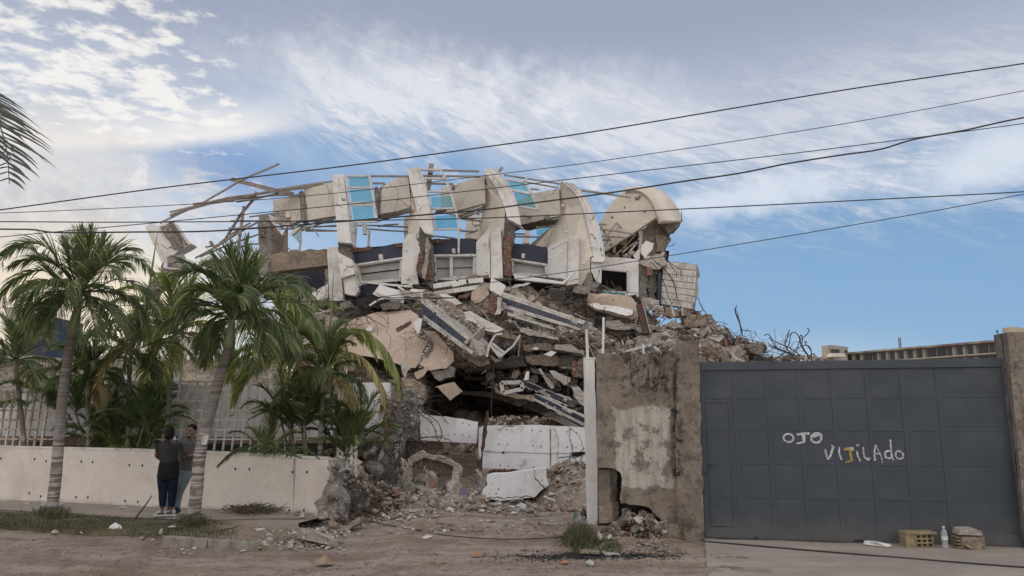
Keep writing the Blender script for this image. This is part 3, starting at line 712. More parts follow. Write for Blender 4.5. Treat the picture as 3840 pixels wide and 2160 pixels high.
while n < 105:
    x, y = rnd.uniform(1160, 3000), rnd.uniform(1080, 1390)
    if not inpoly(x, y+25) or incav(x, y) or (1290 < x < 1650 and y > 1180): continue
    s_ = rnd.uniform(.33, .75); lump(x, y, .25, s_, rnd.choices(RM, (6, 5, 4, 1, 1.5, 2))[0], rank(s_)); n += 1
n = 0
while n < 34:
    x, y = rnd.uniform(1300, 2200), rnd.uniform(1540, 1710); s_ = rnd.uniform(.3, .6)
    lump(x, y, .25, s_, rnd.choices(RM, (6, 3, 4, 1, .5, 1))[0], rank(s_)); n += 1
# broken layers of floors and splinters caught in the hollow
mb = MB()
for _ in range(420):
    x, y = rnd.uniform(1800, 2210), rnd.uniform(1390, 1590)
    if y > 1440+(x-1800)*.42: continue
    chunk(mb, P(x, y, 22.6+rnd.uniform(-.9, .6)), .1+.42*rnd.random()**2, rnd, .65, rnd.choices(range(6), (5, 4, 5, 1, .5, 2))[0])
for _ in range(200):
    x = rnd.uniform(1830, 2060); chunk(mb, P(x, 1582+rnd.uniform(-16, 20), rnd.uniform(19.5, 22)), .08+.25*rnd.random()**2, rnd, .6, rnd.choices(range(6), (3, 2, 7, 2, .5, 2))[0])
tag(mb.build('hollow_debris', RM, loc=(0, 0, 0)), kind='stuff')
mb = MB()
for _ in range(420):
    x, y = rnd.uniform(1160, 2900), rnd.uniform(1080, 1420)
    if not inpoly(x, y+20): continue
    p = hp(x, y, .45); d = Vector((rnd.gauss(0, 1), rnd.gauss(0, .5), rnd.gauss(0, .6))).normalized()*rnd.uniform(.12, .5); w_ = rnd.uniform(.02, .06); mb.cm = rnd.choices((0, 1, 2, 3), (3, 2, 3, 2))[0]; mb.bar(p-d, p+d, w_, w_*.6)
tag(mb.build('splinters', ['pale_rubble', 'white_rubble', 'beam_brown', 'rust'], loc=(0, 0, 0)), kind='stuff')
# rebar
def wires(name, specs, r=.009, mat='rebar', label=None, cat=None, group=None):
    mb = MB()
    for pts in specs: mb.tube(spl(pts, 5), r, 4)
    return mb.build(name, mat, loc=None)
def tangle(c, rx, ry, Y, n, r=.009, up=.0, L=.9):
    mb = MB()
    for _ in range(n):
        x, y = c[0]+rnd.gauss(0, rx), c[1]+rnd.gauss(0, ry); p = P(x, y, Y+rnd.uniform(-.3, .3)); d = Vector((rnd.gauss(0, 1), rnd.gauss(0, .5), rnd.gauss(0, .7)+up)).normalized(); pts = [p]
        k = rnd.uniform(.4, 1)*L/6
        for i in range(6):
            d = (d+Vector((rnd.gauss(0, .35), rnd.gauss(0, .2), rnd.gauss(0, .35)-.12))).normalized(); p = p+d*k; pts.append(p)
        mb.tube(spl(pts, 3), r*rnd.uniform(.6, 1.2), 4)
    return tag(mb.build('rebar_tangle', 'rebar', loc=(0, 0, 0)), kind='stuff')
tangle((2230, 1160), 70, 35, 24.2, 90, L=1.5); tangle((2710, 1285), 55, 24, 24.2, 70, .0065, L=1.1); tangle((2860, 1335), 65, 12, 24, 60, .0065, L=1.0)
tangle((2500, 1250), 60, 40, 23.3, 50, L=1.5); tangle((1400, 1160), 60, 22, 24.6, 60, L=1.3); tangle((2000, 1260), 120, 40, 21.5, 60, .007, L=1.0)
tangle((1500, 1560), 35, 30, 18.6, 45, .007, L=1.1); tangle((1520, 1780), 90, 45, 15.6, 40, .0055, L=1.0); tangle((1330, 1820), 28, 45, 14.0, 40, .005, L=.8)
tangle((2080, 1470), 60, 50, 21.5, 50, .007, L=1.3); tangle((1750, 1250), 130, 40, 20.6, 50, .006, L=1.0); tangle((1300, 1180), 60, 40, 22.5, 60, .008, L=1.1); tangle((1480, 1620), 50, 60, 17.4, 70, .007, L=1.3); tangle((2150, 1450), 40, 60, 22, 30, .008, L=1.2); tangle((2960, 1340), 40, 8, 23.8, 26, .007, L=.9)
# ------------------------------------------------------------------ the collapsed building
rb = thing('ruined_building', 'collapsed white building with curved concrete ribs and blue glass panes above the rubble', 'building', (-1.5, 24.5, 0))
ROUGH = ('broken_concrete', 'pale_rubble', 'brown_rubble', 'beam_brown', 'brick_rubble', 'painted_shade', 'beige_slab')
def part(name, pts, Y, th, mat, jag=0, edges=None, bevel=0, parent=None, step=.12, off=(0, 0, 0), label=None):
    mb = MB(); prism(mb, pts, Y, th, jag, edges, step, off, rnd); o = mb.build(name, mat, parent or rb, bevel=bevel)
    if jag >= .03 and mat in ROUGH: rocky(o, jag*1.0, .13)
    if label: o['label'] = label
    return o
def plank(name, pts, Y, w, h, mat, parent=None, label=None, bevel=0):
    mb = MB(); W = world_pts(pts, Y)
    for a, b in zip(W, W[1:]): mb.bar(a, b+(b-a).normalized()*w*.3, w, h)
    o = mb.build(name, mat, parent or rb, bevel=bevel)
    if label: o['label'] = label
    return o
Z0 = 24.0
# --- curved ribs: flat side leaf plus a thick outer edge
def rib(A, B, side, YA, YB, th=.4, jag_edges=None, lip=True, label=None):
    mb = MB(); n = len(A)
    pts = [(*a, ya) for a, ya in zip(A, YA)]+[(*b, yb) for b, yb in zip(B[::-1], YB[::-1])]
    W = world_pts(pts, 0)
    front = W
    back = [p+Vector((0, th, 0)) for p in W]
    # quads strip front/back so that the curve shades well
    V = front+back; m_ = 2*n; Fc = []
    for i in range(n-1):
        a, b, c, d = i, i+1, m_-2-i, m_-1-i
        Fc.append((a, b, c, d)); Fc.append((d+m_, c+m_, b+m_, a+m_))
    for i in range(m_):
        j = (i+1) % m_; Fc.append((i, i+m_, j+m_, j))
    mb.add(V, Fc)
    o = mb.build('rib', 'white_concrete', rb)
    if label: o['label'] = label
    if lip:
        for t0, t1 in ((.0, .09), (.42, .50), (.92, 1.)):
            mb = MB(); f0 = []; f1 = []
            for a, b, ya, yb in zip(A, B, YA, YB):
                pa, pb = P(a[0], a[1], ya), P(b[0], b[1], yb); f0.append(pa.lerp(pb, t0)+Vector((0, -.035, 0))); f1.append(pa.lerp(pb, t1)+Vector((0, -.035, 0)))
            k = len(f0); V = f0+f1+[p+Vector((0, .05, 0)) for p in f0+f1]; Fc = []
            for i in range(k-1): Fc += [(i, i+1, k+i+1, k+i), (i, k+k+i, k+k+i+1, i+1), (k+i, k+i+1, 3*k+i+1, 3*k+i)]
            mb.add(V, Fc+[(0, k, 3*k, 2*k), (k-1, 3*k-1, 4*k-1, 2*k-1)]); mb.build('edge_moulding', 'white_concrete', o)
    if side:
        W = world_pts(side, 0); mb = MB(); mb.loft(W, [p+Vector((.05, th*.8, 0)) for p in W]); mb.build('rib_side', 'clean_cream', rb, bevel=.01)
    return o
def knob(px, py, Y, r=.05):
    mb = MB(); c = P(px, py, Y); A = []; B = []; D = []
    for a in np.linspace(0, 2*math.pi, 9)[:-1]:
        e = Vector((math.cos(a), 0, math.sin(a))); A.append(c+e*r); B.append(c+e*r*.6+Vector((0, -.07, 0)))
    mb.loft(B, A); mb.build('bolt_cap', 'white_paint', rb)
# rib 1
A = C2([(112, 230), (121, 330), (130, 430), (138, 520), (146, 620), (156, 730), (165, 840)]); B = C2([(215, 225), (225, 330), (236, 430), (247, 520), (260, 620), (268, 730), (282, 850)])
rib(A, B, None, [Z0+.6-.1*i for i in range(7)], [Z0+.6-.1*i for i in range(7)])
part('rib_stub', C2([(158, 920), (215, 960), (262, 985), (290, 1000), (312, 1128), (190, 1167)]), Z0-.05, .35, 'white_concrete', .012, {0, 1, 2})
part('rib_stub', C2([(208, 1158), (330, 1138), (350, 1278), (318, 1325), (262, 1318), (225, 1305)]), Z0+.1, .3, 'white_concrete', .03, {2, 3, 4})
part('wall_panel', C2([(60, 885), (165, 882), (217, 1368), (88, 1378)]), Z0+.35, .25, 'white_concrete', bevel=.01)
part('broken_column', C2([(165, 830), (285, 850), (285, 1010), (300, 1120), (215, 1150), (170, 960)]), Z0+.25, .3, 'broken_concrete', .05, None)
part('broken_column', C2([(290, 1010), (325, 1080), (370, 1225), (345, 1240), (330, 1190), (300, 1120)]), Z0+.05, .25, 'pale_rubble', .04, None)
part('broken_column', C2([(40, 1080), (90, 1100), (95, 1430), (20, 1420), (50, 1300)]), Z0+.55, .3, 'beam_brown', .05, None)
# rib 2
A = C2([(792, 168), (805, 240), (822, 320), (845, 410), (868, 495), (888, 590), (905, 690), (945, 755)]); B = C2([(888, 164), (918, 240), (945, 320), (968, 410), (988, 495), (1005, 590), (1018, 690), (1027, 778)])
rib(A, B, C2([(800, 230, 24.9), (822, 320, 24.8), (868, 495, 24.5), (905, 690, 24.3), (898, 765, 24.3), (795, 765, 25.3), (820, 600, 26), (818, 500, 26)]), [24.7-.1*i for i in range(8)], [24.6-.1*i for i in range(8)])
part('wall_panel', C2([(768, 600, 27.2), (800, 600, 27.2), (800, 770, 27.2), (757, 850, 27.2)]), 27.2, .25, 'cream_concrete', .02, {3})
part('wall_panel', C2([(750, 840), (795, 766), (893, 760), (907, 915), (905, 1000), (880, 1100), (895, 1222), (735, 1216)]), Z0+.3, .5, 'white_concrete', .03, {3, 4, 5}, bevel=0)
part('broken_column', C2([(905, 685), (960, 740), (1005, 790), (1012, 900), (1020, 1010), (1030, 1150), (1036, 1285), (960, 1210), (905, 1140), (905, 930)]), Z0+.28, .45, 'broken_concrete', .05, None)
part('brick_core', C2([(940, 930), (995, 1000), (1010, 1180), (960, 1190), (905, 1150), (872, 1110), (880, 1010)]), Z0+.12, .3, 'brick_rubble', .04, None)
part('broken_column', C2([(965, 800), (990, 790), (985, 950), (950, 1180), (925, 1160), (955, 950)]), Z0+.02, .15, 'pale_rubble', .03, None)
for p in ((780, 912), (795, 1172)): knob(*C2([p])[0], Z0+.3)
# rib 3
A = C3([(283, 178), (318, 250), (360, 310), (400, 380), (430, 440), (455, 500), (478, 570), (487, 625)]); B = C3([(375, 176), (430, 225), (475, 280), (515, 340), (548, 410), (575, 490), (598, 590), (612, 690)])
rib(A, B, C3([(283, 178, 25.0), (318, 250, 24.9), (400, 380, 24.6), (455, 500, 24.3), (478, 570, 24.2), (470, 700, 24.2), (450, 800, 24.2), (445, 1172, 24.2), (240, 1000, 25.6), (243, 670, 25.8), (268, 560, 26), (285, 400, 25.8)]), [24.6-.1*i for i in range(8)], [24.5-.1*i for i in range(8)])
part('broken_column', C3([(462, 510), (485, 600), (530, 655), (600, 665), (615, 690), (560, 722), (535, 860), (525, 1000), (522, 1180), (452, 1190), (445, 900), (460, 700)]), Z0+.15, .5, 'broken_concrete', .035, None)
part('brick_core', C3([(470, 770), (535, 800), (524, 1000), (518, 1150), (456, 1140), (450, 850)]), Z0+.05, .3, 'brick_rubble', .02, None)
part('wall_panel', C3([(205, 838, 24.6), (330, 710, 24.1), (335, 1163, 24.1), (212, 1140, 24.6)]), 24, .3, 'white_paint', bevel=.01)
part('wall_panel', C3([(335, 708), (430, 708), (450, 1170), (341, 1167)]), 24.0, .4, 'white_concrete', bevel=.01)
part('paint_flap', C3([(212, 850), (285, 815), (318, 760), (315, 880), (300, 895), (292, 840)]), 24.05, .02, 'white_paint', .01, {3, 4})
for p in ((285, 855), (225, 905), (302, 1108), (340, 650), (332, 655)): knob(*C3([p])[0], 23.98)
# rib 4
A = C3([(975, 293), (1018, 320), (1060, 355), (1100, 395), (1130, 440), (1160, 500), (1185, 580), (1212, 680), (1235, 780), (1255, 880), (1272, 985)]); B = C3([(1075, 306), (1130, 350), (1175, 395), (1212, 445), (1245, 505), (1275, 570), (1305, 660), (1328, 750), (1348, 840), (1365, 920), (1380, 1000)])
rib(A, B, C3([(975, 293, 24.9), (1018, 320, 24.8), (1060, 355, 24.7), (1100, 395, 24.6), (1130, 440, 24.5), (1160, 500, 24.4), (1185, 580, 24.3), (1212, 680, 24.2), (1255, 880, 24.1), (1268, 965, 24.0), (1240, 975, 24.0), (1238, 1130, 24.0), (1205, 1160, 24.1), (1165, 1230, 24.1), (1100, 1240, 24.2), (1030, 1232, 24.2), (850, 1140, 25.4), (855, 885, 25.5), (915, 680, 25.6), (965, 560, 25.5), (955, 380, 25.3)]), [24.6-.06*i for i in range(11)], [24.5-.06*i for i in range(11)], th=.45)
part('rib_foot', C3([(1250, 985), (1275, 975), (1382, 1002), (1352, 1022), (1260, 1018)]), 23.75, .4, 'white_paint', bevel=.01)
part('rib_foot', C3([(1254, 1018), (1346, 1022), (1340, 1212), (1300, 1205), (1270, 1150), (1252, 1100), (1240, 1180)]), 23.9, .4, 'white_concrete', .025, {3, 4, 5})
part('wall_panel', C3([(855, 888, 24.7), (1045, 786, 24.0), (1040, 1180, 24.0), (858, 1160, 24.7)]), 24, .3, 'white_paint', bevel=.01)
part('wall_panel', C3([(1047, 784), (1142, 792), (1135, 1215), (1032, 1232)]), 23.98, .35, 'white_concrete', bevel=.01)
plank('groove', C3([(885, 908), (1035, 838), (1028, 1160)]), 23.93, .012, .012, 'rust')
for p in ((983, 932), (877, 985), (1180, 1035), (1020, 748), (990, 510), (968, 1160), (1250, 880)): knob(*C3([p])[0], 23.95)
part('broken_foot', C3([(1240, 1100), (1262, 1200), (1335, 1212), (1290, 1290), (1180, 1310), (1080, 1290), (1100, 1245), (1190, 1225), (1215, 1160)]), 23.85, .5, 'broken_concrete', .04, None)
# --- cream radial walls between the ribs (they run away from us to the left)
def radial(pts, jag=0, edges=None): return part('radial_wall', pts, 25, .28, 'cream_concrete', jag, edges)
radial(C1([(1265, 442, 27.5), (1290, 462, 27.3), (1505, 400, 26.2), (1515, 640, 26.2), (1400, 690, 26.6), (1265, 655, 27.5)]), .015, {3, 4})
radial(C1([(1548, 362, 26.0), (1812, 300, 25.1), (1835, 572, 25.1), (1835, 600, 25.1), (1560, 645, 26.0)]), .01, {4})
part('broken_joint', C1([(1503, 385), (1535, 375), (1562, 500), (1562, 650), (1520, 650), (1512, 520)]), 25.9, .35, 'broken_concrete', .03, None)
radial(C2([(543, 392, 26.4), (565, 335, 26.3), (690, 262, 25.6), (797, 232, 25.0), (822, 500, 25.0), (822, 520, 25.0), (700, 560, 25.5), (532, 585, 26.4)]), .03, {0, 7})
part('broken_joint', C2([(487, 345), (512, 338), (530, 400), (560, 330), (590, 305), (560, 380), (542, 450), (535, 590), (505, 600), (500, 470)]), 26.3, .35, 'broken_concrete', .03, None)
part('wall_soffit', C2([(532, 586, 26.2), (700, 562, 25.5), (822, 520, 25), (825, 560, 25.6), (640, 605, 26.4), (528, 612, 26.8)]), 25, .2, 'white_concrete', .02, {4})
radial(C2([(1090, 352, 27.0), (1225, 318, 26.4), (1460, 240, 25.4), (1470, 520, 25.4), (1250, 600, 26.3), (1100, 560, 27.0)]), .015, {4})
radial(C3([(0, 325, 26.3), (280, 232, 25.2), (290, 485, 25.2), (30, 555, 26.3), (0, 560, 26.4)]), .01, {3})
part('wall_soffit', C3([(30, 556, 26.2), (290, 487, 25.2), (292, 515, 25.6), (150, 560, 26.4), (40, 590, 27)]), 25, .2, 'white_concrete', .015, {3})
part('broken_joint', C3([(-22, 330), (10, 322), (-2, 345), (5, 360), (-18, 350)]), 26.2, .2, 'broken_concrete', .02, None)
radial(C3([(560, 480, 26.2), (720, 398, 25.9), (958, 355, 25.1), (968, 600, 25.1), (620, 682, 26.1), (575, 600, 26.2)]), .01, {4})
part('wall_soffit', C3([(620, 680, 26), (955, 628, 25.1), (930, 665, 25.6), (700, 720, 26.4), (640, 712, 26.6)]), 25, .25, 'broken_concrete', .02, {2, 3})
part('rubble_perch', C3([(820, 625), (835, 600), (870, 600), (885, 630), (850, 640)]), 25.2, .25, 'broken_concrete', .02, None)
# rear ribs seen through the gaps
part('rear_rib', C2([(1330, 640), (1360, 570), (1440, 600), (1440, 810), (1310, 808)]), 29, .4, 'cream_concrete')
part('rear_rib', C3([(120, 640), (262, 590), (262, 690), (150, 806), (105, 806)]), 29.3, .4, 'cream_concrete')
part('rear_rib', C3([(650, 715), (695, 720), (690, 850), (625, 850)]), 29.6, .4, 'cream_concrete')
part('rear_wall', C3([(700, 858, 28), (920, 670, 26), (925, 760, 26), (850, 880, 26.5), (720, 890, 28)]), 27, .3, 'cream_concrete', .015, {3})
part('rear_wall', C3([(165, 806, 27.5), (240, 720, 26.2), (245, 810, 26.2)]), 27, .3, 'cream_concrete', .01)
# --- dark interior behind the bands so no sky shows through the rooms
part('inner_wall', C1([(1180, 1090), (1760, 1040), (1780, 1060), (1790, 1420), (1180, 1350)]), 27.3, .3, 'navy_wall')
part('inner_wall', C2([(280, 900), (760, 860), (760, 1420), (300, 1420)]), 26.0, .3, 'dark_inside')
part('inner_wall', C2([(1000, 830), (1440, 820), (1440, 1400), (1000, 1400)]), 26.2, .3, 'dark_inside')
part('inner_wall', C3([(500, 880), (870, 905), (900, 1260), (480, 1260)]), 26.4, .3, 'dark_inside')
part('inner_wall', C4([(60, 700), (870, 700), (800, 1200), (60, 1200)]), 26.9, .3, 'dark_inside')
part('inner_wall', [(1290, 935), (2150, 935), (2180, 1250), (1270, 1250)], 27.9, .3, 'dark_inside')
part('inner_floor', C2([(-60, 1330), (1450, 1330), (1450, 1500), (-60, 1500)]), 25.4, 2.0, 'painted_shade')
# --- navy bands and windows
def band(pts, Y=24.9, edges={0}): return part('navy_band', pts, Y, .3, 'navy_wall', .02, edges)
band(C2([(278, 930), (460, 905), (640, 862), (752, 846), (756, 978), (520, 1015), (290, 1042)]), 24.8, {0, 1, 2})
part('brick_coping', C2([(270, 893), (460, 878), (465, 915), (280, 942)]), 24.75, .4, 'brick_rubble', .02, None)
part('brick_coping', C2([(680, 860), (755, 845), (752, 885), (690, 885)]), 24.75, .4, 'brick_rubble', .02, None)
band(C2([(1012, 822), (1130, 818), (1400, 808), (1414, 957), (1015, 960)]), 24.9)
part('brick_coping', C2([(1000, 815), (1140, 812), (1135, 850), (1010, 850)]), 24.85, .4, 'brick_rubble', .025, None)
part('brick_coping', C2([(1090, 812), (1370, 803), (1370, 815), (1090, 822)]), 25.0, .4, 'brick_rubble', .01, None)
band(C3([(-10, 812), (190, 808), (208, 952), (-10, 958)]), 24.95)
band(C3([(540, 848), (700, 862), (852, 890), (850, 1037), (525, 992)]), 24.9)
def louvre(q, Y, n=2, gap=.10, label=None):
    W = [P(x, y, Y) for x, y in q]; fr = MB()
    for a, b in ((0, 1), (1, 2), (2, 3), (3, 0)): fr.bar(W[a], W[b], .10, .07, up=(0, 1, 0))
    f = fr.build('window', 'frame_metal', rb, bevel=.006)
    W2 = [w+Vector((0, .02, 0)) for w in W]; c = sum(W2, Vector())/4; W2 = [w.lerp(c, .09) for w in W2]
    fr = MB()
    for a, b in ((0, 1), (1, 2), (2, 3), (3, 0)): fr.bar(W2[a], W2[b], .05, .1, up=(0, 1, 0))
    fr.build('inner_frame', 'frame_metal', f)
    for i in range(n):
        v0, v1 = .02+i/n*.96, .02+(i+1)/n*.96-gap/n
        A = [bil(W2, .02, v0), bil(W2, .98, v0), bil(W2, .98, v1), bil(W2, .02, v1)]
        A = [A[0]+Vector((0, .10, 0)), A[1]+Vector((0, .10, 0)), A[2]+Vector((0, .04, 0)), A[3]+Vector((0, .04, 0))]
        m_ = MB(); m_.loft(A, [p+Vector((0, .03, 0)) for p in A]); m_.build('slat', 'louvre', f)
    return f
louvre(C2([(322, 1052), (752, 988), (738, 1180), (362, 1215)]), 24.75, 2)
louvre(C2([(1028, 966), (1412, 960), (1402, 1168), (1036, 1188)]), 24.8, 2, .04)
louvre(C3([(-20, 965), (200, 960), (208, 1165), (-20, 1165)]), 24.82, 2, .04)
louvre(C3([(527, 1000), (850, 1052), (850, 1150), (527, 1125)]), 24.75, 1)
part('blind', C3([(525, 1035), (748, 1065), (745, 1138), (525, 1108)]), 24.95, .03, 'white_concrete')
for q in (C2([(528, 953), (566, 948), (572, 998), (534, 1000)]), C2([(1193, 898), (1225, 898), (1227, 940), (1196, 941)]), C3([(618, 940), (650, 944), (645, 988), (614, 982)])):
    part('wall_lamp', q, 24.7, .12, 'frame_metal', bevel=.01)
part('lintel', C2([(290, 1042), (756, 978), (756, 990), (292, 1056)]), 24.68, .12, 'white_concrete')
part('lintel', C2([(1012, 957), (1440, 953), (1440, 966), (1012, 970)]), 24.72, .12, 'white_concrete')
part('lintel', C3([(525, 988), (850, 1038), (850, 1052), (525, 1003)]), 24.68, .12, 'white_concrete')
part('navy_band', C2([(345, 1230), (520, 1240), (560, 1265), (380, 1330), (350, 1320)]), 24.7, .3, 'navy_wall')
part('navy_band', C2([(1065, 1180), (1200, 1185), (1290, 1195), (1070, 1215)]), 24.7, .3, 'navy_wall')
# --- ledges and fallen trim below the windows
plank('ledge', C2([(370, 1200), (600, 1225), (830, 1245)]), 24.3, .10, .07, 'white_concrete')
plank('ledge', C2([(1030, 1245), (1240, 1215), (1460, 1190)]), 24.2, .25, .16, 'white_concrete')
plank('ledge', C2([(1040, 1225), (1240, 1195), (1400, 1150)]), 24.4, .12, .08, 'beam_brown')
plank('ledge', C2([(1035, 1310), (1200, 1285), (1440, 1250)]), 23.9, .2, .14, 'white_concrete')
part('fallen_fascia', C2([(475, 1308), (500, 1280), (540, 1222), (640, 1255), (780, 1292), (700, 1245), (720, 1240), (795, 1290), (830, 1262), (942, 1270), (922, 1372), (765, 1347), (752, 1396), (520, 1332)]), 23.4, .12, 'white_paint', .008, {0, 1, 12, 13})
plank('fascia_moulding', C2([(500, 1290), (620, 1330), (740, 1360)]), 23.36, .03, .03, 'white_paint')
plank('fascia_moulding', C2([(515, 1310), (620, 1345), (735, 1365)]), 23.36, .02, .02, 'frame_metal')
plank('trim_piece', C2([(450, 1415), (520, 1370), (580, 1350)]), 23.3, .10, .05, 'white_concrete')
plank('trim_piece', C2([(770, 1245), (835, 1220)]), 23.5, .06, .04, 'white_paint')
part('fallen_gutter', C3([(545, 1130), (990, 1198), (1095, 1100), (1112, 1112), (995, 1222), (560, 1178)]), 23.5, .2, 'white_paint', bevel=.01)
plank('ledge', C3([(-10, 1235), (120, 1200), (250, 1190)]), 24.0, .2, .14, 'white_concrete')
plank('ledge', C3([(-10, 1210), (250, 1165), (340, 1145)]), 24.2, .1, .1, 'beam_brown')
part('shade_wall', C2([(330, 1330), (480, 1300), (620, 1350), (700, 1420), (340, 1440)]), 24.2, .4, 'painted_shade', .04, None)  # cavity shade painted into the wall's dark colour
# --- left wing
part('roof_beam', C1([(1130, 985), (1330, 938), (1600, 925), (1752, 912), (1758, 1050), (1500, 1080), (1228, 1112), (1228, 1010)]), 24.6, .5, 'beam_brown', .02, {0, 1, 2, 3})
part('roof_beam', C1([(1320, 925), (1740, 900), (1745, 940), (1500, 950)]), 24.9, .5, 'brown_rubble', .03, None)
part('broken_column', C1([(1130, 600), (1228, 600), (1248, 760), (1250, 968), (1200, 975), (1140, 965), (1135, 780)]), 24.7, .35, 'broken_concrete', .02, None)
part('brick_core', C1([(1150, 700), (1192, 700), (1192, 790), (1145, 795)]), 24.62, .2, 'brick_rubble', .015, None)
part('plaster_leaf', C1([(1232, 606, 24.7), (1356, 772, 25.6), (1345, 925, 25.6), (1250, 945, 24.7), (1246, 760, 24.7)]), 25, .1, 'beam_brown', .01, {2})
plank('ledge', C1([(1228, 612), (1352, 775)]), 24.7, .06, .05, 'cream_concrete')
part('plaster_leaf', C1([(1345, 780), (1392, 700), (1392, 925), (1340, 925)]), 25.8, .1, 'beam_brown')
part('broken_column', C1([(1150, 975), (1230, 985), (1225, 1130), (1205, 1220), (1150, 1150), (1120, 1050)]), 24.5, .4, 'broken_concrete', .05, None)
part('roof_slab', C1([(620, 1010), (820, 985), (1150, 1000), (1150, 1060), (820, 1080), (640, 1060)]), 25.6, .8, 'beam_brown', .04, None)
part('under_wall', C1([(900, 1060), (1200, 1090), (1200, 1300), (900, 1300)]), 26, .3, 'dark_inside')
part('leaning_block', C1([(108, 706), (155, 672), (230, 692), (300, 655), (345, 650), (482, 858), (512, 842), (520, 855), (465, 890), (400, 922), (430, 1020), (330, 1042), (272, 1056)]), 25.2, .55, 'white_concrete', .012, {9, 10}, label='tilted white concrete block hanging at the far left of the ruin')
part('broken_core', C1([(232, 705), (270, 690), (335, 662), (400, 760), (455, 880), (400, 905), (355, 895), (330, 830), (275, 775)]), 25.12, .2, 'broken_concrete', .03, None)
plank('block_edge', C1([(345, 655), (480, 858)]), 25.1, .10, .06, 'beam_brown')
part('broken_core', C1([(305, 985), (400, 930), (430, 1022), (340, 1040)]), 25.1, .3, 'broken_concrete', .04, None)
part('block_side', C1([(110, 712), (150, 725), (300, 1040), (272, 1056)]), 25.14, .1, 'cream_concrete')
part('collapsed_arm', C1([(280, 1015), (370, 1030), (440, 1040), (440, 1075), (360, 1100), (300, 1180), (240, 1260), (180, 1330), (130, 1290), (150, 1220), (250, 1130)]), 25.1, .5, 'broken_concrete', .06, None)
part('arm_trim', C1([(280, 1015), (305, 1020), (300, 1075), (270, 1070)]), 25.0, .1, 'white_paint')
plank('arm_trim', C1([(285, 1075), (430, 1085)]), 25.0, .05, .05, 'frame_metal')
plank('arm_trim', C1([(150, 1210), (250, 1140), (300, 1110)]), 24.9, .10, .10, 'beam_brown')
# --- bent roof purlins of the left wing
def purlins(C, L, Y, w, h, name='roof_purlin', mat='purlin_metal', jit=.3):
    for pts in L: plank(name, C(pts), Y+rnd.uniform(-jit, jit), w, h, mat)
purlins(C1, [[(330, 568), (500, 530), (660, 485), (850, 440), (1100, 405), (1300, 365), (1550, 325), (1800, 290)],
             [(330, 600), (480, 550), (700, 490), (900, 460), (1150, 400), (1370, 370), (1600, 345), (1720, 320)],
             [(540, 498), (700, 475), (1040, 440), (1300, 415), (1500, 415)], [(935, 475), (1100, 450), (1300, 400), (1480, 350), (1720, 310)],
             [(240, 668), (420, 580), (620, 490), (720, 430), (810, 380), (930, 308)], [(930, 308), (1060, 240), (1200, 185), (1318, 132)],
             [(345, 590), (600, 515), (850, 452), (1200, 395), (1500, 345)]], 26, .05, .06)
purlins(C1, [[(885, 270), (1100, 325), (1300, 375), (1445, 405)]], 26.2, .06, .14)
purlins(C1, [[(1115, 385), (1090, 450), (965, 600), (845, 795)]], 26.4, .14, .05)
purlins(C1, [[(1002, 515), (985, 640), (965, 780), (950, 900)]], 26.3, .10, .05)
purlins(C1, [[(880, 648), (1400, 650), (1830, 655)], [(862, 714), (1200, 712), (1840, 738)], [(1050, 612), (1250, 585), (1400, 572)], [(1250, 600), (1500, 618), (1830, 610)],
             [(1060, 665), (850, 790), (760, 870), (655, 885)], [(600, 975), (850, 870), (1140, 768)], [(560, 985), (740, 890), (960, 740), (1130, 660)], [(750, 885), (900, 790), (1140, 650)],
             [(970, 885), (1060, 860), (1150, 855)], [(700, 870), (780, 915), (850, 945)], [(1400, 720), (1600, 680), (1835, 625)], [(1510, 710), (1700, 700), (1840, 690)], [(1560, 740), (1840, 738)],
             [(1520, 740), (1650, 690), (1840, 620)]], 26.4, .045, .05)
plank('frame_post', C1([(1590, 670), (1640, 730), (1675, 782)]), 26.2, .07, .05, 'frame_metal')
plank('frame_post', C1([(1395, 700), (1388, 880)]), 26, .05, .05, 'frame_metal'); plank('frame_post', C1([(1385, 880), (1435, 925)]), 26, .05, .05, 'frame_metal')
plank('frame_post', C1([(1512, 735), (1515, 830), (1505, 925)]), 26, .08, .05, 'frame_metal'); plank('frame_post', C1([(1440, 770), (1500, 835)]), 26, .06, .05, 'frame_metal')
part('pane', C1([(1445, 755), (1498, 738), (1500, 825)]), 26.05, .01, 'blue_glass')
part('hanging_block', C1([(1420, 770), (1470, 708), (1508, 715), (1440, 778)]), 25.6, .15, 'cream_concrete')
part('hanging_block', C1([(1378, 568), (1418, 566), (1422, 615), (1380, 618)]), 25.6, .15, 'cream_concrete')
plank('strut', C1([(1388, 600), (1440, 700)]), 25.7, .12, .08, 'purlin_metal'); plank('strut', C1([(1302, 560), (1350, 720)]), 25.7, .1, .08, 'purlin_metal')
part('hanging_block', C1([(682, 835), (705, 826), (720, 858), (695, 866)]), 26, .12, 'purlin_metal')
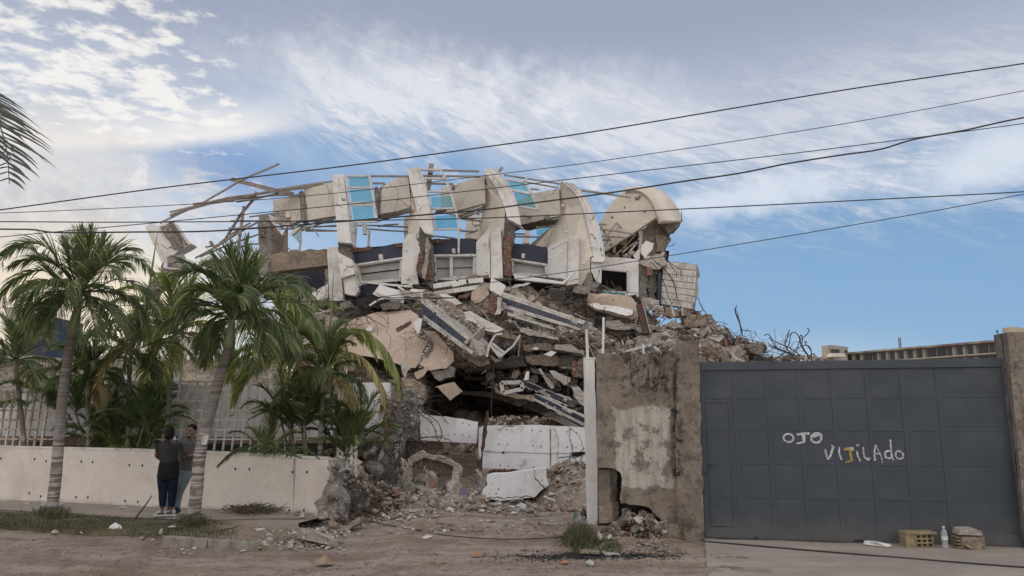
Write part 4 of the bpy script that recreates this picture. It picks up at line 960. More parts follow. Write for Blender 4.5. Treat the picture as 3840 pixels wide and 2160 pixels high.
# --- skylight ladder frames with blue panes
def skylight(stiles, rungs, panes, Y, w=.07, shat=()):
    o = None
    for pts in stiles:
        f = MB(); W = world_pts(pts, Y)
        for a, b in zip(W, W[1:]): f.bar(a, b, w, .08, up=(0, 1, 0))
        if o is None: o = f.build('skylight', 'frame_metal', rb, bevel=.006)
        else: f.build('stile', 'frame_metal', o, bevel=.006)
    for pts in rungs:
        m_ = MB(); W = world_pts(pts, Y+.02); m_.bar(W[0], W[1], w*.85, .07, up=(0, 1, 0)); m_.build('rung', 'frame_metal', o)
    for i, q in enumerate(panes):
        m_ = MB(); W = world_pts(q, Y+.03); m_.loft(W, [p+Vector((0, .012, 0)) for p in W]); m_.build('pane', 'shattered_glass' if i in shat else 'blue_glass', o)
skylight([C2([(228, 240), (262, 480), (290, 700), (303, 885)]), C2([(447, 240), (478, 440), (505, 560), (520, 650)])],
         [C2([(225, 243), (455, 243)]), C2([(240, 349), (478, 347)]), C2([(265, 488), (490, 482)]), C2([(295, 660), (522, 655)]), C2([(280, 508), (480, 504)])],
         [C2([(258, 255), (440, 250), (455, 335), (268, 340)]), C2([(272, 365), (457, 360), (476, 470), (287, 476)]), C2([(290, 524), (476, 516), (490, 632), (305, 652)])], 24.5)
skylight([C2([(902, 180), (955, 330), (1005, 530), (1045, 722)]), C2([(1100, 188), (1145, 280), (1180, 380), (1225, 540), (1268, 722)]), C2([(1260, 725), (1255, 940)])],
         [C2([(935, 263), (1140, 266)]), C2([(960, 385), (1182, 380)]), C2([(1000, 540), (1222, 535)]), C2([(1035, 727), (1272, 722)]), C2([(905, 182), (1105, 188)])],
         [C2([(1003, 432), (1180, 420), (1205, 525), (1015, 525)]), C2([(1038, 606), (1225, 590), (1245, 714), (1055, 716)])], 24.5, shat={1})
skylight([C3([(640, 300), (665, 258)]), C3([(640, 290), (705, 400), (768, 548)]), C3([(450, 265), (520, 370), (575, 515)])],
         [C3([(510, 368), (700, 408)]), C3([(570, 510), (768, 548)]), C3([(455, 268), (645, 300)])],
         [C3([(490, 288), (640, 308), (682, 385), (512, 352)]), C3([(542, 392), (705, 410), (745, 528), (575, 502)])], 24.5)
part('pane', C3([(755, 730), (870, 690), (850, 745), (790, 780), (755, 780)]), 28.5, .01, 'blue_glass')
purlins(C2, [[(215, 243), (500, 243), (797, 245)], [(475, 308), (580, 308)], [(900, 183), (1180, 192), (1435, 200)], [(930, 240), (1200, 243), (1445, 248)], [(1000, 310), (1200, 315)]], 24.9, .06, .06, jit=.15)
purlins(C2, [[(-5, 700), (150, 695)], [(-5, 735), (150, 738)], [(300, 690), (500, 690), (795, 705)], [(420, 720), (600, 735), (790, 745)], [(525, 650), (640, 620), (720, 575)], [(1270, 735), (1400, 750)],
             [(1030, 785), (1130, 795), (1225, 808)], [(525, 700), (600, 685), (710, 678)], [(1290, 545), (1440, 590)], [(1270, 625), (1360, 600), (1449, 560)], [(1240, 600), (1320, 620), (1440, 650)], [(1245, 548), (1449, 552)]], 27, .05, .05)
plank('frame_post', C2([(448, 725), (438, 885)]), 26.5, .08, .05, 'frame_metal'); plank('frame_post', C2([(325, 670), (310, 880)]), 26, .12, .05, 'frame_metal')
plank('strut', C2([(1070, 560), (1130, 545)]), 25.2, .2, .1, 'purlin_metal'); plank('strut', C2([(1010, 130), (1000, 220), (975, 370)]), 25.1, .17, .05, 'purlin_metal')
part('hanging_block', C2([(380, 672), (420, 672), (420, 768), (386, 768)]), 25.5, .15, 'white_concrete')
part('hanging_block', C2([(1035, 575), (1060, 545), (1120, 545), (1080, 580)]), 25.2, .15, 'beam_brown')
purlins(C3, [[(458, 232), (700, 270), (978, 315)], [(480, 272), (700, 305), (950, 348)], [(700, 360), (770, 366)], [(620, 600), (740, 620), (880, 655)], [(550, 765), (645, 768)], [(548, 790), (780, 795)], [(750, 705), (900, 700)],
             [(1145, 370), (1300, 388), (1450, 412)], [(80, 610), (170, 585), (262, 565)], [(60, 740), (190, 745)], [(70, 630), (150, 640), (255, 650)], [(210, 685), (240, 690)], [(575, 690), (630, 725)]], 25.6, .05, .05)
plank('strut', C3([(412, 205), (440, 168)]), 25.2, .08, .08, 'purlin_metal')
purlins(C4, [[(60, 155), (280, 185), (515, 218)], [(230, 460), (300, 466)], [(240, 505), (400, 525), (545, 550)], [(255, 570), (465, 582)], [(262, 602), (340, 606)], [(235, 460), (280, 530), (325, 595)], [(330, 590), (300, 630), (280, 660)],
             [(290, 600), (340, 520), (390, 450)], [(390, 450), (440, 500)]], 24.9, .05, .05, jit=.1)
# --- the domed end piece
def dense(L, n=4): return [(p.x, p.y) for p in spl([Vector((a, b, 0)) for a, b in L], n)]
A = dense([(470, 160), (530, 150), (600, 160), (660, 195), (705, 245), (745, 315), (770, 385), (792, 445)])
B = dense([(545, 143), (640, 147), (730, 158), (800, 185), (860, 240), (915, 315), (950, 385), (978, 445)])
dome_s = C4(dense([(240, 450), (262, 405), (290, 358), (340, 280), (400, 210), (470, 160), (530, 150), (600, 160), (660, 195), (705, 245), (745, 315), (765, 385)])+[ (740, 405), (600, 500), (440, 605), (290, 705), (265, 600)])
W = [P(x, y, 25.6-(x-2250)*.004) for x, y in dome_s]; mb = MB(); mb.loft(W, [p+Vector((.05, .3, 0)) for p in W]); mb.build('dome_shell', 'clean_cream', rb)
AA, BB = C4(A), C4(B); V = []; n = len(AA)
for a in AA: V.append(P(a[0], a[1], 25.55-(a[0]-2250)*.004))
for b in BB: V.append(P(b[0], b[1], 26.6-(b[0]-2250)*.004))
mb = MB(); mb.add(V, [(i, n+i, n+i+1, i+1) for i in range(n-1)]); o = mb.build('dome_roof', 'clean_cream', rb, smooth=True); q = o.modifiers.new('s', 'SOLIDIFY'); q.thickness = .22; q.offset = 0
mb = MB(); mb.tube([v+Vector((0, -.03, 0)) for v in V[:n]], .045, 6); mb.build('dome_moulding', 'clean_cream', rb)
for p in ((600, 215), (585, 235), (567, 232), (468, 310), (647, 352), (352, 396), (700, 232), (345, 645)):
    c = C4([p])[0]; mb = MB(); chunk(mb, P(c[0], c[1], 25.6-(c[0]-2250)*.004), .16, rnd, 0); mb.build('spalled_hole', 'broken_concrete', rb)
knob(*C4([(405, 485)])[0], 25.2, .06)
part('torn_edge', C4([(765, 385), (790, 440), (880, 445), (978, 445), (965, 475), (905, 520), (870, 545), (830, 500), (790, 470)]), 25.2, 1.0, 'broken_concrete', .05, None)
part('broken_core', C4([(600, 520), (760, 400), (830, 480), (868, 560), (862, 640), (835, 700), (835, 770), (760, 800), (620, 790)]), 25.5, .6, 'broken_concrete', .06, None)
part('brick_core', C4([(745, 545), (840, 545), (850, 600), (820, 715), (750, 710)]), 25.4, .3, 'brown_rubble', .03, None)
part('inner_gable', C4([(290, 705), (440, 605), (600, 500), (620, 560), (620, 780), (300, 770)]), 26.0, .3, 'painted_shade')
part('hanging_sheet', C4([(620, 650), (660, 608), (728, 635), (715, 690), (650, 768), (612, 720)]), 25.1, .06, 'white_paint', .01, None)
part('hanging_sheet', C4([(540, 745), (585, 690), (612, 672), (600, 780), (560, 775)]), 25.2, .05, 'white_concrete', .01, None)
for pts in ([(440, 720), (500, 670), (585, 610)], [(500, 720), (560, 650), (590, 600)], [(380, 740), (440, 690), (560, 560)], [(470, 680), (470, 600)], [(370, 720), (372, 660)], [(448, 650), (448, 600)], [(615, 520), (600, 700)]):
    plank('broken_rafter', C4(pts), 25.5, .10, .06, rnd.choice(['beam_brown', 'frame_metal', 'pale_rubble']))
for i in range(26):
    c = C4([(rnd.uniform(300, 540), 0)])[0]; mb = MB(); chunk(mb, P(c[0], 650+(755-(c[0]-2270)*.1)/2.414+rnd.uniform(-8, 6), 25.3), rnd.uniform(.1, .3), rnd, .6); mb.build('roof_debris', rnd.choice(['broken_concrete', 'pale_rubble', 'brown_rubble']), rb)
part('wall_panel', C4([(258, 760), (420, 762), (592, 782), (590, 905), (500, 885), (258, 862)]), 24.9, .3, 'white_paint', .012, {0, 1})
part('wall_panel', C4([(500, 884), (591, 900), (590, 1130), (560, 1090), (500, 1085)]), 24.9, .3, 'white_paint', .012, {3})
f = MB(); W = [P(x, y, 24.85) for x, y in C4([(262, 868), (492, 888), (492, 1082), (262, 1072)])]
for a, b in ((0, 1), (1, 2), (2, 3)): f.bar(W[a], W[b], .07, .1, up=(0, 1, 0))
f.build('window_frame', 'frame_metal', rb)
part('sill_strip', C4([(200, 1062), (300, 1070), (472, 1085), (470, 1100), (300, 1085)]), 24.7, .1, 'tarp_blue')
part('sill_trim', C4([(475, 1085), (560, 1075), (555, 1100), (470, 1110)]), 24.6, .1, 'white_paint')
part('broken_column', C4([(595, 782), (640, 790), (672, 880), (668, 1000), (680, 1170), (620, 1190), (592, 1130)]), 24.95, .4, 'broken_concrete', .03, None)
part('broken_column', C4([(670, 750), (740, 740), (830, 720), (838, 790), (800, 850), (760, 870), (700, 860), (600, 820)]), 24.8, .6, 'pale_rubble', .05, None)
part('broken_column', C4([(680, 850), (760, 870), (765, 1180), (680, 1190)]), 25.1, .5, 'broken_concrete', .05, None)
part('brick_core', C4([(668, 845), (712, 850), (718, 920), (672, 922)]), 24.7, .2, 'clay', .02, None)
part('navy_strip', C4([(765, 905), (797, 895), (793, 1182), (762, 1180)]), 24.9, .2, 'navy_wall')
# ------------------------------------------------------------------ tiled beams, slabs and parapets: each a thing of its own
def tiled(name, label, q, Y, th, nu, rows, miss=.02, holes=(), core='pale_rubble', top=None, group=None):
    """q: photo corners TL TR BR BL (may carry a distance); rows: list of (height share, tile rows, material)"""
    W = world_pts(q, Y); c = (W[0]+W[2])/2; t = thing(name, label, 'beam', (c.x, c.y, min(w.z for w in W)), group)
    nrm = (W[1]-W[0]).cross(W[3]-W[0]).normalized()
    if nrm.y > 0: nrm = -nrm
    mb = MB(); E_ = jagged(W, .03, None, .15, rnd); mb.loft([p-nrm*.0 for p in E_], [p-nrm*th+Vector((0, 0, .0)) for p in E_]); rocky(mb.build('core', core, t), .03, .12)
    v = 0.; mats = {}
    for hshare, k, m_ in rows:
        for j in range(k):
            v0 = v+hshare*j/k; v1 = v+hshare*(j+1)/k
            for i in range(nu):
                if rnd.random() < miss: continue
                u0, u1 = i/nu, (i+1)/nu; um, vm = (u0+u1)/2, (v0+v1)/2
                if any(((um-h[0])/h[2])**2+((vm-h[1])/h[3])**2 < 1+rnd.uniform(-.3, .3) for h in holes): continue
                g = .06; A = [bil(W, u0+g*(u1-u0), v0+g*(v1-v0)), bil(W, u1-g*(u1-u0), v0+g*(v1-v0)), bil(W, u1-g*(u1-u0), v1-g*(v1-v0)), bil(W, u0+g*(u1-u0), v1-g*(v1-v0))]
                mats.setdefault(m_, MB()).loft([p+nrm*.018 for p in A], [p+nrm*.001 for p in A])
        v += hshare
    for m_, b in mats.items(): b.build('white_tiling' if m_ == 'white_tile' else 'navy_tiling', m_, t)
    return t
TB = [(.24, 2, 'white_tile'), (.46, 4, 'navy_tile'), (.30, 2, 'white_tile')]
tiled('tiled_beam', 'tiled beam with a navy stripe leaning steeply down right in the middle of the rubble', C6([(82, 172, 20.9), (625, 632, 19.6), (585, 735, 19.6), (95, 400, 20.9)]), 20, .55, 24, TB, .01, [(.02, 1., .10, .3)])
mb = MB(); A = world_pts(C6([(95, 165, 21.2), (118, 95, 21.6), (205, 125, 21.6), (480, 300, 21.1), (715, 600, 20.4), (640, 628, 20.0)]), 20); A = jagged(A, .03, {1, 2, 3}, .15, rnd)
mb.loft(A, [p+Vector((0, .1, -.25)) for p in A]); tag(rocky(mb.build('beam_slab', 'brown_rubble'), .06, .12), 'crumbling concrete slab lying on the back of the left tiled beam', 'slab')
mb = MB(); chunk(mb, P(*C6([(640, 690)])[0], 19.8), 1.0, rnd, 0); tag(mb.build('concrete_chunk', 'pale_rubble'), 'grey concrete stub at the lower end of the left tiled beam', 'rubble')
mb = MB(); chunk(mb, P(*C6([(620, 560)])[0], 19.8), .7, rnd, 1); tag(mb.build('concrete_chunk', 'pale_rubble'), 'flat pale piece of concrete on top of the lower end of the left tiled beam', 'rubble')
tiled('tiled_beam', 'long tiled beam with a navy stripe sloping gently right across the upper rubble', C6([(888, 118, 21.6), (1700, 408, 20.6), (1640, 500, 20.6), (868, 270, 21.6)]), 21, .5, 30, [(.34, 2, 'white_tile'), (.40, 3, 'navy_tile'), (.26, 2, 'white_tile')], .015, [(.93, .95, .12, .25), (.03, .9, .06, .3), (.90, .2, .05, .3)])
tiled('tiled_beam', 'short broken tiled strip hanging under the long tiled beam', C6([(940, 285, 21.3), (1240, 395, 21.1), (1420, 500, 21.0), (925, 350, 21.3)]), 21, .3, 13, [(.5, 2, 'navy_tile'), (.5, 2, 'white_tile')], .05, [(.45, .3, .25, .5)], core='pale_rubble')
tiled('tiled_beam', 'dark tiled band deep in the hollow under the rubble, left of the window frame', C6([(470, 1005, 25.5), (880, 1100, 25), (880, 1165, 25), (470, 1065, 25.5)]), 25, .4, 16, [(1., 3, 'navy_tile')], .05, core='broken_concrete')
tiled('tiled_beam', 'upper of the two navy tiled strips falling to the white post', C6([(1070, 985, 21.6), (1560, 1190, 20.4), (1520, 1250, 20.4), (1065, 1035, 21.6)]), 21, .3, 16, [(.8, 2, 'navy_tile'), (.2, 1, 'white_tile')], .08, [(.5, .8, .12, .6)], core='pale_rubble')
tiled('tiled_beam', 'lower of the two navy tiled strips falling to the white post, with a white edge', C6([(1195, 1120, 20.6), (1720, 1375, 19.2), (1720, 1460, 19.2), (1185, 1185, 20.6)]), 20, .4, 18, [(.62, 2, 'navy_tile'), (.38, 1, 'white_tile')], .04, [(.62, .05, .09, .35)], core='pale_rubble')
tiled('tiled_wall', 'big white tiled wall panel standing against the sky at the right end of the ruin', C4([(818, 797, 25.0), (1117, 821, 24.6), (1092, 1232, 24.6), (792, 1184, 25.0)]), 25, .4, 17, [(1., 7, 'white_tile')], .0, [(1.02, .0, .04, .05), (1.03, .62, .04, .1), (1.04, .95, .08, .12)], core='pale_rubble')['category'] = 'wall panel'
mb = MB(); prism(mb, C4([(1117, 821), (1126, 900), (1122, 980), (1133, 1060), (1110, 1150), (1085, 1235), (1080, 1230)]), 24.62, .35, .03, {0, 1, 2, 3, 4}, rnd=rnd); tag(mb.build('panel_edge', 'pale_rubble'), 'ragged grey edge of broken concrete beside the big white tiled panel', 'rubble')
mb = MB(); prism(mb, C4([(825, 1205), (1085, 1236), (1070, 1270), (1045, 1290), (900, 1312), (835, 1290)]), 24.7, .5, .04, None, rnd=rnd); tag(mb.build('broken_slab', 'brown_rubble'), 'brown broken slab under the big white tiled panel', 'slab')
tiled('tiled_fragment', 'small blue and white tiled fragment on top of the old brown wall', C10([(380, 118, 12.8), (585, 62, 12.8), (585, 105, 12.8), (420, 135, 12.8)]), 12.8, .12, 7, [(.5, 1, 'white_tile'), (.5, 1, 'navy_tile')], .2)['category'] = 'rubble'
tiled('tiled_fragment', 'small square blue tiled fragment in the rubble above the old brown wall', C9([(55, 550, 22), (195, 550, 22), (190, 625, 22), (55, 630, 22)]), 22, .3, 4, [(1., 2, 'navy_tile')], 0, [(.95, .5, .3, 1.)])['category'] = 'rubble'
def slab(label, pts, Y, th, mat, jag=.02, edges=None, bevel=0, name='fallen_slab', cat='slab', off=(0, 0, 0), step=.12):
    mb = MB(); prism(mb, pts, Y, th, jag, edges, step, off, rnd); o = mb.build(name, mat, bevel=bevel); rocky(o, min(jag, .06)*.9, .13) if jag >= .02 and mat != 'white_paint' else None; return tag(o, label, cat)
# beige inner wall in two cracked leaves
slab('large beige plastered wall slab, cracked, behind the drooping palm frond', C5([(560, 600, 22.6), (600, 440, 23.2), (900, 352, 23.4), (1272, 326, 23.4), (1345, 372, 22.9), (1390, 560, 22), (1440, 640, 21.7), (1450, 700, 21.5), (1400, 790, 21.3), (1400, 860, 21.2), (1330, 955, 21), (1220, 945, 21), (1100, 900, 21.2), (880, 840, 21.6), (600, 800, 22)]), 21, .25, 'beige_slab', .018, {4, 5, 6, 7, 8, 9, 10})
slab('beige plastered slab with a jagged edge right of the crack, under the left tiled beam', C5([(1400, 540, 21.5), (1540, 560, 21.1), (1600, 620, 21), (1739, 790, 20.6), (1745, 880, 20.5), (1660, 960, 20.4), (1540, 972, 20.4), (1490, 985, 20.4), (1385, 925, 20.6), (1418, 830, 20.8), (1462, 770, 21), (1478, 715, 21.1), (1462, 640, 21.3)]), 20.8, .3, 'beige_slab', .015, {5, 6, 7, 8, 9, 10, 11})
slab('grey broken lip hanging below the beige slab', C5([(1500, 985), (1560, 975), (1620, 985), (1700, 930), (1760, 960), (1740, 1050), (1660, 1060), (1590, 1090), (1530, 1050)]), 20.5, .4, 'pale_rubble', .04)
slab('small beige slab piece lying below the crack', C5([(1310, 1010), (1440, 935), (1480, 960), (1420, 1040), (1340, 1075)]), 20.2, .15, 'beige_slab', .02)
slab('brown sheet of ceiling plaster dangling over the dark hollow', C6([(210, 1055), (400, 1008), (482, 1100), (365, 1190), (240, 1060)]), 20.3, .05, 'beige_slab', .015, name='hanging_sheet', cat='sheet')
slab('brown cracked boulder of masonry left of the dark hollow', C5([(1215, 1085), (1290, 1078), (1340, 1110), (1420, 1200), (1425, 1290), (1380, 1340), (1300, 1340), (1220, 1280)]), 19.6, .6, 'brown_rubble', .05, name='boulder', cat='rubble')
slab('cream tiled floor sheet lying on the debris between the two tiled beams', C6([(210, 150, 21.6), (330, 140, 21.8), (430, 190, 21.6), (480, 235, 21.4), (350, 250, 21.2)]), 21.4, .10, 'white_rubble', .03)
slab('long pale floor slab with broken tiles in the centre of the rubble', C6([(455, 340, 21.0), (560, 305, 21.3), (700, 385, 21), (905, 485, 20.5), (810, 518, 20.4), (690, 490, 20.6), (600, 420, 20.8), (500, 390, 20.9)]), 20.8, .12, 'white_rubble', .015)
slab('rough pale disc-shaped lump of concrete behind the brick pillar fragment', C6([(575, 120), (640, 60), (720, 80), (750, 130), (700, 190), (610, 228), (570, 190)]), 21.8, .3, 'beige_slab', .03, name='boulder', cat='rubble')
slab('fallen pillar fragment of red hollow brick and grey concrete', C6([(770, 135), (835, 150), (825, 240), (800, 350), (725, 320), (745, 220)]), 21.2, .3, 'brick_rubble', .015, name='brick_fragment', cat='rubble')
slab('white plaster leaf on the right side of the brick pillar fragment', C6([(835, 165), (880, 175), (860, 335), (800, 345), (825, 240)]), 21.15, .2, 'white_rubble', .02, name='plaster_leaf', cat='rubble')
slab('white folded panel wedged between the third rib and the long tiled beam', C3([(340, 1160), (400, 1190), (475, 1235), (435, 1330), (330, 1275)]), 22.6, .1, 'white_paint', .005)
slab('grey sheet of plaster leaning in the debris above the long tiled beam', C6([(960, 85), (1100, 60), (1160, 30), (1130, 25), (1000, 45)]), 22, .08, 'white_rubble', .02)
for q in ([(1000, 345), (1040, 460), (1015, 560), (1060, 640), (1040, 760)], [(1220, 560), (1215, 680), (1235, 800), (1200, 900)], [(1240, 640), (1330, 600), (1400, 560)], [(1560, 690), (1640, 760), (1720, 790)], [(1570, 850), (1650, 820), (1700, 850)]):
    q = spl([P(*C5([p])[0], 20.78 if p[0] > 1480 else 21.55) for p in q], 5); mb = MB(); mb.tube([p+Vector((rnd.uniform(-.015, .015), 0, rnd.uniform(-.015, .015))) for p in q], .0055, 4); tag(mb.build('wire', 'rebar'), 'thin wire hanging down over the beige wall slabs', 'wire', 'wires over the beige slabs')
mb = MB()
for _ in range(160):
    t_ = rnd.random(); x = np.interp(t_, [0, .3, .6, 1], [1560, 1612, 1606, 1580])+rnd.gauss(0, 7); y = 1240+t_*140; chunk(mb, P(x, y, 21.2-.5*t_), .04+.14*rnd.random()**2, rnd, .5, rnd.choice((0, 1, 1)))
for _ in range(260):
    t_ = rnd.random(); x = 1578+t_*215+rnd.gauss(0, 9)+14; y = 1102+t_*166-abs(rnd.gauss(0, 10)); chunk(mb, P(x, y, 21.2-1.1*t_), .04+.16*rnd.random()**2, rnd, .5, rnd.choice((0, 1, 2)))
tag(mb.build('slab_crumbs', ['broken_concrete', 'pale_rubble', 'brown_rubble'], loc=(0, 0, 0)), kind='stuff')
# beams over the hollow
slab('dark concrete beam spanning the roof of the hollow', C6([(480, 850, 22.5), (720, 790, 22), (1100, 745, 21.5), (1130, 850, 21.5), (900, 870, 22), (520, 910, 22.5)]), 22, 1.2, 'broken_concrete', .04, name='floor_beam', cat='beam')
slab('tan weathered beam end above the hollow', C6([(1110, 755), (1230, 735), (1420, 740), (1430, 840), (1300, 850), (1120, 812)]), 21.2, .8, 'brown_rubble', .03, name='floor_beam', cat='beam')
slab('layered floor edge running right from the tan beam end', C6([(1430, 760), (1560, 780), (1690, 850), (1700, 930), (1560, 900), (1430, 850)]), 21.4, .9, 'broken_concrete', .04, name='floor_beam', cat='beam')
slab('curved concrete edge beam arching through the dark hollow', C6([(470, 1090, 25), (800, 1110, 24.5), (1100, 1190, 23.5), (1400, 1310, 22), (1640, 1449, 20.5), (1560, 1470, 20.5), (1300, 1340, 22), (1050, 1240, 23.5), (780, 1165, 24.6), (470, 1130, 25)]), 23, .35, 'pale_rubble', .015, name='edge_beam', cat='beam')
slab('lower dark edge beam at the back of the hollow', C6([(600, 1160, 26), (900, 1180, 25), (1200, 1290, 24), (1200, 1330, 24), (880, 1230, 25), (600, 1200, 26)]), 25, .35, 'broken_concrete', .02, name='edge_beam', cat='beam')
slab('tan slab edge beside the loose white window frame', C6([(800, 1060), (900, 1120), (1180, 1140), (1205, 1200), (1000, 1165), (820, 1115)]), 21.3, .4, 'beige_slab', .02)
slab('grey leaning sheet of concrete above the upper navy strip', C6([(1340, 890), (1400, 895), (1550, 960), (1550, 1000), (1490, 1040), (1390, 960)]), 20.8, .12, 'pale_rubble', .02)
slab('grey broken wall piece right of the two navy tiled strips', C6([(1570, 1070), (1640, 1060), (1720, 1120), (1720, 1260), (1640, 1220), (1590, 1160)]), 20.2, .2, 'pale_rubble', .03)
for k, (q, l) in enumerate((([(1570, 800), (1600, 790), (1635, 830), (1620, 930), (1575, 940), (1568, 880)], 'red hollow brick hanging beside the white post'),)):
    slab(l, C6(q), 20.3, .2, 'brick_rubble', .01, name='hollow_brick', cat='brick')
for q, l in (([(1285, 735), (1360, 700), (1415, 712), (1360, 755)], 'white sheet lying above the tan beam end'), ([(1170, 680), (1200, 658), (1240, 668), (1220, 692)], 'small white tile piece left of the larger white sheet'),
             ([(1090, 990), (1120, 900), (1145, 905), (1140, 985)], 'white upright fragment over the upper navy strip'), ([(0, 420), (50, 370), (90, 385), (60, 520), (40, 530)], 'white plaster rag hanging left of the left tiled beam'),
             ([(450, 400), (520, 400), (600, 460), (560, 480), (470, 430)], 'white broken sheet between debris left of the floor slab')):
    slab(l, C6(q), 20.6, .05, 'white_paint', .01, name='broken_sheet', cat='rubble')
for l, q, Y, th, m_ in (('long pale floor slab sloping right under the third rib', [(640, 20), (900, 60), (960, 90), (940, 110), (700, 70)], 23.6, .2, 'pale_rubble'), ('layered slab edge below the long tiled beam, left part', [(1060, 470), (1250, 520), (1420, 560), (1430, 590), (1240, 560), (1050, 510)], 20.9, .5, 'pale_rubble'),
        ('thick pale floor slab left of the white post top', [(1400, 640), (1560, 640), (1680, 690), (1690, 740), (1560, 710), (1400, 690)], 20.8, .5, 'pale_rubble'), ('brownish floor slab lying above the tan beam end', [(1080, 640), (1300, 620), (1400, 660), (1380, 700), (1200, 690), (1090, 690)], 21, .5, 'brown_rubble'),
        ('sagging floor slab at the back of the hollow, left half', [(500, 940), (760, 960), (1000, 1010), (990, 1040), (760, 1000), (500, 985)], 24.5, .8, 'pale_rubble'), ('sagging floor slab inside the hollow above the window frame', [(800, 900), (1000, 920), (1200, 985), (1190, 1015), (1000, 960), (800, 935)], 23, .6, 'brown_rubble'),
        ('grey floor slab sloping to the white post inside the hollow', [(1160, 860), (1400, 930), (1640, 1060), (1640, 1100), (1380, 980), (1160, 900)], 21.8, .5, 'pale_rubble'), ('pale splintered board leaning beside the grey sloping floor slab', [(1230, 880), (1260, 875), (1390, 1060), (1370, 1075)], 21.0, .06, 'pale_rubble'),
        ('pale rubble-covered slab between the steep tiled beam and the dangling frame', [(720, 470), (900, 500), (1040, 560), (1020, 600), (860, 560), (730, 530)], 20.6, .4, 'brown_rubble'), ('brown slab wedge under the left tiled beam foot', [(560, 740), (720, 770), (760, 830), (640, 850), (540, 800)], 20.6, .4, 'brown_rubble'),
        ('pale slab sloping left above the beige wall slab', [(-140, 90), (60, 120), (70, 170), (-100, 160)], 23.2, .3, 'pale_rubble'), ('dark slab under the pale sloping one, left of the beige wall slab', [(-330, 240), (-140, 200), (-130, 260), (-300, 300)], 23.2, .4, 'broken_concrete')):
    slab(l, C6(q), Y, th, m_, .025)
# loose window frame in the hollow
t = thing('window_frame', 'loose white window frame lying in the dark hollow', 'window', P(*C6([(970, 1060)])[0], 21))
W = world_pts(C6([(868, 1015), (1065, 1010), (1085, 1075), (885, 1115)]), 21)
for a, b in ((0, 1), (1, 2), (2, 3), (3, 0)): MB().bar(W[a], W[b], .11, .08, up=(0, 1, 0)).build('frame_bar', 'frame_metal', t)
t = thing('window_frame', 'broken white window frame with a drawer-like sheet dangling below the left tiled beam', 'window', P(*C6([(840, 700)])[0], 19.4))
for pts in ([(760, 640), (850, 765)], [(850, 765), (985, 650), (1055, 545)], [(775, 625), (900, 715)], [(725, 760), (750, 640), (810, 540), (880, 530)]):
    W = world_pts(C6(pts), 19.4); m_ = MB()
    for a, b in zip(W, W[1:]): m_.bar(a, b, .06, .05)
    m_.build('frame_bar', 'frame_metal', t)
m_ = MB(); prism(m_, C6([(765, 650), (800, 625), (895, 712), (850, 755)]), 19.45, .02); m_.build('panel', 'white_paint', t)
m_ = MB(); prism(m_, C6([(750, 735), (840, 790), (905, 740), (860, 800), (810, 815)]), 19.5, .06, .01, rnd=rnd); m_.build('torn_lining', 'cardboard', t)
# cracked long beam on the right with flaking plaster
t = thing('cracked_beam', 'cracked beige concrete beam with flaking white plaster below the black window opening', 'beam', P(*C4([(350, 1300)])[0], 23.6))
m_ = MB(); prism(m_, C4([(138, 1080, 23.8), (300, 1085, 23.8), (520, 1112, 23.4), (592, 1200, 23.3), (585, 1290, 23.3), (530, 1322, 23.4), (380, 1290, 23.6), (200, 1240, 23.8), (125, 1180, 23.9)]), 23.6, .5, .02, rnd=rnd); m_.build('core', 'beige_slab', t)
m_ = MB(); prism(m_, C4([(133, 1180, 23.8), (220, 1170, 23.75), (250, 1195, 23.7), (400, 1200, 23.5), (540, 1240, 23.3), (535, 1280, 23.25), (480, 1290, 23.3), (380, 1262, 23.45), (200, 1225, 23.7)]), 23.5, .06, .02, rnd=rnd); m_.build('plaster', 'white_paint', t)
slab('beige slab ends stacked beneath the cracked beam', C4([(300, 1335), (560, 1365), (720, 1410), (720, 1440), (480, 1420), (300, 1390)]), 23.0, .6, 'pale_rubble', .03)
# steel I-beam
t = thing('steel_beam', 'rusty brown steel beam leaning down through the rubble above the old wall', 'beam', P(*C4([(640, 1440)])[0], 22.6))
a, b = P(*C4([(592, 1195)])[0], 23), P(*C4([(660, 1460)])[0], 22.2)
MB().bar(a, b, .16, .10).build('web', 'rust', t); MB().bar(a+Vector((.11, -.03, 0)), b+Vector((.11, -.03, 0)), .03, .16).build('flange', 'purlin_metal', t)
for l, pts in (('small rusty steel post leaning under the tiled panel', [(960, 1250), (1000, 1370)]), ('thin white strip standing under the tiled panel', [(888, 1200), (910, 1290)]), ('second thin white strip right of the first, under the tiled panel', [(982, 1220), (988, 1290)])):
    W = world_pts(C4(pts), 23.6); tag(MB().bar(W[0], W[1], .09 if 'rusty' in l else .05, .06).build('metal_post', 'rust' if 'rusty' in l else 'frame_metal'), l, 'post')
# radiator-like vent
t = thing('vent_grille', 'dark ribbed air-conditioner grille lying on the rubble below the fourth rib', 'grille', P(*C3([(937, 1360)])[0], 23.3))
W = world_pts(C3([(875, 1256), (1010, 1268), (1005, 1362), (875, 1358)]), 23.3); MB().loft(W, [p+Vector((0, .25, 0)) for p in W]).build('case', 'broken_concrete', t)
for i in range(11):
    u = (i+.5)/11; MB().bar(bil(W, u, .06)+Vector((0, -.02, 0)), bil(W, u, .95)+Vector((0, -.02, 0)), .025, .03, up=(0, 1, 0)).build('fin', 'cable', t)
slab('red and brown pile of broken roof tiles left of the pale disc-shaped lump', C6([(450, 150), (560, 115), (570, 140), (520, 175), (445, 185)]), 21.9, .3, 'brick_rubble', .05, name='tile_pile', cat='rubble')
slab('rusty red channel sticking out over the beige wall slab', C5([(1112, 528), (1275, 440), (1285, 470), (1135, 568), (1120, 555)]), 21.2, .08, 'brick_rubble', .01, name='steel_channel', cat='metal piece')
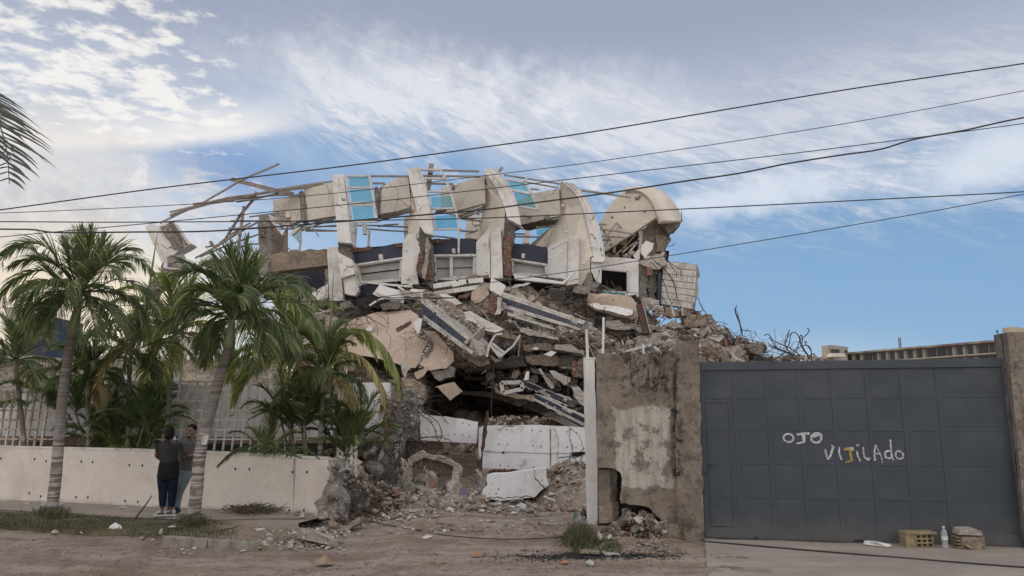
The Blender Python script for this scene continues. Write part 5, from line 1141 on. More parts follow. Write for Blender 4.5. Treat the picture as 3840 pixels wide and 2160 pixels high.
slab('white plaster lump on the lower left of the beige wall slab', C5([(1168, 900), (1215, 890), (1275, 965), (1240, 990), (1215, 1070), (1180, 1000)]), 20.2, .1, 'white_rubble', .015, name='plaster_leaf', cat='rubble')
slab('white sheet sticking up behind the green palm frond', C5([(775, 545), (835, 475), (872, 500), (850, 555)]), 22.4, .1, 'white_paint', .01, name='broken_sheet', cat='rubble')
slab('dark round boulder below the first rib', C5([(510, 260), (560, 220), (620, 235), (630, 290), (560, 315), (510, 300)]), 23.6, .5, 'broken_concrete', .03, name='boulder', cat='rubble')
slab('tan broken block with a round socket at the left of the rubble', C5([(350, 420), (430, 400), (540, 440), (545, 520), (470, 570), (400, 580), (350, 540)]), 23, .4, 'beige_slab', .04, name='boulder', cat='rubble')
slab('white sloping roof sheet beside the dark opening at the left', C1([(1590, 1320), (1700, 1250), (1765, 1215), (1765, 1330), (1720, 1400), (1650, 1380)]), 24.4, .15, 'white_concrete', .02, {0, 1, 3, 4})
# white slab on the right slope
slab('smooth white roof slab sloping down behind the gate', C9([(600, 680, 23.4), (760, 735, 23.4), (1000, 830, 23.0), (1240, 910, 22.6), (1240, 980, 22.6), (600, 980, 23.4)]), 23, .25, 'white_concrete', .01, name='roof_slab')
slab('brown concrete block with a pale top on the right slope of rubble', C9([(710, 590, 23.9), (880, 655, 23.6), (910, 690, 23.6), (850, 745, 23.6), (690, 690, 23.9)]), 24, .5, 'beam_brown', .015, name='boulder', cat='rubble')
slab('pale slab on top of the brown block on the right slope', C9([(700, 585, 23.9), (730, 555, 24.4), (940, 560, 24.2), (965, 590, 24.0), (900, 660, 23.5)]), 24, .06, 'pale_rubble', .01)
slab('big rounded boulder of broken concrete at the crest of the right slope', C9([(440, 340), (510, 280), (560, 290), (640, 272), (700, 310), (735, 340), (720, 420), (660, 470), (560, 470), (450, 450), (435, 400)]), 24.6, .8, 'brown_rubble', .05, name='boulder', cat='rubble')
slab('pale triangular block left of the crest boulder', C9([(180, 450), (230, 390), (290, 365), (350, 405), (405, 470), (300, 480)]), 24.2, .5, 'pale_rubble', .03, name='boulder', cat='rubble')
slab('round grey boulder near the foot of the right slope', C9([(1290, 720), (1340, 670), (1420, 660), (1490, 720), (1490, 800), (1420, 830), (1320, 800)]), 23.6, .6, 'broken_concrete', .04, name='boulder', cat='rubble')
slab('white round piece of plaster on the right slope', C9([(485, 590), (530, 550), (590, 560), (600, 600), (540, 625), (495, 615)]), 23.4, .1, 'white_paint', .02, name='broken_sheet', cat='rubble')
slab('red brick splinter standing in the right slope', C9([(960, 610), (985, 600), (1010, 680), (1015, 740), (985, 740)]), 23.6, .15, 'brick_rubble', .02, name='brick_fragment', cat='brick')
# parapets and low walls in front
def parapet(label, pts, Y, th, holes, jag=.01, edges=None, C=C7, mat='parapet_paint', steps=.12):
    c = P(*C([pts[len(pts)//2][:2]])[0], Y); t = thing('parapet', label, 'wall', (c.x, c.y, 0)); mb = MB(); prism(mb, C(pts), Y, th, jag, edges, steps, rnd=rnd); mb.build('wall', mat, t)
    W = C(holes)
    for p in W:
        Yq = min(q[2] if len(q) > 2 else Y for q in pts) if False else Y
        q = P(p[0], p[1], Yq-.003); m_ = MB(); m_.loft([q+Vector((math.cos(a)*.015, 0, math.sin(a)*.017)) for a in np.linspace(0, 5.5, 8)], [q+Vector((math.cos(a)*.015, .02, math.sin(a)*.017)) for a in np.linspace(0, 5.5, 8)]); m_.build('tie_hole', 'dark_inside', t)
    return t
parapet('bluish white concrete parapet with tie holes, left of the leaning timber post', [(1045, 112), (1250, 135), (1517, 180), (1506, 357), (1250, 345), (1045, 328)], 17.6, .3, [(1110, 250), (1175, 255), (1245, 175), (1275, 290), (1330, 285), (1395, 190), (1450, 205), (1395, 290), (1450, 300), (1140, 180)], .008, {0, 1})
parapet('cracked white concrete parapet running behind the white post', [(1530, 232), (1560, 212), (2000, 205), (2420, 226), (2420, 585), (2330, 607), (2190, 596), (2150, 562), (1900, 575), (1560, 560), (1522, 430)], 17.0, .35, [(1693, 243), (1760, 243), (1697, 365), (1765, 367), (1703, 540), (1770, 545), (1968, 250), (2038, 257), (1972, 375), (2042, 382), (2256, 262), (2330, 267), (2255, 390), (2328, 392), (1980, 553), (2332, 575)], .006, {9, 10, 5, 6})
crk = [[(2145, 235), (2175, 310), (2180, 400), (2172, 470), (2200, 540), (2185, 590)], [(2280, 230), (2275, 300), (2300, 400), (2278, 470), (2270, 560)], [(1565, 425), (1720, 430), (1850, 430), (2000, 435), (2130, 440), (2280, 435), (2415, 430)], [(2180, 470), (2240, 470), (2300, 470), (2350, 520), (2415, 500)], [(2350, 520), (2380, 460), (2415, 440)], [(1870, 560), (1900, 510), (1925, 485)]]
for i, q in enumerate(crk):
    q = spl([P(*C7([p])[0], 16.985) for p in q], 5); q = [p+Vector((rnd.uniform(-.015, .015), 0, rnd.uniform(-.015, .015))) for p in q]
    w = .012 if i in (1, 3, 4) else .006; mb = MB()
    for a, b in zip(q, q[1:]): mb.bar(a, b, w*rnd.uniform(.4, 1.4), .008, up=(0, 1, 0))
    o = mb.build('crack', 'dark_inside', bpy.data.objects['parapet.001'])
for q in ([(2300, 432), (2415, 428), (2415, 440), (2340, 470), (2290, 462)], [(2230, 500), (2260, 490), (2290, 510), (2330, 520), (2290, 535)], [(1715, 432), (1740, 420), (1735, 445)]):
    mb = MB(); prism(mb, C7(q), 16.982, .02, .01, rnd=rnd); mb.build('spalled_patch', 'dark_inside', bpy.data.objects['parapet.001'])
mb = MB(); prism(mb, C7([(2112, 240), (2122, 240), (2122, 540), (2114, 550)]), 16.99, .01, .004, rnd=rnd, step=.05); mb.build('rust_streak', 'clay', bpy.data.objects['parapet.001'])
parapet('low slanting white wall fragment standing on the rubble in front of the cracked parapet', [(1595, 622), (1740, 605), (2078, 560), (2085, 640), (2105, 700), (2040, 745), (1990, 800), (1700, 830), (1545, 800), (1560, 740), (1600, 700), (1590, 660)], 15.7, .3, [(2050, 660), (1690, 735), (1670, 770)], .012, {0, 2, 3, 4, 8, 9, 10, 11})
mb = MB()
for _ in range(160): chunk(mb, P(C7([(rnd.uniform(1620, 1830), 0)])[0][0], 1500+(590+rnd.uniform(-14, 12))/2.196, 16.25+rnd.uniform(0, .3)), rnd.uniform(.04, .12), rnd, .4)
tag(mb.build('brick_debris', 'brick_rubble', loc=(0, 0, 0)), kind='stuff')
slab('rough grey stub at the left end of the low slanting wall', C7([(1600, 625), (1590, 700), (1560, 740), (1545, 800), (1480, 790), (1500, 730), (1545, 660)]), 16.0, .45, 'pale_rubble', .05, name='boulder', cat='rubble')
slab('white column stump standing amid torn rebar', C7([(735, 385), (857, 390), (850, 500), (870, 740), (855, 800), (845, 640), (800, 480), (760, 430), (700, 560), (690, 520)]), 15.9, .3, 'white_concrete', .02, name='column_stump', cat='column')
slab('rough grey broken column leaning over its white base', C7([(790, 430), (830, 500), (850, 650), (840, 760), (760, 775), (690, 790), (650, 740), (640, 640), (690, 560), (740, 470)]), 15.75, .6, 'broken_concrete', .05, name='broken_column', cat='column')
slab('white base of a broken column in the debris', C7([(708, 775), (835, 755), (832, 850), (780, 870), (725, 925), (705, 915)]), 15.5, .4, 'white_concrete', .012, {2, 3, 4}, name='column_stump', cat='column')
slab('torn grey concrete post left of the bluish parapet', C7([(870, 40), (960, 20), (1042, 105), (1042, 330), (1000, 335), (960, 310), (880, 330), (880, 180)]), 17.7, .5, 'pale_rubble', .05, name='broken_column', cat='column')
slab('tall ragged leaning column of broken concrete right of the brown palm frond', [(1440, 1905), (1432, 1800), (1446, 1700), (1478, 1600), (1505, 1510), (1540, 1465), (1562, 1490), (1545, 1590), (1512, 1680), (1488, 1750), (1484, 1850), (1470, 1905)], 15.9, .35, 'broken_concrete', .055, name='broken_column', cat='column')
mb = MB()
for _ in range(150):
    t_ = rnd.random(); x = np.interp(t_, [0, .4, 1], [1555, 1500, 1450])+rnd.gauss(0, 13); chunk(mb, P(x, 1480+t_*410, 15.85), .03+.15*rnd.random()**2, rnd, .4, rnd.choice((0, 1, 1)))
tag(mb.build('column_debris', ['broken_concrete', 'pale_rubble'], loc=(0, 0, 0)), kind='stuff')
slab('crumbling lump of concrete at the top of the torn post', C7([(850, -60), (930, -90), (1010, -30), (1040, 40), (960, 60), (870, 30)]), 17.9, .6, 'broken_concrete', .06, name='boulder', cat='rubble')
slab('tall white wall behind the brown palm frond', C8([(440, 492, 19.4), (600, 484, 19.2), (745, 485, 19), (742, 700, 19), (700, 905, 19), (495, 908, 19.4), (480, 700, 19.4)]), 19, .3, 'parapet_paint', .005, {2, 3}, name='wall_fragment', cat='wall')
slab('brown beam below the tall white wall', C7([(555, 305), (730, 305), (730, 390), (650, 415), (560, 410)]), 18.8, .5, 'brown_rubble', .02, name='floor_beam', cat='beam')
# curved door-head fragment
t = thing('arch_fragment', 'curved grey cornice fragment lying upside down in the front rubble', 'rubble', P(*C7([(1150, 700)])[0], 15.6))
def pc(name, q, Y, th, mat, jag=.015):
    m_ = MB(); prism(m_, C7(q), Y, th, jag, rnd=rnd); rocky(m_.build(name, mat, t), jag*1.2, .1)
pc('cornice', [(965, 465), (1058, 418), (1078, 440), (1210, 462), (1362, 538), (1345, 560), (1200, 500), (1075, 475), (985, 520)], 15.5, .4, 'pale_rubble', .01)
pc('back', [(985, 520), (1072, 478), (1065, 570), (1050, 600), (985, 635)], 15.7, .3, 'brown_rubble')
pc('back', [(1075, 476), (1200, 500), (1330, 560), (1305, 650), (1200, 640), (1090, 570)], 15.8, .3, 'brown_rubble')
pc('side', [(945, 480), (985, 505), (985, 650), (960, 680), (938, 670)], 15.5, .4, 'pale_rubble', .02)
pc('side', [(1320, 555), (1368, 545), (1350, 700), (1330, 720), (1290, 690)], 15.5, .35, 'pale_rubble', .03)
slab('broken post with red hollow bricks in front of the cornice fragment', C7([(1095, 600), (1130, 585), (1165, 620), (1185, 700), (1180, 790), (1130, 805), (1090, 720)]), 15.3, .3, 'pale_rubble', .03, name='brick_post', cat='rubble')
slab('red brick core showing in the broken post', C7([(1130, 625), (1165, 640), (1180, 700), (1130, 735)]), 15.26, .05, 'clay', .005, name='hollow_brick', cat='brick')
# brown background wall under the parapets
slab('brown brick wall in the shade below the bluish parapet', C7([(860, 335), (1045, 335), (1045, 345), (1230, 350), (1230, 400), (1040, 430), (860, 430)]), 18.2, .3, 'brown_rubble', .02, name='wall_fragment', cat='wall')
slab('brown block wall in the shade right of the cornice fragment', C7([(1320, 450), (1505, 445), (1500, 600), (1400, 640), (1320, 620)]), 17.9, .3, 'brown_rubble', .02, name='wall_fragment', cat='wall')
o = slab('leaning brown timber post between the two parapets', C7([(1590, 90), (1612, 100), (1600, 180), (1575, 380), (1555, 590), (1525, 560), (1545, 400), (1570, 190)]), 16.6, .12, 'rust', .015, name='timber_post', cat='post')
slab('short pale board sticking up at the foot of the timber post', C7([(1500, 575), (1520, 565), (1562, 630), (1545, 640)]), 16.0, .05, 'pale_rubble', .004, name='board', cat='board')
# front lumps
for (x, y, s_, m_, l) in ((1330, 1965, .5, 'brown_rubble', 'brown slab of earth and rubble in front of the broken wall end'), (1560, 1925, .42, 'pale_rubble', 'flat grey block lying in front of the white column base'), (1610, 1942, .34, 'pale_rubble', 'pale flat block right of the flat grey block'),
        (1515, 1880, .5, 'pale_rubble', 'sloping pale boulder beside the white column base'), (1720, 1890, .35, 'pale_rubble', 'pale boulder in the middle of the front debris'), (1745, 1915, .3, 'pale_rubble', 'whitish boulder right of the middle boulder'),
        (1690, 1860, .35, 'broken_concrete', 'grey chunk behind the middle boulder'), (1455, 1905, .4, 'broken_concrete', 'dark chunk left of the white column base'), (1370, 1850, .4, 'root_soil', 'big clod of soil and roots behind the wall end'),
        (1400, 1760, .55, 'broken_concrete', 'grey broken chunk above the clod of soil'), (1385, 1700, .5, 'broken_concrete', 'grey broken chunk left of the white column stump'), (1300, 1745, .45, 'pale_rubble', 'pale boulder against the trellis fragment'),
        (1270, 1900, .4, 'broken_concrete', 'dark lump at the foot of the broken wall end'), (1540, 1840, .4, 'broken_concrete', 'dark hollow lump below the cornice fragment'), (1610, 1845, .45, 'pale_rubble', 'grey lump under the broken brick post'),
        (1045, 2040, .22, 'pale_rubble', 'round pale stone at the end of the kerb'), (1700, 1830, .4, 'pale_rubble', 'pale lump right of the cornice fragment'), (1660, 1870, .3, 'brick_rubble', 'reddish lump in the front debris'), (1800, 1870, .35, 'pale_rubble', 'grey lump at the left foot of the low slanting wall')):
    d = G(x, min(y+18, 1990)); Yq = d.y if y > 1850 else 15.3
    mb = MB(); chunk(mb, P(x, y, Yq), s_*1.25, rnd, .3 if 'flat' not in l else 1, flat='flat' in l); tag(rocky(mb.build('concrete_chunk', m_), s_*.12, s_*.2, 3), l, 'rubble')
mb = MB(); A = [G(1115, 2018, .02), G(1240, 2045, .02), G(1235, 2020, .12), G(1160, 1985, .18), G(1105, 1975, .18)]
mb.loft(A, [p+Vector((.05, .25, -.05)) for p in A]); tag(mb.build('fallen_slab', 'pale_rubble'), 'smooth flat slab of concrete tilted on the verge in front of the wall end', 'slab')
# soil mound behind the wall end
def mound(name, c, rx, ry, h, mat, n=26, seed=0):
    mb = MB(); V = []
    for j in range(n+1):
        for i in range(n+1):
            u, v = (i/n-.5)*2, (j/n-.5)*2; r2 = u*u+v*v; p = Vector((c[0]+u*rx, c[1]+v*ry, 0)); z = h*max(0, 1-r2)**.8
            z += noise.fractal(p*2.2+Vector((seed, 0, 0)), 1, 2, 5)*.22*max(0, 1-r2)**.4 - (.06 if r2 > .95 else 0); V.append((p.x+noise.noise(p*3)*.06, p.y, c[2]+z))
    mb.add(V, [(j*(n+1)+i, j*(n+1)+i+1, (j+1)*(n+1)+i+1, (j+1)*(n+1)+i) for j in range(n) for i in range(n)]); return tag(mb.build(name, mat, loc=(0, 0, 0)), kind='stuff')
c = G(1370, 1905); mound('soil_mound', (c.x-.35, 14.9, -.02), .95, 1.2, .62, 'root_soil', 60)
c = G(1620, 1880); mound('rubble_mound', (c.x-.25, 15.9, -.02), 1.75, 1.5, .42, 'heap', 50, 4)
mound('rubble_mound', (P(2150, 1850, 16.6).x, 16.4, -.02), .95, 1.4, .8, 'heap', 40, 6)
mb = MB()
for _ in range(2300):
    k = rnd.random()
    if k < .5: c = P(1620, 1850, 15.9); x, y = c.x+rnd.gauss(0, .95), 15.4+rnd.gauss(0, .6); z = .42*max(0, 1-((x-c.x+.25)/1.75)**2-((y-15.9)/1.5)**2)
    elif k < .78: c = P(2150, 1850, 16.4); x, y = c.x+rnd.gauss(0, .45), 16.3+rnd.gauss(0, .5); z = .8*max(0, 1-((x-c.x)/.95)**2-((y-16.4)/1.4)**2)
    else: c = P(1330, 1900, 14.3); x, y = c.x+rnd.gauss(0, .6), 14.3+rnd.gauss(0, .5); z = .6*max(0, 1-((x-c.x)/1.)**2-((y-14.8)/1.2)**2)
    chunk(mb, (x, y, z+.02), .03+.22*rnd.random()**2.6, rnd, .5, rnd.choices(range(5), (6, 6, 4, 1, 1))[0] if k < .5 else rnd.choices(range(5), (3, 2, 7, 3, .6))[0])
tag(mb.build('front_debris', RM[:5], loc=(0, 0, 0)), kind='stuff')
mb = MB()
for _ in range(900):
    x, y = -3.1+rnd.gauss(0, .38), 14.3+rnd.gauss(0, .4); z = .6*max(0, 1-((x+3.1)/.95)**2-((y-14.9)/1.2)**2); chunk(mb, (x, y, z+rnd.uniform(-.02, .1)), .02+.14*rnd.random()**2.2, rnd, .25, rnd.choices(range(3), (6, 2, 2))[0])
for _ in range(110): chunk(mb, P(rnd.gauss(1262, 14), 1945-190*rnd.random()**1.6, 12.85+rnd.uniform(-.05, .25)), .03+.15*rnd.random()**2, rnd, .3, rnd.choice((1, 1, 0, 2)))
tag(mb.build('soil_clods', ['root_soil', 'broken_concrete', 'pale_rubble'], loc=(0, 0, 0)), kind='stuff')
# ------------------------------------------------------------------ grey steel gate
gBL = G(2645, 2014, .03); gBR = G(3835, 2048, .03); GH = 2.60
gx = (gBR-gBL); gx.z = 0; GWd = gx.length; gx.normalize(); gn = Vector((gx.y, -gx.x, 0))     # gn points to the viewer
if gn.y > 0: gn = -gn
gate = thing('sliding_gate', 'wide dark grey sheet-steel gate with a small door in it and hand-painted words', 'gate', (gBL.x+GWd/2*gx.x, gBL.y+GWd/2*gx.y, 0))
def gp(u, z, o=0.): return gBL+gx*(u*GWd)+Vector((0, 0, z))+gn*o
def gbox(name, u0, u1, z0, z1, o0, o1, mat='gate_paint', par=None, bevel=.004, wob=0):
    mb = MB(); mb.loft([gp(u0, z0, o1), gp(u1, z0, o1), gp(u1, z1, o1), gp(u0, z1, o1)], [gp(u0, z0, o0), gp(u1, z0, o0), gp(u1, z1, o0), gp(u0, z1, o0)])
    return mb.build(name, mat, par or gate, bevel=bevel)
US = [0, .155, .175, .33, .495, .66] ; us = [0.0, .192, .362, .532, .704, .875, 1.045, 1.215, 1.45]
us = [0.0]+[ (x-45)/1800 for x in (270, 470, 665, 865, 1070, 1270, 1475)]+[1.0]
zs = [0.0, .14, .60, 1.09, 1.58, 2.06, 2.48, 2.60]
for i in range(8):
    for j in range(1, 6):
        mb = MB(); n = 6; V = []
        for b in range(n+1):
            for a in range(n+1):
                u = us[i]+(us[i+1]-us[i])*a/n; z = zs[j]+(zs[j+1]-zs[j])*b/n; bow = math.sin(math.pi*a/n)*math.sin(math.pi*b/n)*((i*7+j*5) % 5-2)*.0032
                V.append(gp(u, z, bow-.004))
        mb.add(V, [(b*(n+1)+a, b*(n+1)+a+1, (b+1)*(n+1)+a+1, (b+1)*(n+1)+a) for b in range(n) for a in range(n)]); mb.build('sheet_panel', 'gate_paint', gate, smooth=True)
bw = .055/GWd
for i, u in enumerate(us):
    if 0 < i < 8: gbox('stile', u-bw/2, u+bw/2, .14, 2.5, -.01, .0035, bevel=.002)
for z in zs[2:6]: gbox('rail', .0, 1.0, z-.022, z+.022, -.008, .003, bevel=.0015)
gbox('rail', -.002, 1.002, 2.475, 2.60, -.02, .03); gbox('rail', -.002, 1.002, 0, .15, -.02, .022); gbox('stile', -.002, .018, 0, 2.6, -.02, .026)
dr = gbox('door', .018, us[1]-bw*.9, .16, 2.02, -.005, -.002, par=gate)
for (a, b, c, d) in ((.02, .027, .17, 1.99), (us[1]-.026, us[1]-.018, .17, 1.99)): gbox('door_stile', a, b, c, d, 0, .010, par=dr)
gbox('door_rail', .02, us[1]-.018, 1.98, 2.01, 0, .012, par=dr); gbox('door_rail', .02, us[1]-.018, .16, .20, 0, .014, par=dr)
gbox('door_handle', .022, .040, 1.05, 1.075, .03, .05, par=dr); gbox('handle_plate', .019, .024, 1.02, 1.10, .02, .03, par=dr); gbox('keyhole', .010, .013, .90, .945, .026, .029, 'dark_inside')
gbox('gate_wheel', .165, .172, -.05, .03, -.03, .05, 'rust')
# hand-painted words
CT_ = crop(2850, 1550, 3.963)
def on_gate(px, py, o=.034):
    d = ray(px, py); c0 = Vector((0, 0, CAMZ)); p0 = gBL+gn*o; k = (p0-c0).dot(gn)/d.dot(gn); return c0+d*k
def stroke(pts, w, mat='brush_white', off=.008):
    mb = MB(); q = [on_gate(*p, off) for p in spl([Vector((x, y, 0)) for x, y in CT_([p[:2] for p in pts])], 5) for p in [(p.x, p.y)]]
    w = w/3.963/2773*10; n = len(q); V = []
    for i, p in enumerate(q):
        d = (q[min(i+1, n-1)]-q[max(i-1, 0)]).normalized(); s_ = d.cross(gn).normalized(); k = w/2*(1+.15*math.sin(i*2.3)); V += [p+s_*k, p-s_*k]
    mb.add(V, [(2*i, 2*i+2, 2*i+3, 2*i+1) for i in range(n-1)]); return mb.build('painted_letter', mat, gate)
def letter(strokes, w, mats=None):
    par = None
    for i, s_ in enumerate(strokes):
        o = stroke(s_, w if not isinstance(w, (list, tuple)) else w[i], (mats[i] if mats else 'brush_white'), .0075+.0006*i)
        if par is None: par = o
        else: o.parent = par; o.location = o.location*0; par_loc = wloc(par); o.name = 'brush_stroke'; o.data.transform(Matrix.Translation(wloc(gate)-par_loc)) if False else None
letter([[(470, 318), (425, 305), (370, 320), (350, 360), (375, 410), (430, 425), (480, 405), (497, 360), (470, 318), (440, 306)]], 30)
letter([[(545, 315), (640, 302), (738, 300)], [(640, 300), (648, 360), (655, 425)], [(665, 425), (610, 435), (545, 452)]], [34, 55, 28])
letter([[(860, 300), (800, 305), (765, 350), (770, 405), (830, 435), (890, 415), (912, 360), (895, 310), (850, 295)], [(790, 350), (840, 330), (890, 325)]], [36, 34])
letter([[(972, 530), (985, 610), (1010, 675), (1050, 620), (1085, 500)], [(1060, 475), (1110, 510)]], [34, 20])
letter([[(1178, 505), (1180, 600), (1215, 690)]], 26)
letter([[(1240, 535), (1320, 525)], [(1320, 525), (1395, 530)], [(1340, 520), (1345, 600), (1362, 700)], [(1375, 695), (1330, 710), (1270, 728)]], [40, 48, 42, 26], ['brush_yellow', 'brush_white', 'brush_yellow', 'brush_yellow'])
letter([[(1440, 560), (1455, 640), (1495, 715)], [(1430, 465), (1450, 485), (1468, 460)]], [26, 20])
letter([[(1535, 500), (1540, 590), (1560, 660), (1600, 668), (1645, 672)], [(1560, 665), (1625, 700)]], [24, 20])
letter([[(1712, 705), (1700, 600), (1715, 470)], [(1715, 465), (1760, 560), (1800, 640), (1820, 735)], [(1708, 600), (1795, 600)]], [26, 26, 16], ['brush_white', 'brush_thin', 'brush_white'])
letter([[(1938, 390), (1945, 520), (1960, 640), (1980, 695)], [(1930, 560), (1880, 565), (1855, 610), (1880, 660), (1950, 665)]], [26, 30])
letter([[(2075, 560), (2030, 570), (2015, 620), (2050, 672), (2110, 670), (2130, 620), (2090, 570), (2040, 560)]], [26])

# ------------------------------------------------------------------ old rendered wall and pillars
ow = thing('old_wall', 'old brown rendered wall with black stains, a pale paint patch and a broken foot', 'wall', (2.0, 11.8, 0))
def yW(px): return float(np.interp(px, [2225, 2640], [12.05, 11.45]))
def wallpoly(name, pts, th, mat, off=0, jag=.008, edges=None, bevel=0, par=None):
    W = [P(x, y, yW(x)+off) for x, y in C10(pts)]
    if jag: W = jagged(W, jag, edges, .06, rnd)
    mb = MB(); mb.loft(W, [p+Vector((.12, th, 0)) for p in W]); return mb.build(name, mat, par or ow, bevel=bevel)
wallpoly('wall_face', [(232, 137), (740, 135), (752, 300), (752, 1262), (720, 1222), (655, 1215), (640, 1185), (600, 1150), (575, 1118), (540, 1105), (495, 1098), (450, 1097), (415, 1085), (388, 1088), (382, 1050), (393, 1000), (397, 930), (385, 890), (350, 866), (325, 862), (236, 862)], .35, 'old_render', 0, .02, {0, 4, 5, 6, 7, 8, 9, 10, 11, 12, 13, 14, 15, 16, 17, 18, 19})
wallpoly('side_pilaster', [(741, 47), (888, 40), (893, 180), (920, 1322), (850, 1330), (760, 1318), (752, 1262), (742, 300)], .55, 'old_render', -.07, .012, {0, 2, 3, 4, 5, 6})
wallpoly('wall_foot', [(650, 1222), (760, 1215), (870, 1260), (925, 1325), (840, 1335), (740, 1318), (655, 1300)], .4, 'old_render', -.1, .02, None)
wallpoly('inner_leaf', [(246, 872), (318, 872), (325, 1000), (318, 1208), (246, 1212)], .1, 'old_render', .22, .01, {1, 2})
wallpoly('inner_leaf', [(248, 1085), (330, 1082), (340, 1210), (250, 1215)], .1, 'brown_rubble', .16, .01, {0})
wallpoly('hollow_back', [(240, 860), (700, 860), (700, 1230), (240, 1230)], .05, 'painted_shade', .45, 0)
for (x0, y0, x1, y1, l, m_) in ((395, 1120, 412, 1190, 'b', 'broken_concrete'), (540, 1150, 600, 1190, 'b', 'brown_rubble')):
    wallpoly('rubble_infill', [(x0, y0), (x1, y0+6), (x1-2, y1), (x0, y1)], .1, m_, .1, .01, None)
mb = MB()
for _ in range(330):
    x = rnd.uniform(2285, 2490); t_ = rnd.random(); p = P(x, 2000, yW(x)+rnd.uniform(-.25, .25)); h = .30*max(0, 1-((x-2400)/120)**2)+.03
    chunk(mb, (p.x, p.y, rnd.random()*h+.02), .05+.15*rnd.random()**2, rnd, .6, rnd.choices(range(5), (3, 3, 6, 2, .6))[0])
tag(mb.build('wall_debris', RM[:5], loc=(0, 0, 0)), kind='stuff')
for (x0, y0, x1, y1, m_, l) in ((378, 1252, 500, 1285, 'pale_rubble', 'long grey block lying in front of the hole in the old wall'), (530, 1243, 618, 1290, 'brown_rubble', 'square tan block in front of the hole in the old wall'), (618, 1246, 655, 1292, 'brown_rubble', 'small tan block against the foot of the old wall'),
                              (370, 1310, 490, 1350, 'brown_rubble', 'brown lump of render lying before the old wall'), (235, 1205, 298, 1240, 'pale_rubble', 'flat grey offcut beside the foot of the white post'), (300, 1415, 388, 1438, 'pale_rubble', 'flat pale slab lying by the burnt ash'), (130, 1395, 250, 1412, 'brown_rubble', 'thin brown slab lying over the burnt ash'), (275, 1400, 300, 1415, 'pale_rubble', 'small pale stone beside the flat pale slab')):
    q = C10([(x0, y0), (x1, y0+4), (x1+3, y1), (x0, y1-4)]); g = G(q[3][0], q[3][1], 0).y; mb = MB(); prism(mb, q, g, .18, .008, None, .1, rnd=rnd); tag(mb.build('concrete_block', m_), l, 'rubble')
# white post with a thin pipe on it
t = thing('white_post', 'plain white square post at the left edge of the old brown wall', 'post', G(2208, 1972))
a = G(2226, 1972, -.02); b = Vector((a.x-.02, a.y, P(2217, 1347, a.y).z)); h_ = .092
mb = MB(); A = [a+Vector((-h_, 0, 0)), a+Vector((h_, 0, 0)), b+Vector((h_-.004, 0, 0)), b+Vector((-h_, 0, 0))]
A = jagged(A, .004, {1, 3}, .08, rnd); mb.loft(A, [p+Vector((0, .2, 0)) for p in A]); mb.build('shaft', 'white_paint', t, bevel=.004)
MB().box((b.x-h_-.01, b.y-.006, b.z), (b.x+h_+.008, b.y+.21, b.z+.03)).build('cap', 'white_concrete', t, bevel=.004)
tag(MB().bar(b+Vector((-.02, .1, .03)), Vector((b.x-.035, b.y+.1, P(2204, 1233, b.y).z)), .045, .045).build('pipe', 'pvc'), 'thin white pipe standing on top of the white post', 'pipe')
tag(MB().bar(P(2261, 1325, 12.2), P(2263, 1190, 12.2), .035, .03).build('stake', 'white_concrete'), 'pale stake standing behind the top of the old brown wall', 'stake')
tag(MB().bar(P(2413, 1330, 12.1), P(2412, 1292, 12.1), .03, .03).build('stake', 'pvc'), 'short white stake sticking up over the old brown wall', 'stake')
# right pillar
t = thing('gate_pillar', 'massive leaning grey-brown concrete pillar at the right end of the gate', 'pillar', G(3860, 2062))
A = [P(3778, 1246, 10.55), P(4100, 1240, 10.5), G(4260, 2075, -.05), Vector((0, 0, 0))]; A[3] = P(3850, 2062, 10.55); A[3].z = -.05
B = [P(3726, 1256, 11.35), P(4000, 1256, 11.6), P(4160, 2040, 11.7), P(3818, 2040, 11.35)]
B[3].z = B[2].z = -.05
def subquad(mb, q, n, m_, amp):
    V = []
    for j in range(m_+1):
        for i in range(n+1):
            p = bil(q, i/n, j/m_); e = (0 < i < n) and (0 < j < m_); p = p+Vector((noise.noise(p*5), noise.noise(p*5+Vector((9, 0, 0))), 0))*amp*(1 if e else .3); V.append(p)
    mb.add(V, [(j*(n+1)+i, (j+1)*(n+1)+i, (j+1)*(n+1)+i+1, j*(n+1)+i+1) for j in range(m_) for i in range(n)])
mb = MB(); subquad(mb, [A[0], A[1], A[2], A[3]], 10, 24, .02); subquad(mb, [B[0], A[0], A[3], B[3]], 6, 24, .02); subquad(mb, [B[0], B[1], A[1], A[0]], 4, 4, .01); mb.add(B, [(0, 1, 2, 3)]); mb.add([A[1], B[1], B[2], A[2]], [(0, 1, 2, 3)])
mb.build('shaft', 'pillar_render', t)
tag(MB().tube(spl([P(3742, 1250, 11), P(3738, 1238, 11)]), .012).build('rebar_stub', 'rebar'), 'rusty bar stub on the left top corner of the concrete pillar', 'rebar')
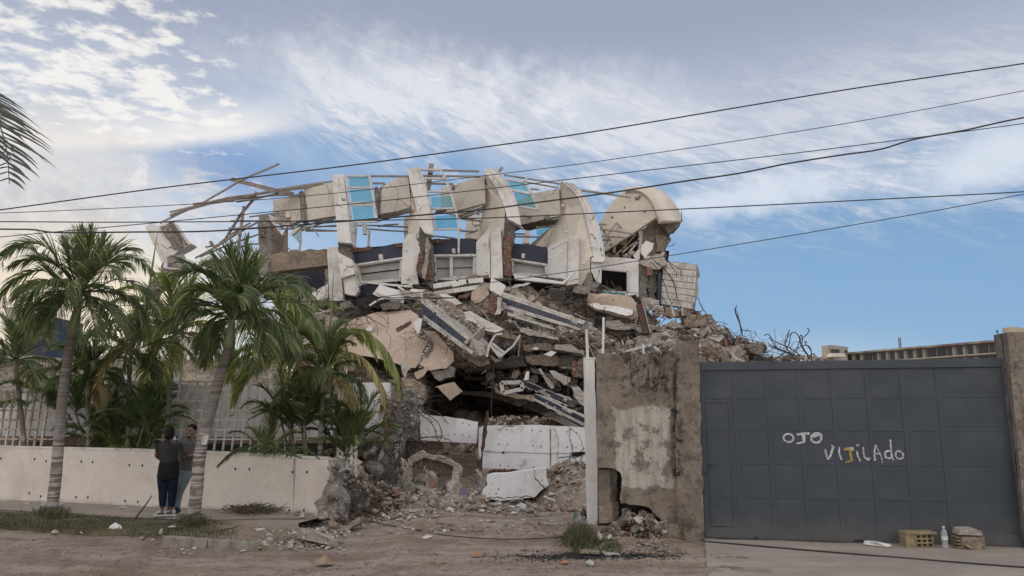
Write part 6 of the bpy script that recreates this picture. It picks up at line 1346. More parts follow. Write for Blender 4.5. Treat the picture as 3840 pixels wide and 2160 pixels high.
# block, bottle, brick, foil by the gate
def hollow_block(loc, w, d, h, rz, label, cols=3, rows=3, mat='block_tan', hole_face=True):
    t = thing('hollow_block', label, 'block', loc); Rm = Matrix.Rotation(rz, 3, 'Z'); mb = MB(); f = lambda x, y, z: Vector(loc)+Rm @ Vector((x, y, z))
    def bx(x0, y0, z0, x1, y1, z1): mb.add([f(*v) for v in [(x0, y0, z0), (x1, y0, z0), (x1, y1, z0), (x0, y1, z0), (x0, y0, z1), (x1, y0, z1), (x1, y1, z1), (x0, y1, z1)]], [(3, 2, 1, 0), (4, 5, 6, 7), (0, 1, 5, 4), (1, 2, 6, 5), (2, 3, 7, 6), (3, 0, 4, 7)])
    wt = .022
    for i in range(rows+1): z = i*(h-wt)/rows; bx(0, 0, z, w, d, z+wt)
    for i in range(cols+1): x = i*(w-wt)/cols; bx(x+.0005, .001, wt*.5, x+wt, d-.001, h-wt*.5)
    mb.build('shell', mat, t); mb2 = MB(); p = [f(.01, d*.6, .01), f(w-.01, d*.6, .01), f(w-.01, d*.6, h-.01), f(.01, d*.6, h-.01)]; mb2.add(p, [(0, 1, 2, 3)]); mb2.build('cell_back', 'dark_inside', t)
    return t
p = G(3436, 2056, .02); hb = hollow_block((p.x, p.y, .02), .27, .2, .19, .12, 'hollow clay block with square holes standing against the gate left of the bottle')
mb = MB(); mb.box((p.x-.125, p.y, .02), (p.x-.004, p.y+.2, .205)); mb.build('solid_end', 'block_tan', hb)
mb = MB(); mb.box((p.x-.13, p.y-.02, .207), (p.x+.29, p.y+.2, .235)); mb.build('mortar_crust', 'block_tan', hb)
p = G(3612, 2060, .02); t = thing('brick_block', 'reddish-brown block with a pale mortar cap standing right of the bottle', 'block', (p.x, p.y, .02))
mb = MB(); mb.box((p.x, p.y, .02), (p.x+.31, p.y+.2, .185)); mb.build('body', 'brown_rubble', t, bevel=.01)
mb = MB(); V = world_pts(crop(3150, 1900, 3.733)([(1665, 400), (1680, 320), (1890, 310), (1990, 350), (2010, 410)]), p.y-.02); mb.loft(V, [q+Vector((.02, .2, .01)) for q in V]); mb.build('mortar_cap', 'pale_rubble', t, bevel=.01)
for k in range(4): MB().box((p.x-.055, p.y+.03, .03+k*.043), (p.x-.001, p.y+.18, .05+k*.043)).build('web', 'block_tan', t)
mb = MB(); W = world_pts(crop(3150, 1900, 3.733)([(1755, 545), (1800, 535), (1860, 560), (1985, 570), (1980, 600), (1900, 605), (1830, 590)]), p.y-.06); mb.loft(W, [q+Vector((0, .05, .01)) for q in W]); tag(mb.build('plaster_shard', 'block_tan'), 'curved shard of plaster leaning on the reddish-brown block', 'rubble')
p = G(3546, 2058, .02); t = thing('plastic_bottle', 'empty clear plastic bottle standing upright against the gate', 'bottle', (p.x, p.y, .02))
prof = [(0, .0), (.036, .002), (.04, .02), (.038, .09), (.041, .11), (.039, .13), (.041, .15), (.04, .20), (.032, .235), (.018, .262), (.013, .27), (.013, .282)]
mb = MB(); N = 16
V = [p+Vector((math.cos(2*math.pi*k/N)*r, math.sin(2*math.pi*k/N)*r, z)) for r, z in prof for k in range(N)]
mb.add(V, [(i*N+k, i*N+(k+1) % N, (i+1)*N+(k+1) % N, (i+1)*N+k) for i in range(len(prof)-1) for k in range(N)]); mb.build('body', 'bottle_plastic', t, smooth=True)
mb = MB(); mb.tube([p+Vector((0, 0, .278)), p+Vector((0, 0, .298))], .015, 12); mb.build('cap', 'pvc', t)
mb = MB(); V = [p+Vector((math.cos(2*math.pi*k/N)*.0418, math.sin(2*math.pi*k/N)*.0418, z)) for z in (.12, .165) for k in range(N)]; mb.add(V, [(k, (k+1) % N, N+(k+1) % N, N+k) for k in range(N)]); mb.build('label_band', 'pvc', t)
mb = MB(); W = [G(3245, 2042, .03), G(3330, 2052, .03), G(3344, 2045, .05), G(3290, 2034, .08), G(3250, 2032, .06)]; mb.loft(W, [q+Vector((0, .06, .01)) for q in W]); tag(mb.build('crushed_packet', 'pvc'), 'crushed white plastic packet lying at the foot of the gate', 'litter')
mb = MB(); mb.bar(G(3190, 2026, .04), G(3240, 2030, .04), .05, .04); tag(mb.build('black_offcut', 'black_plastic'), 'black offcut left of the crushed packet at the foot of the gate', 'litter')
mb = MB(); chunk(mb, G(3178, 2027, .03), .09, rnd, 0); tag(mb.build('stone', 'pale_rubble'), 'pale stone at the foot of the gate left of the black offcut', 'stone')
mb = MB(); mb.bar(G(3330, 2026, .04), G(3400, 2030, .04), .03, .03); tag(mb.build('wood_strip', 'cardboard'), 'brown wooden strip between the crushed packet and the hollow block', 'wood')

# ------------------------------------------------------------------ cables
def cable(label, pts, Y0, Y1, r):
    pts = [(-3200, pts[0][1]+(pts[0][1]-pts[1][1])*7)]+pts+[(7500, pts[-1][1]+(pts[-1][1]-pts[-2][1])*7)]; n = len(pts); q = [P(x, y, Y0+(Y1-Y0)*(x-pts[0][0])/(pts[-1][0]-pts[0][0])) for x, y in pts]; mb = MB(); mb.tube(spl(q, 10), r, 6)
    tag(mb.build('overhead_cable', 'cable'), label, 'cable', 'overhead cables')
cable('topmost overhead cable rising across the whole sky to the right', [(-400, 838), (0, 787), (600, 705), (1300, 622), (1920, 537), (2236, 492), (3130, 343), (3840, 238), (4300, 165)], 13, 10, .0105)
cable('thin overhead cable, second from the top at the right edge', [(-400, 805), (0, 799), (671, 768), (1200, 730), (1800, 661), (2300, 597), (3130, 470), (3840, 340), (4300, 250)], 13, 10.5, .0065)
cable('overhead cable crossing the blue panes, fourth at the right edge', [(-400, 935), (0, 889), (500, 843), (1299, 767), (1700, 723), (2300, 653), (3000, 572), (3560, 500), (3840, 463), (4300, 400)], 12.5, 10.5, .0075)
cable('thickest, wavy overhead cable crossing the ribs, third at the right edge', [(-400, 850), (0, 859), (120, 861), (220, 872), (500, 870), (800, 866), (1200, 837), (1523, 811), (1800, 788), (2002, 761), (2300, 721), (2550, 682), (2771, 650), (2950, 614), (3150, 582), (3300, 560), (3430, 522), (3600, 492), (3700, 470), (3840, 441), (4300, 360)], 12.5, 10, .013)
cable('nearly level overhead cable reaching the right edge below the cloud bank', [(-400, 830), (0, 831), (500, 833), (1299, 827), (1800, 818), (2300, 796), (2850, 770), (3400, 742), (3840, 719), (4300, 690)], 12, 10, .0085)
cable('lowest overhead cable rising from the rubble to the right edge', [(1300, 1128), (1415, 1115), (1589, 1094), (1795, 1065), (2150, 1017), (2300, 993), (2850, 903), (3450, 800), (3840, 728), (4300, 640)], 14, 10, .0065)
mb = MB(); mb.tube(spl([G(2640, 2030, .03), G(2900, 2052, .03), G(3150, 2073, .03), G(3400, 2093, .03), G(3650, 2113, .03), G(3900, 2130, .03), G(4400, 2150, .03)], 6), .011, 5); tag(mb.build('ground_cable', 'cable'), 'black cable lying across the concrete apron in front of the gate', 'cable')
mb = MB(); mb.tube(spl([G(1100, 1930, .12), G(1250, 1942, .06), G(1400, 1958, .04), G(1560, 1990, .03), (G(1700, 2010, .03)), G(1900, 2022, .03), G(2080, 2015, .03), G(2230, 1998, .04), G(2400, 1985, .06)], 6), .008, 5); tag(mb.build('ground_cable', 'cable'), 'thin black cable looping over the dirt from the wall end to the old wall', 'cable')
mb = MB(); mb.tube(spl([G(-200, 1900, .12), G(150, 1922, .12), G(560, 1946, .115), G(840, 1950, .12), G(1000, 1946, .12), G(1250, 1948, .08)], 6), .006, 5); tag(mb.build('ground_cable', 'cable'), 'thin dark cable lying along the pavement edge', 'cable')

# ------------------------------------------------------------------ single rebars standing out of the rubble
def rebar(label, C, pts, Y, r=.014):
    mb = MB(); mb.tube(spl([P(*p[:2], p[2] if len(p) > 2 else Y) for p in C(pts)], 5), r, 5); tag(mb.build('rebar', 'rebar'), label, 'rebar', 'bent steel bars in the rubble')
rebar('single bent bar rising against the sky above the crest boulder', C9, [(760, 380), (738, 345), (720, 280), (660, 190), (625, 120), (614, 52)], 24.5)
rebar('lone tall S-shaped bar standing against the sky over the right slope', C9, [(1210, 580), (1195, 470), (1160, 380), (1120, 280), (1108, 225), (1132, 170), (1115, 240), (1165, 360), (1200, 520)], 24, .016)
for i, (l, q) in enumerate((('hooked bar at the left of the bar cluster over the gate', [(2000, 850), (1850, 740), (1700, 680), (1620, 630), (1580, 570), (1545, 555), (1508, 572)]),
    ('slanting bar below the hooked one in the cluster over the gate', [(1980, 860), (1830, 800), (1680, 740), (1620, 660), (1570, 598)]), ('long low bar of the cluster, pointing left', [(1900, 850), (1760, 780), (1640, 725), (1555, 680)]), ('lowest bar of the cluster, pointing left', [(1860, 830), (1740, 780), (1640, 740), (1555, 712)]),
    ('thin upright bar left of the big loop over the gate', [(1900, 860), (1810, 740), (1795, 690), (1820, 590), (1847, 495)]), ('big looping bar over the gate', [(1700, 880), (1800, 770), (1850, 660), (1860, 570), (1890, 530), (1940, 540), (1980, 600), (2010, 720), (2080, 830), (2120, 890)]),
    ('tall forked bar at the right of the cluster', [(1900, 800), (1960, 720), (1990, 640), (2060, 580), (2115, 510), (2090, 470)]), ('narrow looped bar in the cluster over the gate', [(2140, 880), (2060, 780), (2000, 660), (1990, 590), (2010, 568), (2025, 620), (2020, 680)]),
    ('small spear-like bar near the right end of the cluster', [(2150, 860), (2140, 780), (2100, 720), (2070, 690), (2060, 650), (2085, 668)]), ('bar arching at the right end of the cluster', [(1860, 880), (1930, 800), (1990, 730), (2080, 705), (2140, 760), (2140, 860)]), ('short stub bar pointing right from the cluster', [(2120, 850), (2160, 828), (2188, 818)]))):
    rebar(l, C9, [(x, y, 21.5+.15*((i*3) % 5)) for x, y in q], 21.5, .015)
for i, (l, q) in enumerate((('long bar curving down in front of the tiled panel', [(725, 790), (800, 840), (870, 930), (920, 1030), (930, 1120), (880, 1190)]), ('outer bar hanging over the tiled panel', [(840, 770), (900, 830), (960, 860), (978, 920)]), ('bar hanging to the middle of the tiled panel', [(830, 760), (880, 830), (930, 900), (935, 945)]),
    ('second long bar curving down in front of the tiled panel', [(740, 800), (830, 880), (900, 960), (930, 1080), (970, 1210), (980, 1260)]), ('bar falling across the left of the tiled panel', [(700, 800), (780, 900), (840, 1040), (860, 1120), (900, 1190)]), ('bar reaching the foot of the tiled panel', [(690, 860), (740, 1000), (800, 1110), (860, 1210)]),
    ('short bar sticking up from the torn roof edge against the sky', [(975, 440), (980, 400), (976, 345)]), ('short curl of wire beside the torn gable', [(858, 665), (900, 650), (920, 632)]))):
    rebar(l, C4, [(x, y, 24.3-.08*i) for x, y in q], 24.3, .012)
for i, (l, q) in enumerate((('long thin wire hanging in the middle of the hollow', [(790, 815), (785, 1000), (770, 1200), (775, 1440)]), ('second thin wire beside the long one in the hollow', [(800, 800), (788, 1000), (778, 1100), (768, 1300)]), ('white bent strip hanging from the broken window frame', [(965, 700), (1000, 800), (1040, 890), (1085, 985)]),
    ('straight pale wire right of the bent strip', [(998, 690), (1000, 800), (1002, 975)]), ('wire hanging left of the long one in the hollow', [(722, 880), (724, 980), (722, 1080)]), ('wire hanging in front of the beam at the right', [(1525, 760), (1524, 900), (1528, 1180)]))):
    rebar(l, C6, q, 19.6, .009)
for i, (l, q) in enumerate((('bent bar reaching right over the bluish parapet', [(960, 0), (1060, 90), (1150, 150), (1200, 200), (1222, 290), (1185, 360)]), ('second bent bar over the bluish parapet', [(950, 20), (1080, 140), (1150, 210), (1180, 300), (1200, 350)]), ('bar springing left from the torn post', [(1000, 20), (1130, 80), (1200, 110), (1275, 195)]),
    ('long bar arching over the cornice fragment', [(1180, 490), (1300, 475), (1420, 490), (1500, 540), (1540, 590)]), ('bar arching low to the right in the front debris', [(1360, 610), (1440, 605), (1500, 640), (1520, 720)]))):
    rebar(l, C7, q, 16.8 if i < 3 else 15.2, .010)

# ------------------------------------------------------------------ far buildings
ht = thing('hotel_block', 'long unfinished hotel block far behind the gate with a row of dark openings', 'building', (130, 240, 0))
C6h = crop(3000, 1200, 3.067)
HA, HB = P(3168, 1327, 262), P(3790, 1275, 216); zt = 25.2
HA.z = HB.z = zt; hd = (HB-HA); hL = hd.length; hd.normalize(); hn = Vector((hd.y, -hd.x, 0)); hn = -hn if hn.y > 0 else hn
def hp_(u, z, o=0.): return HA+hd*(u*hL)+hn*o+Vector((0, 0, z-HA.z))
def hbox(name, u0, u1, z0, z1, o0, o1, mat, par=ht):
    mb = MB(); mb.loft([hp_(u0, z0, o1), hp_(u1, z0, o1), hp_(u1, z1, o1), hp_(u0, z1, o1)], [hp_(u0, z0, o0), hp_(u1, z0, o0), hp_(u1, z1, o0), hp_(u0, z1, o0)]); return mb.build(name, mat, par)
hbox('wall', 0, 1.3, 0, zt-.6, -12, -1.6, 'window_grey')
hbox('roof', -.01, 1.32, zt-.6, zt, -13, .6, 'hotel_roof')
for k in range(3): hbox('floor_slab', 0, 1.3, zt-4.1-k*3.6, zt-3.7-k*3.6, -1.6, .5, 'hotel_wall')
nb = 22
for i in range(nb):
    for k in range(2):
        u0 = i/nb*1.28; z1 = zt-.7-k*3.6; w = 1.28/nb
        r_ = rnd.random()
        hbox('window', u0+w*.12, u0+w*(.55 if r_ < .7 else .9), z1-2.9, z1-.2, -1.55, -1.2, 'window_dark')
        if r_ < .7: hbox('shutter', u0+w*.60, u0+w*.9, z1-2.9, z1-.2, -1.55, -1.1, 'window_grey')
    hbox('column', i/nb*1.28-.001, i/nb*1.28+.0015, 0, zt-.6, -1.6, -1.3, 'window_grey')
st_ = thing('stair_tower', 'small beige block with dark windows at the left end of the far hotel', 'building', (115, 265, 0))
W = world_pts(C6h([(245, 296), (355, 286), (360, 470), (250, 470)]), 262); W[2].z = W[3].z = 10; MB().loft(W, [p+Vector((8, 12, 0)) for p in W]).build('wall', 'hotel_wall', st_)
W2 = world_pts([(C6h([(355, 286)])[0][0], C6h([(355, 286)])[0][1], 261), (*C6h([(551, 310)])[0], 285), (*C6h([(551, 470)])[0], 285), (*C6h([(358, 470)])[0], 261)], 0); W2[2].z = W2[3].z = 10; MB().loft(W2, [p+Vector((0, 8, 0)) for p in W2]).build('side_wall', 'window_grey', st_)
for x in (380, 415, 447, 537): q = world_pts(C6h([(x-10, 332+(x-380)*.08), (x+9, 334+(x-380)*.08), (x+9, 378), (x-10, 380)]), 258.5); MB().loft(q, [p+Vector((0, 1, 0)) for p in q]).build('window', 'window_dark', st_)
q = world_pts(C6h([(360, 382), (520, 385), (520, 420), (362, 422)]), 257); MB().loft(q, [p+Vector((0, 5, 0)) for p in q]).build('balcony', 'hotel_white', st_)
q = world_pts(C6h([(150, 432), (255, 422), (255, 470), (150, 470)]), 280); q[2].z = q[3].z = 8; tag(MB().loft(q, [p+Vector((0, 8, 0)) for p in q]).build('far_block', 'hotel_wall'), 'low beige building just left of the small block with dark windows', 'building')
q = world_pts(C6h([(2325, 92), (2460, 76), (2800, 130), (2800, 300), (2325, 300)]), 190); q[3].z = q[4].z = 0; tag(MB().loft(q, [p+Vector((p.x*.1, 19, 0)) for p in q]).build('upper_block', 'hotel_wall'), 'beige upper block of a building peeping over the concrete pillar', 'building')
lm = thing('lattice_mast', 'slim lattice mast rising behind the far hotel roof', 'mast', P(3374, 1312, 270))
for dx in (-11, 11):
    MB().bar(P(*C6h([(1145+dx+10, 360)])[0], 270), P(*C6h([(1142+dx, 204)])[0], 270), .22, .22).build('upright', 'cable', lm)
for k in range(8): y = 206+k*19; MB().bar(P(*C6h([(1131+k, y)])[0], 270), P(*C6h([(1153+k, y)])[0], 270), .2, .2).build('crossbar', 'cable', lm)
for (x0, x1, y0, mat, l) in ((22, 45, 1152, 'hotel_wall', 'narrow pale building at the far left edge behind the palms'), (50, 74, 1185, 'window_grey', 'grey building right of the narrow pale one, behind the palms'), (140, 172, 1178, 'navy_wall', 'dark glass building seen between the left palms')):
    W = world_pts([(x0, y0), (x1, y0+4), (x1, 1500), (x0, 1500)], 90); W[2].z = W[3].z = 0; tag(MB().loft(W, [p+Vector((0, 8, 0)) for p in W]).build('far_building', mat), l, 'building')

# ------------------------------------------------------------------ trellis fence and the white walls behind it
CL = crop(0, 1200, 2.683)
for side, (label, rails, slats) in enumerate((('leaning white metal trellis fence behind the garden wall, left part with rust', [[(-120, 722), (640, 730)], [(-120, 815), (640, 820)], [(-120, 908), (640, 912)], [(-120, 1005), (640, 1007)], [(-120, 1100), (640, 1104)], [(-120, 1195), (640, 1200)], [(-120, 1275), (640, 1280)]],
        [((290+i*72-650, 700), (200+i*72-650, 1290)) for i in range(13)]),
    ('leaning white metal trellis fence behind the garden wall, part between the palms and the couple', [[(1540, 620), (3100, 622)], [(1540, 715), (3100, 722)], [(1540, 815), (3100, 820)], [(1540, 910), (3100, 908)], [(1540, 1010), (3100, 1004)], [(1540, 1108), (3100, 1102)], [(1540, 1200), (3100, 1200)], [(1540, 1300), (3100, 1360)]],
        [((1640+i*88, 618), (1530+i*85+ (i*4), 1310)) for i in range(17)]))):
    t = thing('trellis_fence', label, 'fence', P(*CL([slats[3][1]])[0], 16.6)); Yt = 16.6
    for a, b in rails: MB().bar(P(*CL([a])[0], Yt), P(*CL([b])[0], Yt), .022, .035).build('rail', 'trellis_rusted' if side == 0 else 'trellis_paint', t)
    for a, b in slats: MB().bar(P(*CL([a])[0], Yt+.03), P(*CL([b])[0], Yt+.03), .032, .06, up=(0, 1, 0)).build('slat', 'trellis_paint', t)
CW = CL
slab('bluish white leaning wall slab behind the left part of the trellis', CW([(-200, 900), (60, 880), (255, 690), (700, 690), (900, 760), (860, 1170), (-200, 1170)]), 17.35, .25, 'parapet_paint', .01, {3}, name='wall_fragment', cat='wall')
slab('long white wall slab with tie holes behind the right part of the trellis', CW([(1100, 560), (1500, 640), (2000, 655), (3050, 660), (3350, 720), (3350, 1180), (860, 1180), (1000, 800)]), 17.3, .25, 'parapet_paint', .008, {0, 1}, name='wall_fragment', cat='wall')
slab('long grey concrete beam lying below the white slabs behind the trellis', CW([(-300, 1172), (3350, 1182), (3350, 1240), (-300, 1270)]), 17.2, .6, 'beam_brown', .01, {2}, name='floor_beam', cat='beam')
slab('undercroft wall with shade painted into its colour below the long grey beam', CW([(-300, 1240), (3350, 1240), (3350, 1500), (-300, 1500)]), 18.9, .2, 'painted_shade', 0, name='wall_fragment', cat='wall')  # dark sheet: shade under the beam put into the colour
mb = MB(); mb.tube([P(*CL([(870, 368)])[0], 21), P(*CL([(1730, 374)])[0], 21)], .035, 8); tag(mb.build('pipe', 'pvc'), 'long white pipe lying over the rubble behind the palms', 'pipe')
mb = MB(); mb.bar(P(*CL([(1775, 420)])[0], 18.1), P(*CL([(1775, 640)])[0], 18.1), .09, .09); tag(mb.build('stake', 'pvc'), 'short pale post standing behind the trellis fence', 'stake')
slab('blue-green sheet lying on top of the long white wall slab', CW([(1555, 625), (1700, 612), (1780, 640), (1790, 668), (1560, 668)]), 17.2, .05, 'tarp_blue', .005, name='tarp', cat='sheet')
for q, l, m_, Y in (([(120, 470), (160, 380), (250, 440), (270, 480), (230, 540)], 'grey tilted slab behind the left palm trunk', 'pale_rubble', 21), ([(90, 478), (430, 430), (440, 445), (100, 490)], 'pale beam end sticking out behind the left palm trunk', 'white_rubble', 20.9),
                 ([(1000, 520), (1060, 430), (1150, 480), (1180, 520), (1120, 550)], 'angular pale slab behind the left areca clump', 'white_rubble', 21), ([(1040, 600), (1240, 545), (1260, 600), (1240, 680), (1060, 700)], 'smooth pale slab end above the white walls', 'white_concrete', 20.4),
                 ([(1600, 520), (1700, 400), (1780, 440), (1900, 560), (1960, 600), (1800, 580)], 'tan folded floor slab above the blue-green sheet', 'beige_slab', 21), ([(960, 400), (1000, 385), (1700, 390), (1720, 405), (1000, 415)], 'long pale slab edge below the white pipe', 'white_rubble', 21.3),
                 ([(1280, 560), (1500, 520), (1600, 560), (1600, 640), (1300, 640)], 'grey slab behind the young areca palm', 'pale_rubble', 20.5)):
    slab(l, CW(q), Y, .2, m_, .02)
mb = MB(); W = world_pts(C7([(420, 330), (520, 300), (525, 640), (480, 520), (380, 480)]), 14.6)
t = thing('torn_grille', 'torn piece of white metal grille hanging at the broken end of the garden wall', 'grille', W[3])
for i in range(5): x = 372+i*36; MB().bar(P(*C7([(x, 300-i*4)])[0], 14.6), P(*C7([(x-2+ (i-2), 470+i*42)])[0], 14.6), .05, .05, up=(0, 1, 0)).build('bar', 'trellis_paint', t)
for j in range(6): y = 320+j*48; MB().bar(P(*C7([(370+max(0, j-3)*35, y)])[0], 14.58), P(*C7([(524, y+30)])[0], 14.58), .035, .035).build('bar', 'trellis_paint', t)
t = thing('grille_panel', 'upper piece of white metal grille standing behind the areca clump', 'grille', P(1300, 1640, 15.6))
for i in range(4): MB().bar(P(1270+i*22, 1540, 15.6), P(1262+i*22, 1650, 15.6), .05, .05, up=(0, 1, 0)).build('bar', 'trellis_paint', t)
for j in range(3): MB().bar(P(1255, 1560+j*35, 15.58), P(1345, 1563+j*35, 15.58), .03, .03).build('bar', 'trellis_paint', t)

# ------------------------------------------------------------------ litter lying about
def paper(label, x, y, w, mat='paper', z=0., name='paper_scrap', h=.02, cat='litter'):
    w *= .62; c = G(x, y, z); c.z = gz(c.x, c.y)-.012 if z == 0 else z-.02; mb = MB(); k = 9; A = []
    for i in range(k):
        a = 2*math.pi*i/k; A.append(c+Vector((math.cos(a)*w*rnd.uniform(.35, .6), math.sin(a)*w*rnd.uniform(.3, .6), .02+rnd.uniform(0, h))))
    mid = c+Vector((0, 0, .02+h*1.6)); mb.add(A+[mid], [(i, (i+1) % k, k) for i in range(k)]); o = mb.build(name, mat); q = o.modifiers.new('s', 'SOLIDIFY'); q.thickness = .006
    return tag(o, label, cat)
paper('white folded paper on the pavement by the garden wall', 462, 1905, .3, z=.1); None; paper('white foam piece at the verge edge', 430, 1990, .30, 'pvc', .02, h=.08)
None; paper('small white scrap standing near the kerb', 603, 2018, .15, h=.1); paper('pale wrapper on the verge near the kerb', 645, 1978, .22, z=.1)
paper('crumpled pale sheet on the verge in front of the wall end', 975, 1988, .25, z=.1); paper('white scrap on the debris left of the wall end', 1135, 1948, .2, z=.08, h=.08); paper('bluish white bag below the broken wall end', 1195, 1945, .3, z=.05, h=.1)
paper('crumpled brown paper lying on the dirt street', 1220, 2108, .34, 'cardboard', h=.08); paper('small white square on the dirt by the debris', 1245, 2008, .12, h=.03); paper('pale triangular scrap in the middle of the dirt', 1602, 2021, .26, h=.03)
paper('white tile scrap lying before the front debris', 1685, 1940, .26, h=.06); paper('white flat piece right of the tile scrap', 1805, 1932, .24, h=.03); paper('bright white sheet in front of the low slanting wall', 1955, 1913, .36, h=.09)
paper('white flat piece right of the bright sheet', 1925, 1935, .22, h=.03); paper('orange plastic shard at the left of the burnt ash', 1785, 2096, .22, 'orange_plastic', h=.05)
paper('orange strip in the burnt ash', 2120, 2118, .24, 'orange_plastic', h=.03); paper('white scrap at the lower edge of the burnt ash', 2212, 2128, .2, h=.05); paper('white and blue scrap beside the weed tuft', 2245, 2030, .2, h=.1)
paper('pale wrapper right of the weed tuft', 2290, 2025, .16, h=.06); paper('purple cloth in the rubble behind the brick post', 1738, 1862, .35, 'purple_cloth', .35, 'cloth_scrap', .12); paper('white rag on the torn wall end', 1278, 1862, .3, 'paper', .25, 'cloth_scrap', .25)
paper('white paper on the pavement left of the palm trunk', 98, 1888, .25, z=.1); paper('second white paper on the pavement beside the palm trunk', 165, 1893, .2, z=.1); paper('white strip of paper by the palm trunk on the pavement', 230, 1893, .22, z=.1)
paper('beige paper on the left pavement edge', 20, 1876, .5, z=.1, h=.01); paper('white scraps at the left verge edge', 205, 1992, .18, h=.05); None; paper('pale torn piece at the verge edge', 315, 1990, .2, h=.05)
paper('white sheet under the low slanting wall', 1880, 1890, .2, h=.05); paper('white triangular tile on the dirt near the post', 2065, 1908, .16, h=.06)
paper('long brown cardboard strip on the dirt street', 1640, 2112, .35, 'cardboard', h=.02); paper('green crushed can beside the white post', 2158, 1958, .14, 'green_plastic', h=.12, name='crushed_can'); paper('dark bag at the foot of the white post', 2190, 1948, .2, 'black_plastic', h=.14, name='plastic_bag')
mb = MB()
for _ in range(14): p = G(1990+rnd.gauss(0, 22), 1885+rnd.gauss(0, 6)); chunk(mb, (p.x, p.y, rnd.uniform(.05, .22)), rnd.uniform(.12, .28), rnd, .5)
tag(mb.build('rubbish_bag', 'black_plastic'), 'torn black rubbish bag at the right foot of the low slanting wall', 'bag')
mb = MB()
for _ in range(20): p = G(2250+rnd.uniform(-70, -10), 1890); chunk(mb, (p.x, p.y+rnd.uniform(0, .6), rnd.uniform(.1, .3)), .2, rnd, .7)
tag(mb.build('black_sheeting', 'black_plastic'), 'black plastic sheeting in the debris left of the white post', 'sheet')
mb = MB(); mb.tube(spl([G(2040, 1862, .25), G(2100, 1885, .12), G(2170, 1905, .04)], 4), .02, 6); tag(mb.build('pipe', 'pvc'), 'thin pale pipe lying in the debris left of the white post', 'pipe')
# branches on the verge
for l, pts, r in (('dark bare branch pointing up from the verge left of the couple', [(500, 1968, .12), (535, 1945, .3), (565, 1915, .45)], .02), ('long dark branch lying on the verge under the right palm', [(545, 1985, .14), (640, 1990, .2), (740, 1968, .3), (775, 1975, .15)], .02), ('thin branch trailing from the verge onto the dirt', [(535, 2030, .03), (600, 2000, .12), (680, 1975, .2), (720, 1965, .2)], .014), ('thin twig lying near the kerb end', [(820, 2010, .13), (870, 2003, .14), (905, 1992, .16)], .012)):
    mb = MB(); q = [G(x, y, .1) for x, y, z in pts]; q = [Vector((a.x, a.y, .1+z*.6)) for a, (x, y, z) in zip(q, pts)]; mb.tube(spl(q, 6), r, 6, r*.4); tag(mb.build('branch', 'bark_thin'), l, 'branch')
mb = MB()
for _ in range(260):
    p = G(rnd.gauss(950, 45), rnd.gauss(1922, 6), .1); a = rnd.uniform(0, 6.28); pts = [p+Vector((0, 0, rnd.uniform(0, .08)))]
    for i in range(3): pts.append(pts[-1]+Vector((math.cos(a)*.08, math.sin(a)*.05, rnd.uniform(-.02, .05))))
    mb.tube(pts, .005, 3)
tag(mb.build('root_litter', 'bark_thin', loc=(0, 0, 0)), kind='stuff')
mb = MB()
for _ in range(190):
    p = G(rnd.gauss(1335, 32), rnd.gauss(1925, 12), .1); p.z = rnd.uniform(.05, .55); a = rnd.uniform(0, 6.28); pts = [p]
    for i in range(4): pts.append(pts[-1]+Vector((math.cos(a)*.09+rnd.gauss(0, .03), math.sin(a)*.07, rnd.gauss(-.02, .05))))
    mb.tube(pts, .006, 3)
tag(mb.build('dry_roots', 'bark_thin', loc=(0, 0, 0)), kind='stuff')
# ------------------------------------------------------------------ palms
rnd = random.Random(77)
def frond(par, pts, L=.5, n=50, mat='palm_leaf', w=.029, grav=.22, lift=.35, t0=.14, r=.016, wind=(0, 0, 0), sub=5):
    q = spl(pts, sub); N = len(q); mb = MB(); mb.tube(q, r, 5, r*.25)
    seg = [0.]
    for a, b in zip(q, q[1:]): seg.append(seg[-1]+(b-a).length)
    tot = seg[-1]; wd = Vector(wind)
    for i in range(n):
        t = t0+(1-t0)*(i+rnd.uniform(-.2, .2))/n; t = min(max(t, 0), .999); s_ = t*tot; k = 0
        while k < N-2 and seg[k+1] < s_: k += 1
        u = (s_-seg[k])/max(1e-6, seg[k+1]-seg[k]); p = q[k].lerp(q[k+1], u); T = (q[k+1]-q[k]).normalized()
        up = Vector((0, 0, 1)) if abs(T.z) < .95 else Vector((0, -1, 0)); B = T.cross(up).normalized(); Nn = B.cross(T)
        ll = L*(.35+.65*math.sin(math.pi*min(1, (t-t0+.08)/(1.02-t0))**.8))*rnd.uniform(.85, 1.12)
        A = R(26+34*t+26*max(0, T.z)+rnd.uniform(-8, 8))
        for sd in (-1, 1):
            if rnd.random() < .03: continue
            d = (B*sd*math.cos(A)+T*math.sin(A)+Nn*lift*rnd.uniform(.5, 1.3)).normalized(); pp = p.copy(); ww = (T*.8+Nn*.5*sd+Vector((0, 0, .2))).normalized()
            prof = (.5, 1., .85, .5, .0); V = []; st = ll/4
            for m_ in range(5):
                wv = (ww-d*ww.dot(d)).normalized()*w*.5*prof[m_]
                if m_ < 4: V += [pp+wv, pp-wv]
                else: V += [pp]
                d = (d+Vector((0, 0, -grav*(1-.75*max(0, T.z))*(1+m_*.6)*rnd.uniform(.7, 1.3)))+wd*(m_+1)).normalized(); pp = pp+d*st
            mb.add(V, [(0, 1, 3, 2), (2, 3, 5, 4), (4, 5, 7, 6), (6, 7, 8)])
    return mb.build('frond', mat, par)
def arc(p, az, el, L, droop, n=7):
    d = Vector((math.cos(az)*math.cos(el), math.sin(az)*math.cos(el), math.sin(el))); q = [Vector(p)]
    for i in range(n):
        q.append(q[-1]+d*(L/n)); d = (d+Vector((0, 0, -droop*(.4+i*.28)))).normalized()
    return q
